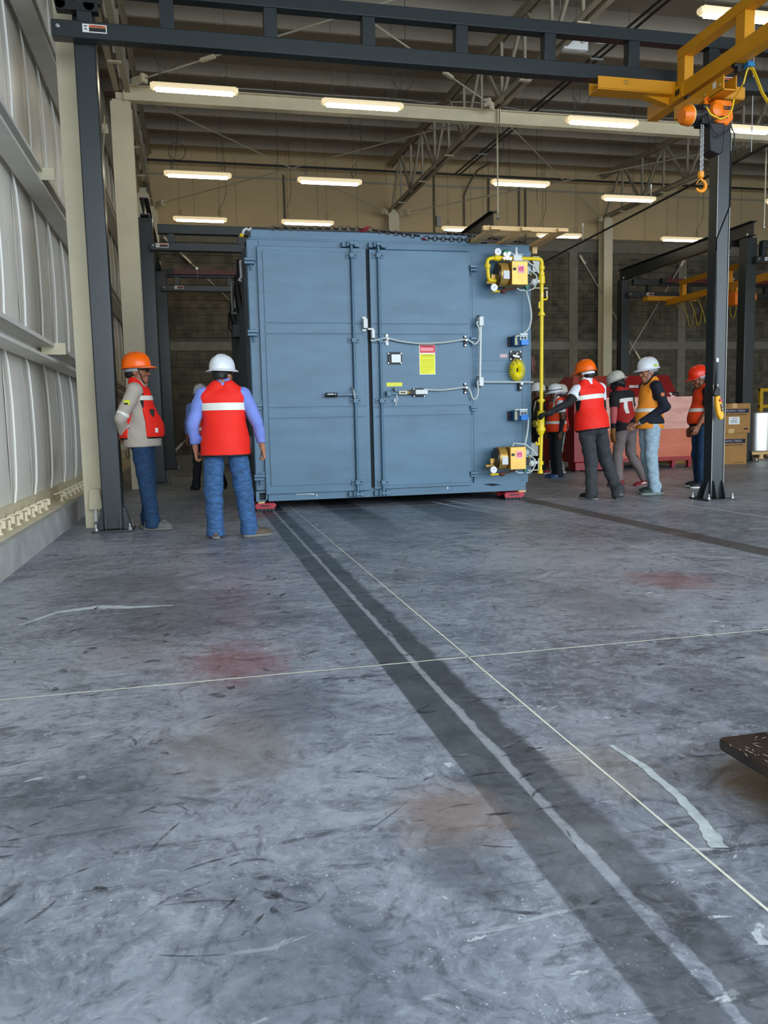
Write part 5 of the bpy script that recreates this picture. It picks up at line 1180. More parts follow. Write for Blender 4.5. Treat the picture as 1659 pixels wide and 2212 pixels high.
carton(bx1-.74, bx1+.03, 14.98, 15.6, .657, 1.28, 'upper ceramic fiber carton with a white shipping label', True)
bx2 = at(1516, 900, 15.6).x
carton(bx2-.55, bx2+.0, 15.9, 16.4, .0, .65, 'lower carton in the gap between the red machine and red helmet worker', False)
carton(bx2-.55, bx2+.0, 15.92, 16.4, .652, 1.2, 'upper carton in the gap between the red machine and red helmet worker', False)
M_SS = mat('brushed_stainless', (186, 184, 178), .28, metal=.95, var=.12, scale=3, stretch=(40, 40, .2))
dx = at(1625, 930, 16.6).x
t = thing('steel_drum', 'brushed stainless drum standing on a wooden pallet', 'drum', (dx+.5, 17.1, .17))
MB().lathe([(.02, .0), (.49, 0), (.5, .01), (.5, .92), (.49, .93), (.02, .935)], (dx+.5, 17.1, .17), (0, 0, 1), 40).build('shell', M_SS, t)
MB().lathe([(.505, .9), (.51, .915), (.505, .93)], (dx+.5, 17.1, .17), (0, 0, 1), 40).build('rim', M_SS, t)
t = thing('wooden_pallet', 'wooden pallet under the stainless drum', 'pallet', (dx+.6, 17.1, 0))
for k in range(5): MB().bb(dx-.06, dx+1.4, 16.5+.26*k, 16.64+.26*k, .145, .168).build('deck_board', M_WOOD, t, smooth=False)
for y in (16.5, 17.05, 17.6): MB().bb(dx-.06, dx+1.4, y, y+.05, .10, .145).build('stringer', M_WOOD, t, smooth=False)
for x in (dx+.15, dx+.75, dx+1.3):
    for y in (16.5, 17.05, 17.6): MB().bb(x, x+.09, y, y+.05, .02, .10).build('block', M_WOOD, t, smooth=False)
for x in (dx+.15, dx+.75, dx+1.3): MB().bb(x-.03, x+.12, 16.5, 17.65, 0, .02).build('bottom_board', M_WOOD, t, smooth=False)
M_GRD = mat('guard_yellow', (206, 158, 20), .45)
t = thing('guard_post', 'yellow guard post standing behind the upper carton', 'guard', (at(1597, 900, 18.5).x, 18.5, 0)); x = at(1597, 900, 18.5).x
MB().bb(x-.05, x+.05, 18.45, 18.55, 0, 1.62).build('post', M_GRD, t, bevel=.01); MB().bb(x-.1, x+.1, 18.4, 18.6, 0, .015).build('base_plate', M_GRD, t)
x = at(1642, 900, 19.5).x; t = thing('guard_rail', 'yellow guard rail frame behind the stainless drum', 'guard', (x+.4, 19.5, 0))
for dx_ in (0, .9): MB().bb(x+dx_-.05, x+dx_+.05, 19.45, 19.55, 0, 1.75).build('post', M_GRD, t, bevel=.01)
for z in (1.7, 1.25): MB().bb(x-.05, x+.95, 19.46, 19.54, z-.04, z+.05).build('rail', M_GRD, t, bevel=.01)

# ------------------------------------------------------------------ steel plate table at the near right
M_PLATE = mat('scaled_steel_plate', (66, 52, 44), .42, metal=.4, var=.45, scale=7, bump=.3, bscale=30, col2=(30, 24, 21))
zt = .145; s = (1.05-zt)/1.05
st_ = thing('steel_plate', 'thick dark rusty steel plate with worn edges at floor level', 'plate', (1.9, 1.4, 0))
x0, y1 = 1.612*s, 2.235*s
g = MB(); r = .02; pts = [(x0, .7, zt), (x0, y1-r, zt), (x0+r*.3, y1-r*.3, zt), (x0+r, y1, zt), (2.7, y1, zt), (2.7, .7, zt)]
g.extr(pts, (0, 0, -.03)); g.build('top_plate', M_PLATE, st_, bevel=.004)
rr_ = random.Random(4); g = MB()
for k in range(90):
    if k < 60: y = rr_.uniform(1.1, y1-.05); x = x0+abs(rr_.gauss(.02, .02)); l, w_ = rr_.uniform(.004, .016), rr_.uniform(.0006, .0018); a = math.pi/2 + rr_.gauss(0, .25)
    else: x = rr_.uniform(x0+.05, 1.8); y = y1-abs(rr_.gauss(.01, .02)); l, w_ = rr_.uniform(.004, .014), rr_.uniform(.0006, .0015); a = rr_.gauss(0, .3)
    d = Vector((math.cos(a), math.sin(a), 0)); n2 = Vector((-d.y, d.x, 0)); p = Vector((x, y, zt+.0012+k*1e-6))
    g.add([p-d*l, p-n2*w_, p+d*l, p+n2*w_], [(0, 1, 2, 3)])
tag(g.build('bare_scratch', mat('bare_metal', (196, 186, 176), .5), st_, smooth=False), kind='stuff')
for x, y in ((x0+.25, y1-.25), (2.5, y1-.25), (x0+.25, .85), (2.5, .85)): MB().bb(x-.06, x+.06, y-.06, y+.06, 0, zt-.03).build('support_block', M_PLATE, st_)

# ------------------------------------------------------------------ people: distance fields meshed as one continuous surface each
def lines(lo, hi, h, fine=()):
    out = [lo]; x = lo
    while x < hi:
        st = h
        for a, b, hf in fine:
            if a - h < x < b: st = min(st, hf)
        x += st; out.append(x)
    return np.array(out)
class Field:
    def __init__(s, lo, hi, h, fine=((), (), ())):
        s.ax = [lines(lo[i], hi[i], h, fine[i]) for i in range(3)]
        s.V = np.full([len(a) for a in s.ax], 1.0, np.float32)
    def block(s, lo, hi):
        sl = []
        for i in range(3):
            a = max(0, int(np.searchsorted(s.ax[i], lo[i]))-1); b = min(len(s.ax[i]), int(np.searchsorted(s.ax[i], hi[i]))+1)
            if b <= a: return None
            sl.append(slice(a, b))
        return tuple(sl)
    def put(s, lo, hi, fn, k, sub=False):
        m = k + .035; sl = s.block([v-m for v in lo], [v+m for v in hi])
        if sl is None: return
        x = s.ax[0][sl[0]][:, None, None]; y = s.ax[1][sl[1]][None, :, None]; z = s.ax[2][sl[2]][None, None, :]
        d = fn(x, y, z).astype(np.float32); v = s.V[sl]
        if sub: d = -d; hh = np.maximum(k-np.abs(v-d), 0)/k if k > 0 else 0; s.V[sl] = np.maximum(v, d) + hh*hh*k*.25
        else: hh = np.maximum(k-np.abs(v-d), 0)/k if k > 0 else 0; s.V[sl] = np.minimum(v, d) - hh*hh*k*.25
    def rc(s, a, b, ra, rb, k=.03, sub=False, sc=(1, 1, 1)):
        a = np.array(a, float); b = np.array(b, float); ab = b-a; L2 = max(1e-9, float(ab@ab)); r = max(ra, rb)
        def fn(x, y, z):
            t = np.clip(((x-a[0])*ab[0]+(y-a[1])*ab[1]+(z-a[2])*ab[2])/L2, 0, 1)
            return np.sqrt((x-a[0]-ab[0]*t)**2+(y-a[1]-ab[1]*t)**2+(z-a[2]-ab[2]*t)**2) - (ra+(rb-ra)*t)
        s.put(np.minimum(a, b)-r, np.maximum(a, b)+r, fn, k, sub)
    def el(s, c, r, k=.03, R=None, sub=False):
        c = np.array(c, float); r = np.array(r, float); M = np.eye(3) if R is None else np.array(R)
        def fn(x, y, z):
            dx, dy, dz = x-c[0], y-c[1], z-c[2]
            u = (M[0, 0]*dx+M[1, 0]*dy+M[2, 0]*dz)/r[0]; v = (M[0, 1]*dx+M[1, 1]*dy+M[2, 1]*dz)/r[1]; w = (M[0, 2]*dx+M[1, 2]*dy+M[2, 2]*dz)/r[2]
            k0 = np.sqrt(u*u+v*v+w*w)+1e-6; k1 = np.sqrt((u/r[0])**2+(v/r[1])**2+(w/r[2])**2)+1e-6
            return k0*(k0-1)/k1
        m = r.max() if R is not None else r
        s.put(c-m, c+m, fn, k, sub)
    def clip(s, p, n, k=.0):                                   # keep the side against n
        x = s.ax[0][:, None, None]; y = s.ax[1][None, :, None]; z = s.ax[2][None, None, :]
        d = ((x-p[0])*n[0]+(y-p[1])*n[1]+(z-p[2])*n[2]).astype(np.float32); s.V = np.maximum(s.V, d)
    def wrinkle(s, amp, f, seed=0, axis=None):
        x = s.ax[0][:, None, None]; y = s.ax[1][None, :, None]; z = s.ax[2][None, None, :]; r = np.random.RandomState(seed)
        w = 0
        for i in range(5):
            a, b, c = r.uniform(-.7, .7), r.uniform(-.7, .7), r.uniform(.6, 1.3); ph = r.uniform(0, 6); q = f*r.uniform(.6, 1.5)
            w = w + np.sin(q*(a*x+b*y+c*z)+ph+1.5*np.sin(q*.4*(b*x-a*y)+ph))
        s.V = s.V + (amp*w/2.5).astype(np.float32)
    def mesh(s):
        V = s.V; S_ = V < 0; c = np.zeros([n-1 for n in V.shape], np.int8)
        for i in (0, 1):
            for j in (0, 1):
                for k in (0, 1): c += S_[i:V.shape[0]-1+i, j:V.shape[1]-1+j, k:V.shape[2]-1+k]
        cells = np.argwhere((c > 0) & (c < 8)); idx = np.full(c.shape, -1, np.int64); idx[tuple(cells.T)] = np.arange(len(cells))
        pos = np.zeros((len(cells), 3)); cnt = np.zeros(len(cells))
        cor = [(i, j, k) for i in (0, 1) for j in (0, 1) for k in (0, 1)]
        for a in cor:
            for ax in range(3):
                if a[ax]: continue
                b = list(a); b[ax] = 1; A_ = cells+np.array(a); B_ = cells+np.array(b)
                va = V[tuple(A_.T)]; vb = V[tuple(B_.T)]; cr = (va < 0) != (vb < 0); t = np.where(cr, va/(va-vb+1e-12), 0)
                for q in range(3):
                    pa = s.ax[q][A_[:, q]]; pb = s.ax[q][B_[:, q]]; pos[:, q] += np.where(cr, pa+(pb-pa)*t, 0)
                cnt += cr
        pos /= np.maximum(cnt, 1)[:, None]; F = []
        for ax in range(3):
            o1, o2 = [(1, 2), (2, 0), (0, 1)][ax]
            sa = [slice(None)]*3; sb = [slice(None)]*3; sa[ax] = slice(0, -1); sb[ax] = slice(1, None)
            for o in (o1, o2): sa[o] = slice(1, -1); sb[o] = slice(1, -1)
            A_, B_ = S_[tuple(sa)], S_[tuple(sb)]
            e = np.argwhere(A_ != B_); st = A_[tuple(e.T)]
            e2 = e.copy(); e2[:, o1] += 1; e2[:, o2] += 1
            d1 = np.zeros(3, int); d1[o1] = 1; d2 = np.zeros(3, int); d2[o2] = 1
            q = np.stack([idx[tuple((e2-d1-d2).T)], idx[tuple((e2-d2).T)], idx[tuple(e2.T)], idx[tuple((e2-d1).T)]], 1)
            q[~st] = q[~st][:, ::-1]; F.append(q)
        F = np.concatenate(F); F = F[(F >= 0).all(1)]
        return pos, F
    def build(s, name, m, parent, smooth=1):
        P, F = s.mesh()
        for it in range(smooth):                                # light Laplacian pass
            n = np.zeros(len(P)); acc = np.zeros_like(P)
            for a, b in ((0, 1), (1, 2), (2, 3), (3, 0)):
                np.add.at(acc, F[:, a], P[F[:, b]]); np.add.at(acc, F[:, b], P[F[:, a]]); np.add.at(n, F[:, a], 1); np.add.at(n, F[:, b], 1)
            P = P*.45 + .55*acc/np.maximum(n, 1)[:, None]
        me = bpy.data.meshes.new(name); me.vertices.add(len(P)); me.vertices.foreach_set('co', P.astype(np.float32).ravel())
        me.loops.add(4*len(F)); me.loops.foreach_set('vertex_index', F.astype(np.int32).ravel()); me.polygons.add(len(F))
        me.polygons.foreach_set('loop_start', np.arange(0, 4*len(F), 4, dtype=np.int32)); me.update(calc_edges=True); me.validate()
        me.polygons.foreach_set('use_smooth', np.ones(len(me.polygons), bool))
        for mm in (m if isinstance(m, (list, tuple)) else [m]): me.materials.append(mm)
        o = bpy.data.objects.new(name, me); C.objects.link(o); o.parent = parent; _origin[o.name] = Vector((0, 0, 0))
        return o

V3 = lambda *a: np.array(a, float)
def rot(ax, ang):
    return np.array(Matrix.Rotation(math.radians(ang), 3, ax))
def cutband(src, name, m, parent, planes, off=.004, faces=None):
    """a strip of cloth: the part of a garment between planes, lifted off it"""
    bm = bmesh.new(); bm.from_mesh(src.data)
    for p, n in planes:
        bmesh.ops.bisect_plane(bm, geom=bm.verts[:]+bm.edges[:]+bm.faces[:], plane_co=Vector(p), plane_no=Vector(n), clear_outer=True)
    bm.normal_update()
    if faces:
        kill = [f for f in bm.faces if not faces(f.calc_center_median(), f.normal)]; bmesh.ops.delete(bm, geom=kill, context='FACES')
    bm.normal_update()
    for v in bm.verts: v.co += v.normal*off
    me = bpy.data.meshes.new(name); bm.to_mesh(me); bm.free(); me.materials.clear(); me.materials.append(m)
    if not len(me.polygons): bpy.data.meshes.remove(me); return None
    me.polygons.foreach_set('use_smooth', [True]*len(me.polygons)); me.polygons.foreach_set('material_index', [0]*len(me.polygons))
    o = bpy.data.objects.new(name, me); C.objects.link(o); o.parent = parent; _origin[o.name] = Vector((0, 0, 0)); return o

M_REFL = mat('reflective_tape', (232, 230, 218), .35)
M_PIPING = mat('vest_piping', (16, 16, 18), .6); M_HAIR = mat('black_hair', (16, 13, 12), .55)
def skin(name, c): return mat(name, c, .5, var=.08, scale=14)
SK1 = skin('skin_brown', (142, 88, 60)); SK2 = skin('skin_tan', (178, 122, 90)); SK3 = skin('skin_deep', (98, 60, 42))
def denim(name, c, fade):
    return mat(name, c, .8, var=fade, scale=18, stretch=(1, 1, 2.4), bump=.3, bscale=220, col2=tuple(max(0, int(v*(1-fade*.75))) for v in c))
def hand(f, wrist, d, n, thumb, curl=35, s=1.0, r=.0085):
    d = d/np.linalg.norm(d); n = n - d*(n@d); n = n/np.linalg.norm(n); t = thumb - d*(thumb@d) - n*(thumb@n); t = t/np.linalg.norm(t)
    for i, (o, ln) in enumerate(((.030, .072), (.010, .080), (-.010, .075), (-.029, .060))):
        base = wrist + d*.092*s + t*o*s; f.rc(wrist + t*o*.45*s + d*.01, base, .017*s, .0135*s, .012)
        p = base; dd = d; ang = curl*(1+.12*i)
        for q, fr in enumerate((.45, .32, .25)):
            a = math.radians(ang*(.5 if q == 0 else 1)); dd = dd*math.cos(a) + np.array(n)*0; 
            th = math.radians(sum((ang*(.5 if z == 0 else 1)) for z in range(q+1)))
            dd = d*math.cos(th) + n*math.sin(th); e = p + dd*ln*fr*s; f.rc(p, e, r*s*(1.08-.06*q), r*s*(1.0-.07*q), .004); p = e
    b = wrist + d*.022*s + t*.022*s; m_ = b + (d*.62 + t*.68 + n*.3)*.042*s; e = m_ + (d*.86 + t*.2 + n*.42)*.034*s; g = e + (d*.9 + n*.42)*.024*s
    f.rc(b, m_, .015*s, .0115*s, .010); f.rc(m_, e, .0112*s, .0098*s, .005); f.rc(e, g, .0098*s, .008*s, .004)
def hat(parent, m, T, full=False, tilt=0, peak=.055, ridge=True):
    nr, na = 11, 40; v = []; f = []
    def ring(rx, ry, z, cy=0): 
        for k in range(na):
            a = 2*math.pi*k/na; c, s_ = math.cos(a), math.sin(a); x, y = rx*c, ry*s_+cy
            rdg = (.007 if abs(x) < .022 else 0)*(1 if z > .03 else 0) if ridge else 0
            v.append((x, y, z + rdg))
    for i in range(nr):
        q = (i+.15)/(nr-1+.15)*math.pi/2; ring(.112*math.sin(q)**.85, .136*math.sin(q)**.85, .134*math.cos(q)**.8 + .0)
    def brim(ext, z):
        for k in range(na):
            a = 2*math.pi*k/na; c, s_ = math.cos(a), math.sin(a); fr = max(0, s_)
            e = (.030 if full else .009 + peak*fr**1.6) + ext
            v.append(((.112+e)*c, (.136+e)*s_, z - (.012 if full else .004+.012*fr) - .006*abs(c)))
    brim(0, .0); brim(.0, -.007); ring(.104, .128, -.006)
    for i in range(nr-2, -1, -1):
        q = (i+.15)/(nr-1+.15)*math.pi/2; ring(.105*math.sin(q)**.85, .129*math.sin(q)**.85, .127*math.cos(q)**.8)
    n = len(v)//na
    f = [(i*na+k, i*na+(k+1) % na, (i+1)*na+(k+1) % na, (i+1)*na+k) for i in range(n-1) for k in range(na)] + [tuple(range(na-1, -1, -1)), tuple((n-1)*na+k for k in range(na))]
    o = MB().add([tuple(T(V3(*p)+V3(0, 0, 1.652))) for p in v], f).build('hard_hat', m, parent); return o

def person(loc, rz, h, label, P):
    t = thing('person', label, 'person', loc, None); t.rotation_euler = (0, 0, math.radians(rz)); t.scale = (h/1.72,)*3; _origin[t.name] = Vector((0, 0, 0))
    J = dict(hipR=V3(.095, 0, .90), kneeR=V3(.11, .02, .49), ankR=V3(.12, -.03, .085), toeR=8.0, shR=V3(.178, -.005, 1.40), elR=V3(.235, -.03, 1.12), wrR=V3(.25, .05, .875), palmR=V3(-1, 0, 0), thR=V3(0, 1, 0), hdR=None)
    for k in list(J):
        if k[-1] == 'R' and k not in ('toeR',):
            J[k[:-1]+'L'] = None if J[k] is None else J[k]*V3(-1, 1, 1)
    J['toeL'] = -8.0; J.update({k: (V3(*v) if isinstance(v, tuple) else v) for k, v in P.get('J', {}).items()})
    W = P.get('w', 1.0); B = P.get('belly', 1.0); piv = V3(0, 0, .95)
    RT = rot('Z', P.get('twist', 0)) @ rot('X', -P.get('lean', 0)) @ rot('Y', P.get('side', 0))
    sh = V3(*P.get('shift', (0, 0, 0)))
    U = lambda p: RT @ (np.asarray(p, float)-piv) + piv + sh           # upper body follows the lean
    D = lambda p: np.asarray(p, float) + sh*(np.clip((np.asarray(p)[2])/.95, 0, 1))
    hv = V3(0, -.005, 1.47); RH = rot('Z', P.get('yaw', 0)) @ rot('X', -P.get('nod', 0)) @ rot('Y', P.get('tilt', 0))
    HD = lambda p: U(hv + 1.05*(RH @ (np.asarray(p, float)-hv)) + V3(0, .004, -.022))
    RHt = RT @ RH
    J['hipR'] = D(J['hipR']); J['hipL'] = D(J['hipL'])
    for s in 'RL':
        if not P.get('fixarm'+s): 
            for k in ('sh', 'el', 'wr'): J[k+s] = U(J[k+s])
        else: J['sh'+s] = U(J['sh'+s])
    q = P.get('res', .012); hr = .0048 if q < .014 else .0065
    # extents
    allp = np.array([J[k] for k in J if isinstance(J[k], np.ndarray) and k[:-1] in ('hip', 'knee', 'ank', 'sh', 'el', 'wr')] + [HD((0, 0, 1.75)), HD((0, .13, 1.6)), HD((0, -.1, 1.6))])
    lo = allp.min(0)-.2; hi = allp.max(0)+.2; lo[2] = -.01; hi[2] = HD((0, 0, 1.73))[2]+.04
    fine = [[], [], []]
    hands = {}
    for s in 'RL':
        if P.get('nohand'+s): continue
        w = J['wr'+s]; d = J['hd'+s] if J['hd'+s] is not None else w-J['el'+s]; d = np.array(d, float); d = d/np.linalg.norm(d); hands[s] = d
        c = w+d*.09
        for i in range(3): fine[i].append((c[i]-.085, c[i]+.085, hr))
    hc = HD((0, .02, 1.60))
    if P.get('face', True):
        for i in range(3): fine[i].append((hc[i]-.12, hc[i]+.13, .0075))
    f = Field(lo, hi, q, fine)
    # ---- body
    f.el(U((0, 0, 1.28)), (.150*W, .105, .19), .05, RT); f.el(U((0, .012, 1.06)), (.140*W, .105*B, .16), .05, RT); f.el(D((0, -.004, .93)), (.148*W, .100, .115), .05)
    f.rc(U((-.14*W, -.01, 1.385)), U((.14*W, -.01, 1.385)), .055, .055, .04); f.rc(U((0, -.01, 1.42)), HD((0, .008, 1.55)), .058, .054, .03)
    for sg in (1, -1): f.rc(U((.13*W*sg, -.015, 1.40)), U((.035*sg, -.02, 1.485)), .045, .042, .03)
    for s, sg in (('R', 1), ('L', -1)):
        f.el(D((.07*sg, -.045, .91)), (.075, .072, .085), .02)
        f.rc(J['sh'+s], J['el'+s], .052, .040, .03); f.rc(J['el'+s], J['wr'+s], .040, .027, .02)
        f.rc(J['hip'+s], J['knee'+s], .076, .046, .03); f.rc(J['knee'+s], J['ank'+s], .044, .034, .02)
        ca = J['knee'+s]*.7+J['ank'+s]*.3; f.el(ca+V3(0, -.008, 0), (.044, .048, .11), .02); f.rc(J['ank'+s], J['ank'+s]+V3(0, .08, -.045), .036, .03, .02)
        if s in hands: hand(f, J['wr'+s], hands[s], J['palm'+s], J['th'+s], P.get('curl', 32))
    E = lambda c, r, k=.012, sub=False: f.el(HD(c), tuple(1.05*v for v in r), k, RHt, sub)
    E((0, -.012, 1.632), (.076, .096, .094)); E((0, .022, 1.565), (.060, .070, .075), .03); E((0, .062, 1.512), (.034, .032, .026), .025)
    f.rc(HD((0, .086, 1.612)), HD((0, .110, 1.575)), .009, .014, .012); E((.016, .095, 1.572), (.011, .012, .009), .008); E((-.016, .095, 1.572), (.011, .012, .009), .008)
    f.rc(HD((-.038, .076, 1.632)), HD((.038, .076, 1.632)), .011, .011, .014)
    for sg in (1, -1):
        E((.034*sg, .094, 1.612), (.017, .013, .010), .008, True); E((.034*sg, .080, 1.610), (.013, .012, .011), .002); E((.042*sg, .066, 1.575), (.024, .022, .022), .02)
        E((.077*sg, -.008, 1.600), (.010, .024, .034), .008); E((.083*sg, .002, 1.600), (.007, .010, .018), .004, True)
    f.rc(HD((-.022, .090, 1.545)), HD((.022, .090, 1.545)), .0075, .0075, .006); f.rc(HD((-.021, .090, 1.533)), HD((.021, .090, 1.533)), .0085, .0085, .006); f.rc(HD((-.024, .101, 1.539)), HD((.024, .101, 1.539)), .003, .003, .003, True)
    f.build('body', P['skin'], t)
    # ---- hair
    g = Field(HD((0, 0, 1.62))-.16, HD((0, 0, 1.62))+.16, .009)
    g.el(HD((0, -.018, 1.625)), (.081, .097, .098), .01, RHt); g.el(HD((0, -.07, 1.575)), (.062, .042, .05), .03, RHt); g.clip(HD((0, .042, 1.6)), RHt @ V3(0, .9, -.35)); g.clip(HD((0, 0, P.get('hairz', 1.548))), RHt @ V3(0, 0, -1))
    for sg in (1, -1): g.el(HD((.080*sg, .015, 1.588)), (.03, .034, .045), .01, RHt, True)
    g.build('hair', P.get('hairm', M_HAIR), t)
    if P.get('eyes'):
        for sg in (1, -1): MB().sphere(HD((.034*sg, .0865, 1.611)), .0075, 8, 6).build('eye', mat('eye_dark', (20, 14, 12), .2), t)
    # ---- trousers
    tq = q if q > .011 else .010
    tr_ = P.get('tr', {}); f = Field(lo, (hi[0], hi[1], 1.12), tq)
    f.el(D((0, -.005, .95)), (.168*W, .128, .13), .05); f.el(D((0, .0, 1.02)), (.156*W, .122*B, .10), .05); tw = tr_.get('wide', 1.0)
    for s, sg in (('R', 1), ('L', -1)):
        f.el(D((.075*sg, -.052, .92)), (.095, .095, .105), .03); f.rc(J['hip'+s], J['knee'+s], .103, .076*tw, .03); f.rc(J['knee'+s], J['ank'+s]+V3(0, .005, -.02), .075*tw, .064*tw, .02)
        f.rc(J['ank'+s]+V3(0, -.005, .03), J['ank'+s]+V3(0, .008, -.035), .066*tw, .074*tw, .02)
    f.wrinkle(.0042, 42, P.get('seed', 1)); f.clip(V3(0, 0, 1.045), V3(0, 0, 1)); f.clip(V3(0, 0, .022), V3(0, 0, -1)); f.build('trousers', P['trm'], t)
    # ---- shirt
    sp = P.get('shirt', {}); sq = q if q > .011 else .010; low = sp.get('hem', .95); lo_ = .022 if low < .93 else 0
    f = Field(lo, (hi[0], hi[1], U((0, 0, 1.5))[2]+.08), sq)
    f.el(U((0, 0, 1.28)), (.163*W, .120, .20), .05, RT); f.el(U((0, .014, 1.07)), (.160*W, .124*B, .20), .06, RT); f.rc(U((-.14*W, -.01, 1.385)), U((.14*W, -.01, 1.385)), .068, .068, .04)
    f.el(U((0, .005, low+.02)), (.166*W+lo_, .128*B+lo_, .14), .05, RT)
    f.el(U((0, .010, .985)), (.166*W+lo_, .130*B+lo_, .16), .05, RT)
    for sg in (1, -1): f.rc(U((.13*W*sg, -.014, 1.40)), U((.04*sg, -.018, 1.482)), .058, .052, .03)
    f.rc(U((0, -.012, 1.44)), U((0, -.002, 1.545)), .074, .068, .015); f.rc(U((0, -.008, 1.50)), U((0, .01, 1.58)), .058, .062, .005, True)
    sl_ = sp.get('sleeve', 1.0)
    for s in 'RL':
        a, e, w = J['sh'+s], J['el'+s], J['wr'+s]
        if sl_ >= 1: f.rc(a, e, .073, .059, .04); f.rc(e, e+(w-e)*.97, .059, .043, .02); f.rc(e+(w-e)*.84, e+(w-e)*.97, .042, .040, .006)
        else: f.rc(a, a+(e-a)*sl_, .073, .070, .04)
    if lo_:
        for sg in (1, -1): f.el(D((.07*sg, -.045, .91)), (.105, .108, .13), .04); f.rc(J['hip'+('R' if sg > 0 else 'L')]+V3(0, 0, .06), J['hip'+('R' if sg > 0 else 'L')]+V3(0, 0, -.08), .117, .117, .04)
    f.wrinkle(.0038, 38, P.get('seed', 1)+5); f.clip(U((0, 0, low)), RT @ V3(0, 0, -1))
    if sl_ < 1:
        for s in 'RL':                                             # open sleeve end
            a, e = J['sh'+s], J['el'+s]; d = (e-a)/np.linalg.norm(e-a); p = a+(e-a)*sl_; f.rc(p+d*.035, p+d*.10, .085, .085, .002, True)
    o = f.build('shirt', P['shm'], t)
    for s, c0, c1, mm, nm in P.get('cuffs', ()):
        a, e, w = J['sh'+s], J['el'+s], J['wr'+s]; pt = lambda u: a+(e-a)*u if u <= 1 else e+(w-e)*(u-1)
        lof = np.minimum(np.minimum(a, e), w)-.1; hif = np.maximum(np.maximum(a, e), w)+.1
        g = Field(lof, hif, .008)
        us = [c0]+([1.0] if c0 < 1 < c1 else [])+[c1]; rad = lambda u: (.073-.014*u if u <= 1 else .059-.016*(u-1)) - (0.008 if nm == 'arm_sleeve' else -.004)
        for u0, u1 in zip(us[:-1], us[1:]): g.rc(pt(u0), pt(u1), rad(u0), rad(u1), .01)
        d0 = pt(c0+.02)-pt(c0); d1 = pt(c1)-pt(c1-.02); g.clip(pt(c0), -d0/np.linalg.norm(d0)); g.clip(pt(c1), d1/np.linalg.norm(d1)); g.build(nm, mm, t)
    # ---- gloves
    for s, mm in P.get('gloves', ()):
        w, d = J['wr'+s], hands[s]; g = Field(w-.17, w+.2, .0062); g.rc(w-d*.05, w+d*.01, .040, .034, .01); hand(g, w, d, J['palm'+s], J['th'+s], P.get('curl', 32), 1.06, .0115); g.build('glove', mm, t)
    # ---- vest
    vp = P.get('vest')
    if vp:
        hem = vp.get('hem', .86); wv = vp.get('wide', 1.0)*W; vq = P.get('vq', .0085)
        f = Field(lo, (hi[0], hi[1], U((0, 0, 1.5))[2]+.06), vq)
        f.el(U((0, -.004, 1.28)), (.180*wv, .138, .21), .05, RT); f.el(U((0, .010, 1.07)), (.178*wv, .143*B, .22), .06, RT); f.rc(U((-.135*W, -.012, 1.375)), U((.135*W, -.012, 1.375)), .084, .084, .04); f.el(U((0, .0, hem+.02)), (.180*wv+lo_, .142*B+lo_, .15), .06, RT)
        f.el(U((0, .008, (hem+1.09)/2)), (.182*wv+lo_*.8, .150*B+lo_*.8, .20), .06, RT)
        for sg in (1, -1): f.rc(U((.12*W*sg, -.014, 1.39)), U((.05*sg, -.018, 1.476)), .074, .068, .03)
        for sg in (1, -1): f.el(U((.262*sg*wv, -.0, 1.27)), (.098, .26, .20), .004, RT, True); f.el(U((.215*sg*W, -.0, 1.43)), (.052, .2, .07), .02, RT, True)
        f.rc(U((0, .035, 1.482)), U((0, .0, 1.60)), .084, .095, .01, True)
        if vp.get('sides'):
            for sg in (1, -1): f.el(U((.24*sg*wv, vp['sides'][0], 1.02)), (.17, vp['sides'][1], .36), .02, RT, True)
        if vp.get('open'): f.el(U((0, .20, 1.2)), (vp['open'], .16, .36), .02, RT, True)
        f.wrinkle(.003, 30, P.get('seed', 1)+9); f.clip(U((0, 0, hem)), RT @ V3(0, 0, -1))
        vo = f.build('safety_vest', [vp['m']], t)
        if vp.get('piping'):
            me = vo.data; me.materials.append(vp['piping']); mi = np.zeros(len(me.polygons), np.int32); iR = RT.T
            for i, pg in enumerate(me.polygons):
                c = iR @ (np.array(pg.center)-piv-sh)+piv
                if c[2] < hem+.016: mi[i] = 1
                for sg in (1, -1):
                    u = (c-V3(.262*sg*wv, 0, 1.27))/V3(.098, .26, .20); k0 = math.sqrt(u@u); k1 = math.sqrt(((u/V3(.098, .26, .20))**2).sum())
                    if k0*(k0-1)/max(k1, 1e-6) < .020: mi[i] = 1
            me.polygons.foreach_set('material_index', mi)
        for z0, z1, flt in vp.get('bands', ()):
            cutband(vo, 'reflective_stripe', M_REFL, vo, [(U((0, 0, z0)), RT @ V3(0, 0, -1)), (U((0, 0, z1)), RT @ V3(0, 0, 1))], .004, (lambda c, n, flt=flt: flt(iRT(c), n)) if flt else None) if not flt else cutband(vo, 'reflective_stripe', M_REFL, vo, [(U((0, 0, z0)), RT @ V3(0, 0, -1)), (U((0, 0, z1)), RT @ V3(0, 0, 1))], .004, lambda c, n, flt=flt: flt(RT.T @ (np.array(c)-piv-sh)+piv, RT.T @ np.array(n)))
        for x0, x1, z0, z1, side in vp.get('straps', ()):
            cutband(vo, 'reflective_stripe', M_REFL, vo, [(U((x0, 0, 1.2)), RT @ V3(-1, 0, 0)), (U((x1, 0, 1.2)), RT @ V3(1, 0, 0)), (U((0, 0, z0)), RT @ V3(0, 0, -1)), (U((0, 0, z1)), RT @ V3(0, 0, 1)), (U((0, 0, 1.2)), RT @ V3(0, -side, 0))], .0045)
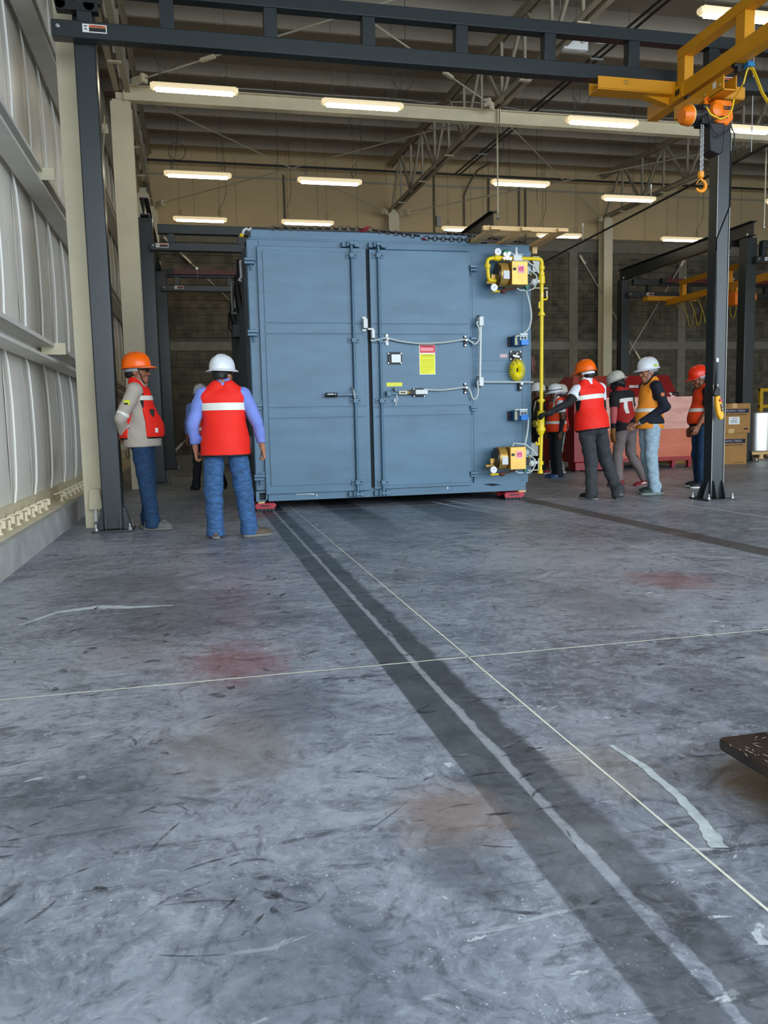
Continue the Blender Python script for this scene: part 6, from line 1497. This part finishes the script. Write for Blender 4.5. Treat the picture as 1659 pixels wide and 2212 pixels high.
        for z0, z1, side, mm, nm in vp.get('patches', ()):
            cutband(vo, nm, mm, vo, [(U((0, 0, z0)), RT @ V3(0, 0, -1)), (U((0, 0, z1)), RT @ V3(0, 0, 1)), (U((0, 0, 1.2)), RT @ V3(0, -side, 0))], .003)
    # ---- shoes
    for s in 'RL':
        a = J['ank'+s]; A = rot('Z', -J['toe'+s]) @ rot('X', P.get('pitch'+s, 0)); base = V3(a[0], a[1], a[2]-.085)
        T = lambda p: A @ (np.asarray(p, float)-V3(0, -.03, 0)) + base + V3(0, -.03, 0)
        g = Field(base-.26, base+.30, .008)
        g.el(T((0, .055, .040)), (.046, .140, .048), .02, A); g.el(T((0, .125, .036)), (.049, .075, .042), .02, A); g.el(T((0, -.03, .060)), (.040, .055, .062), .02, A); g.rc(T((0, -.02, .07)), T((0, -.02, .115)), .045, .043, .03)
        g.clip(T((0, 0, .016)), A @ V3(0, 0, -1)); so = g.build('shoe', P['shoem'], t)
        g = Field(base-.26, base+.30, .007); g.el(T((0, .055, .02)), (.050, .146, .05), .02, A); g.el(T((0, .125, .02)), (.053, .080, .04), .02, A); g.el(T((0, -.045, .02)), (.044, .056, .045), .02, A); g.clip(T((0, 0, .028)), A @ V3(0, 0, 1)); g.clip(T((0, 0, .001)), A @ V3(0, 0, -1)); g.build('sole', P.get('solem', mat('sole_grey', (120, 118, 112), .7)), so)
        for mark in P.get('shoemark', ()):
            w = MB(); x = .050 if mark > 0 else -.050
            for p0, p1 in (((-.0, .045), (.06, .070)), ((.02, .072), (.06, .040)), ((.04, .075), (.085, .045)), ((.01, .055), (.09, .058))): w.beam(T((x*.93, p0[0], p0[1])), T((x*.97, p1[0], p1[1])), .007, .007)
            w.build('shoe_mark', M_WHITE, so, smooth=False)
    # ---- hard hat, band, chin strap
    hp_ = P.get('hat')
    if hp_:
        ho = hat(t, hp_['m'], HD, hp_.get('full', False), 0, hp_.get('peak', .055))
        b = MB(); n = 28; ring = lambda z0, z1, r0: b.add([tuple(HD((math.cos(2*math.pi*k/n)*r0[0], -.012+math.sin(2*math.pi*k/n)*r0[1], z))) for z in (z0, z1) for k in range(n)], [(k, (k+1) % n, n+(k+1) % n, n+k) for k in range(n) if math.sin(2*math.pi*(k+.5)/n) < hp_.get('bandto', .35)])
        ring(1.604, 1.632, (.086, .104)); b.build('headband', hp_.get('band', mat('band_grey', (150, 150, 154), .5)), ho)
        if hp_.get('strap'):
            b = MB()
            for sg in (1, -1): b.tube([HD((.088*sg, .02, 1.65)), HD((.084*sg, .035, 1.60)), HD((.066*sg, .05, 1.54)), HD((.03*sg, .06, 1.492)), HD((0, .062, 1.482))], .0045, 6)
            b.build('chin_strap', hp_.get('strapm', M_PIPING), ho)
        if hp_.get('stripe'):
            b = MB(); b.add([tuple(HD((math.cos(2*math.pi*k/n)*rr, math.sin(2*math.pi*k/n)*ry, 1.652+z))) for z, rr, ry in ((.020, .1145, .1385), (.036, .1135, .1375)) for k in range(n)], [(k, (k+1) % n, n+(k+1) % n, n+k) for k in range(n)]); b.build('hat_stripe', M_PIPING, ho)
        if hp_.get('sticker'):
            c = HD((.106, -.06, 1.672)); b = MB().box(c, (.012, .05, .03), Matrix(RHt.tolist())); b.build('hat_sticker', mat('sticker_lime', (190, 214, 70), .5), ho)
    return t, U, HD, J

M_VRED = mat('vest_orange_red', (246, 30, 5), .7, var=.06, scale=5); M_VDRED = mat('vest_dark_red', (176, 26, 24), .7, var=.08, scale=5); M_VORA = mat('vest_light_orange', (252, 150, 36), .7, var=.08, scale=5); M_VOR2 = mat('vest_orange', (250, 70, 10), .7, var=.08, scale=5)
H_ORA = mat('hat_orange', (255, 104, 4), .3); H_WHI = mat('hat_white', (226, 229, 232), .3); H_RED = mat('hat_red', (236, 48, 14), .3); H_DIRTY = mat('hat_dirty_white', (206, 202, 190), .45, var=.15, scale=18)
D_MID = denim('denim_mid_blue', (58, 98, 146), .42); D_DARK = denim('denim_dark_blue', (26, 62, 98), .4); D_LIGHT = denim('denim_light', (172, 198, 212), .22); D_BLACK = mat('trousers_black', (26, 28, 36), .8, var=.2); D_CHAR = denim('denim_charcoal', (58, 60, 62), .3); T_GREY = mat('trousers_grey', (128, 114, 112), .8, var=.12, scale=6); T_SAGE = mat('trousers_sage', (122, 134, 122), .8, var=.12)
S_BLUE = mat('shirt_blue', (122, 142, 216), .75, var=.08, scale=8); S_TAUPE = mat('shirt_taupe', (186, 174, 160), .75, var=.08, scale=6); S_WHITE = mat('shirt_white', (226, 228, 236), .75); S_BLACK = mat('shirt_black', (20, 20, 22), .8); S_NAVY = mat('shirt_navy', (18, 22, 38), .8)
B_BROWN = mat('shoe_brown', (92, 78, 66), .7, var=.2, scale=20); B_DUSTY = mat('shoe_dusty', (112, 114, 110), .75, var=.3, scale=18); B_BLACK = mat('shoe_black', (24, 24, 26), .6); B_WINE = mat('shoe_wine', (130, 18, 30), .6); B_GREEN = mat('shoe_green', (44, 62, 58), .6, var=.2); B_BLUE = mat('shoe_blue', (36, 66, 112), .6)
SOLE_W = mat('sole_white', (222, 222, 216), .6)
back = lambda c, n: n[1] < .35
# 1 worker leaning on the near post, in profile
t, U, HD, J = person((-.50, 8.70, 0), -97, 1.76, 'person in orange hard hat and taupe shirt leaning on the crane post, hands behind back', dict(
    skin=SK1, trm=D_DARK, shm=S_TAUPE, shoem=B_DUSTY, eyes=True, seed=2, belly=1.28, w=1.04, lean=-1, shift=(0, -.05, 0), tr=dict(wide=1.1), nod=-2, vq=.007,
    J=dict(kneeR=(.10, -.01, .49), ankR=(.11, .03, .085), kneeL=(-.10, -.03, .49), ankL=(-.11, -.05, .085), elR=(.235, -.14, 1.13), wrR=(.09, -.165, .985), elL=(-.235, -.14, 1.13), wrL=(-.07, -.165, .97), palmR=(0, -1, 0), palmL=(0, -1, 0), thR=(0, 0, 1), thL=(0, 0, 1), hdR=(-1, .0, -.3), hdL=(1, 0, -.3)),
    shirt=dict(hem=.84), cuffs=(('R', .80, .93, M_REFL, 'sleeve_stripe'),), vest=dict(m=M_VRED, hem=.92, piping=M_PIPING, wide=.97, sides=(-.01, .095), bands=((1.30, 1.345, None),)), hat=dict(m=H_ORA, strap=True, peak=.042)))
b = MB(); p = J['sh'+'R']*.55+J['elR']*.45+V3(.071, .0, 0); b.box(p, (.006, .055, .045)); b = b.build('arm_patch', mat('patch_lime', (214, 220, 40), .6), t)
MB().box(p+V3(.003, -.008, -.012), (.005, .035, .018)).build('patch_flag', M_PIPING, b)
b = MB()
for z in (1.0, .94): b.tube([U((.155, .10, z)), U((.176, .05, z-.005)), U((.180, -.02, z)), U((.168, -.09, z+.03))], .010, 6)
b.tube([U((.180, .0, 1.0)), U((.184, .0, .94))], .010, 6); b.build('side_strap', M_PIPING, t)
b = MB(); b.box(U((.09, .150, 1.0)), (.10, .06, .16)); b.build('vest_pocket', M_VRED, t, bevel=.015); MB().box(U((.135, .160, 1.0)), (.03, .055, .045)).build('pocket_tape', M_REFL, t)
b = MB(); b.box(U((.10, .135, 1.17)), (.05, .04, .08)); b.build('radio', M_PIPING, t, bevel=.006)
b = MB(); b.tube([HD((.072, .02, 1.618)), HD((.066, .085, 1.615)), HD((.03, .112, 1.612)), HD((0, .112, 1.612))], .006, 6); b.box(HD((.035, .108, 1.608)), (.04, .008, .03), Matrix(rot('Z', -20).tolist())); b.build('safety_glasses', M_PIPING, t)
# 2 worker in blue shirt, back to the viewer
t, U, HD, J = person((.26, 7.74, 0), -4, 1.655, 'person in white hard hat, blue shirt and orange red vest, back turned, near oven corner', dict(
    skin=SK2, trm=D_MID, shm=S_BLUE, shoem=B_BROWN, seed=3, w=1.18, belly=1.25, yaw=-28, vq=.0065, tr=dict(wide=1.22), hairz=1.56,
    J=dict(hipR=(.105, 0, .90), hipL=(-.105, 0, .90), kneeR=(.155, .01, .49), ankR=(.20, -.03, .085), toeR=70, kneeL=(-.135, .01, .49), ankL=(-.13, -.03, .085), toeL=-6, elR=(.315, -.03, 1.12), wrR=(.36, .05, .87), elL=(-.30, -.02, 1.12), wrL=(-.29, .07, .87), shR=(.20, -.005, 1.39), shL=(-.20, -.005, 1.39)), curl=62,
    shirt=dict(hem=.92), vest=dict(m=M_VRED, hem=.80, piping=M_PIPING, wide=1.02, bands=((1.245, 1.315, back),)), hat=dict(m=H_WHI, full=True, strap=True, band=M_PIPING)))
b = MB(); b.box(U((.235, .03, .93)), (.05, .08, .11)); b.tube([U((.22, .02, 1.0)), U((.235, .0, .9)), U((.25, .02, .82))], .014, 6); b.build('belt_pouch', M_PIPING, t)
# 3 hidden worker behind him
person((.10, 13.9, 0), 12, 1.70, 'person in orange vest and dark trousers mostly hidden behind the blue shirted worker', dict(
    skin=SK1, trm=D_BLACK, shm=S_BLUE, shoem=B_BLACK, solem=B_BLACK, seed=4, res=.016, vq=.014, face=False, w=1.05,
    J=dict(kneeR=(.22, .06, .49), ankR=(.30, -.06, .10), kneeL=(-.1, .02, .49), ankL=(-.16, -.05, .085)), vest=dict(m=M_VOR2, hem=.88, bands=((1.0, 1.05, None),)), hat=dict(m=H_WHI)))
# 4 walking worker reaching for the gas pipe
t, U, HD, J = person((5.06, 9.52, 0), 8, 1.735, 'person in orange hard hat and red vest, black gloved hand on the yellow pipe', dict(
    skin=SK1, trm=D_CHAR, shm=S_WHITE, shoem=B_BLACK, seed=6, w=1.1, belly=1.15, lean=6, side=-4, shift=(-.12, 0, 0), yaw=14, vq=.007, tr=dict(wide=1.12), fixarmL=True, curl=55, hairz=1.56,
    J=dict(hipR=(.10, 0, .90), kneeR=(.16, .10, .50), ankR=(.20, -.12, .10), toeR=12, hipL=(-.10, 0, .90), kneeL=(-.11, .03, .49), ankL=(-.14, -.03, .085), toeL=-10, elL=(-.45, .03, 1.23), wrL=(-.76, .02, 1.11), hdL=(-1, -.1, -.12), palmL=(.1, -.25, -1), thL=(0, 1, .1), elR=(.24, .08, 1.14), wrR=(.20, .26, .98)), pitchR=-38,
    shirt=dict(hem=.90, sleeve=.62), cuffs=(('L', .5, 1.97, S_BLACK, 'arm_sleeve'), ('R', .5, 1.97, S_BLACK, 'arm_sleeve')), gloves=(('L', S_BLACK), ('R', S_BLACK)),
    vest=dict(m=M_VRED, hem=.88, piping=M_PIPING, bands=((1.27, 1.325, back),)), hat=dict(m=H_ORA, band=mat('band_white', (220, 220, 222), .5), bandto=-.1)))
# 5 worker with striped white helmet facing left
person((6.20, 13.25, 0), 88, 1.60, 'person in black striped white hard hat, white sleeves and orange vest, facing the oven', dict(
    skin=SK3, trm=D_BLACK, shm=S_WHITE, shoem=B_BLUE, solem=mat('sole_blue', (70, 96, 130), .6), seed=7, res=.014, vq=.011, w=1.05, belly=1.15, shoemark=(-1,), eyes=True, nod=6,
    J=dict(elL=(-.25, -.02, 1.12), wrL=(-.24, .02, .86), kneeL=(-.1, .02, .49), ankL=(-.11, -.02, .085), toeL=0), shirt=dict(hem=.92, sleeve=.66), cuffs=(('L', 1.0, 1.92, S_BLACK, 'arm_sleeve'), ('R', 1.0, 1.92, S_BLACK, 'arm_sleeve')),
    vest=dict(m=M_VOR2, hem=.88, bands=((1.03, 1.08, None),), straps=((-.13, -.085, 1.2, 1.42, 1),)), hat=dict(m=H_WHI, strap=True, strapm=M_WHITE, stripe=True)))
# 6 dark clothed worker behind the pipe
person((6.70, 15.15, 0), 84, 1.71, 'person in plain white hard hat and dark clothes partly hidden behind the yellow pipe', dict(
    skin=SK3, trm=D_BLACK, shm=S_BLACK, shoem=B_BLACK, solem=B_BLACK, seed=8, res=.016, vq=.014, shirt=dict(hem=.9), fixarmL=True,
    J=dict(elL=(-.30, .16, 1.12), wrL=(-.22, .40, 1.02), hdL=(0, 1, .05), palmL=(0, 0, -1), thL=(1, 0, 0)), vest=dict(m=S_BLACK, hem=.95, straps=((-.12, -.08, 1.1, 1.42, 1),)), hat=dict(m=H_WHI)))
# 7 worker in sage trousers and red shoes
person((6.80, 14.35, 0), 70, 1.64, 'person with dark red vest, sage trousers and red shoes behind the striped helmet worker', dict(
    skin=SK1, trm=T_SAGE, shm=S_BLACK, shoem=B_WINE, solem=SOLE_W, seed=9, res=.016, vq=.012, tr=dict(wide=1.15), J=dict(kneeR=(.16, .08, .49), ankR=(.14, -.02, .085), kneeL=(-.14, .05, .49), ankL=(-.2, .16, .085)),
    shirt=dict(hem=.9), vest=dict(m=M_VDRED, hem=.88, piping=M_PIPING), hat=dict(m=H_DIRTY)))
# 8 walking worker in black shirt, full brim hat
person((6.30, 11.05, 0), 22, 1.70, 'person in dirty white brimmed hat and dark red vest with bold white straps, walking', dict(
    skin=mat('balaclava_black', (24, 24, 25), .8), trm=T_GREY, shm=S_BLACK, shoem=B_WINE, seed=10, lean=9, side=-3, yaw=28, nod=12, hairz=1.47, w=.98, vq=.008, res=.013, shoemark=(1, -1), curl=28,
    J=dict(kneeL=(-.12, .06, .49), ankL=(-.15, .0, .085), kneeR=(.17, .04, .50), ankR=(.30, -.16, .09), toeR=-60, elL=(-.25, -.0, 1.12), wrL=(-.25, .06, .86), elR=(.24, .04, 1.12), wrR=(.22, .16, .92)), pitchR=-6,
    shirt=dict(hem=.86, sleeve=.72), cuffs=(('L', .62, 1.5, mat('sleeve_salmon', (206, 96, 100), .7), 'arm_sleeve'), ('R', .62, 1.3, mat('sleeve_salmon', (206, 96, 100)), 'arm_sleeve'), ('L', 1.5, 1.95, S_BLACK, 'arm_sleeve')), gloves=(('L', mat('glove_tan', (150, 96, 40), .7)),),
    vest=dict(m=M_VDRED, hem=.95, wide=.96, straps=((-.115, -.062, 1.10, 1.30, -1), (.055, .095, 1.10, 1.30, -1)), bands=((1.28, 1.335, back),), patches=((1.335, 1.46, -1, S_BLACK, 'yoke'),)), hat=dict(m=H_DIRTY, full=True, bandto=-2)))
# 9 worker in light orange vest, profile facing left
t, U, HD, J = person((5.98, 9.82, 0), 84, 1.775, 'person in white hard hat, navy sleeves and light orange vest, side on, hands clasped', dict(
    skin=SK2, trm=D_LIGHT, shm=S_NAVY, shoem=B_GREEN, solem=mat('sole_dusty', (150, 156, 148), .7), seed=11, eyes=True, w=.93, belly=1.05, nod=7, vq=.007, fixarmL=True, fixarmR=True, curl=45, tr=dict(wide=1.02), shift=(0, .03, 0), hairz=1.56,
    J=dict(elL=(-.235, -.07, 1.13), wrL=(-.09, .20, .94), elR=(.22, -.04, 1.13), wrR=(.05, .24, .93), hdL=(.55, .75, -.35), hdR=(-.6, .7, -.4), palmL=(.4, .2, -.9), palmR=(-.4, .2, -.9), thL=(.6, .2, .8), thR=(-.6, .2, .8), kneeL=(-.09, .04, .49), ankL=(-.10, -.02, .085), kneeR=(.09, .02, .49), ankR=(.10, -.09, .085), toeL=0, toeR=5),
    shirt=dict(hem=.92), vest=dict(m=M_VORA, hem=.86, wide=1.0, bands=((1.075, 1.12, None),)), hat=dict(m=H_WHI, peak=.05, strap=True, strapm=mat('strap_grey', (120, 120, 124)), sticker=False)))
b = MB(); d = (J['wrL']-J['elL']); d /= np.linalg.norm(d); b.cyl(J['wrL']-d*.02, J['wrL']+d*.012, .040, 16); b.build('wristwatch', M_ZINC, t)
MB().box(J['shL']*.6+J['elL']*.4+V3(-.070, 0, 0), (.006, .045, .045)).build('arm_patch', mat('patch_orange', (206, 120, 70), .6), t)
MB().box(HD((-.104, -.05, 1.675)), (.014, .05, .028), Matrix(rot('Z', 28).tolist())).build('hat_sticker', mat('sticker_lime', (190, 214, 70), .5), t)
# 10 worker hidden behind the right post
person((7.16, 10.42, 0), 80, 1.72, 'person in red hard hat and orange vest half hidden behind the crane post with pendant', dict(
    skin=SK1, trm=D_DARK, shm=S_BLACK, shoem=B_BLACK, solem=SOLE_W, seed=12, eyes=True, nod=20, w=1.0, belly=1.15, res=.013, vq=.0085, curl=26, J=dict(elL=(-.25, .04, 1.12), wrL=(-.24, .16, .90), kneeL=(-.1, .03, .49), ankL=(-.11, .02, .085)),
    shirt=dict(hem=.9, sleeve=.8), vest=dict(m=M_VOR2, hem=.93, bands=((1.10, 1.15, None),)), hat=dict(m=H_RED, strap=True)))
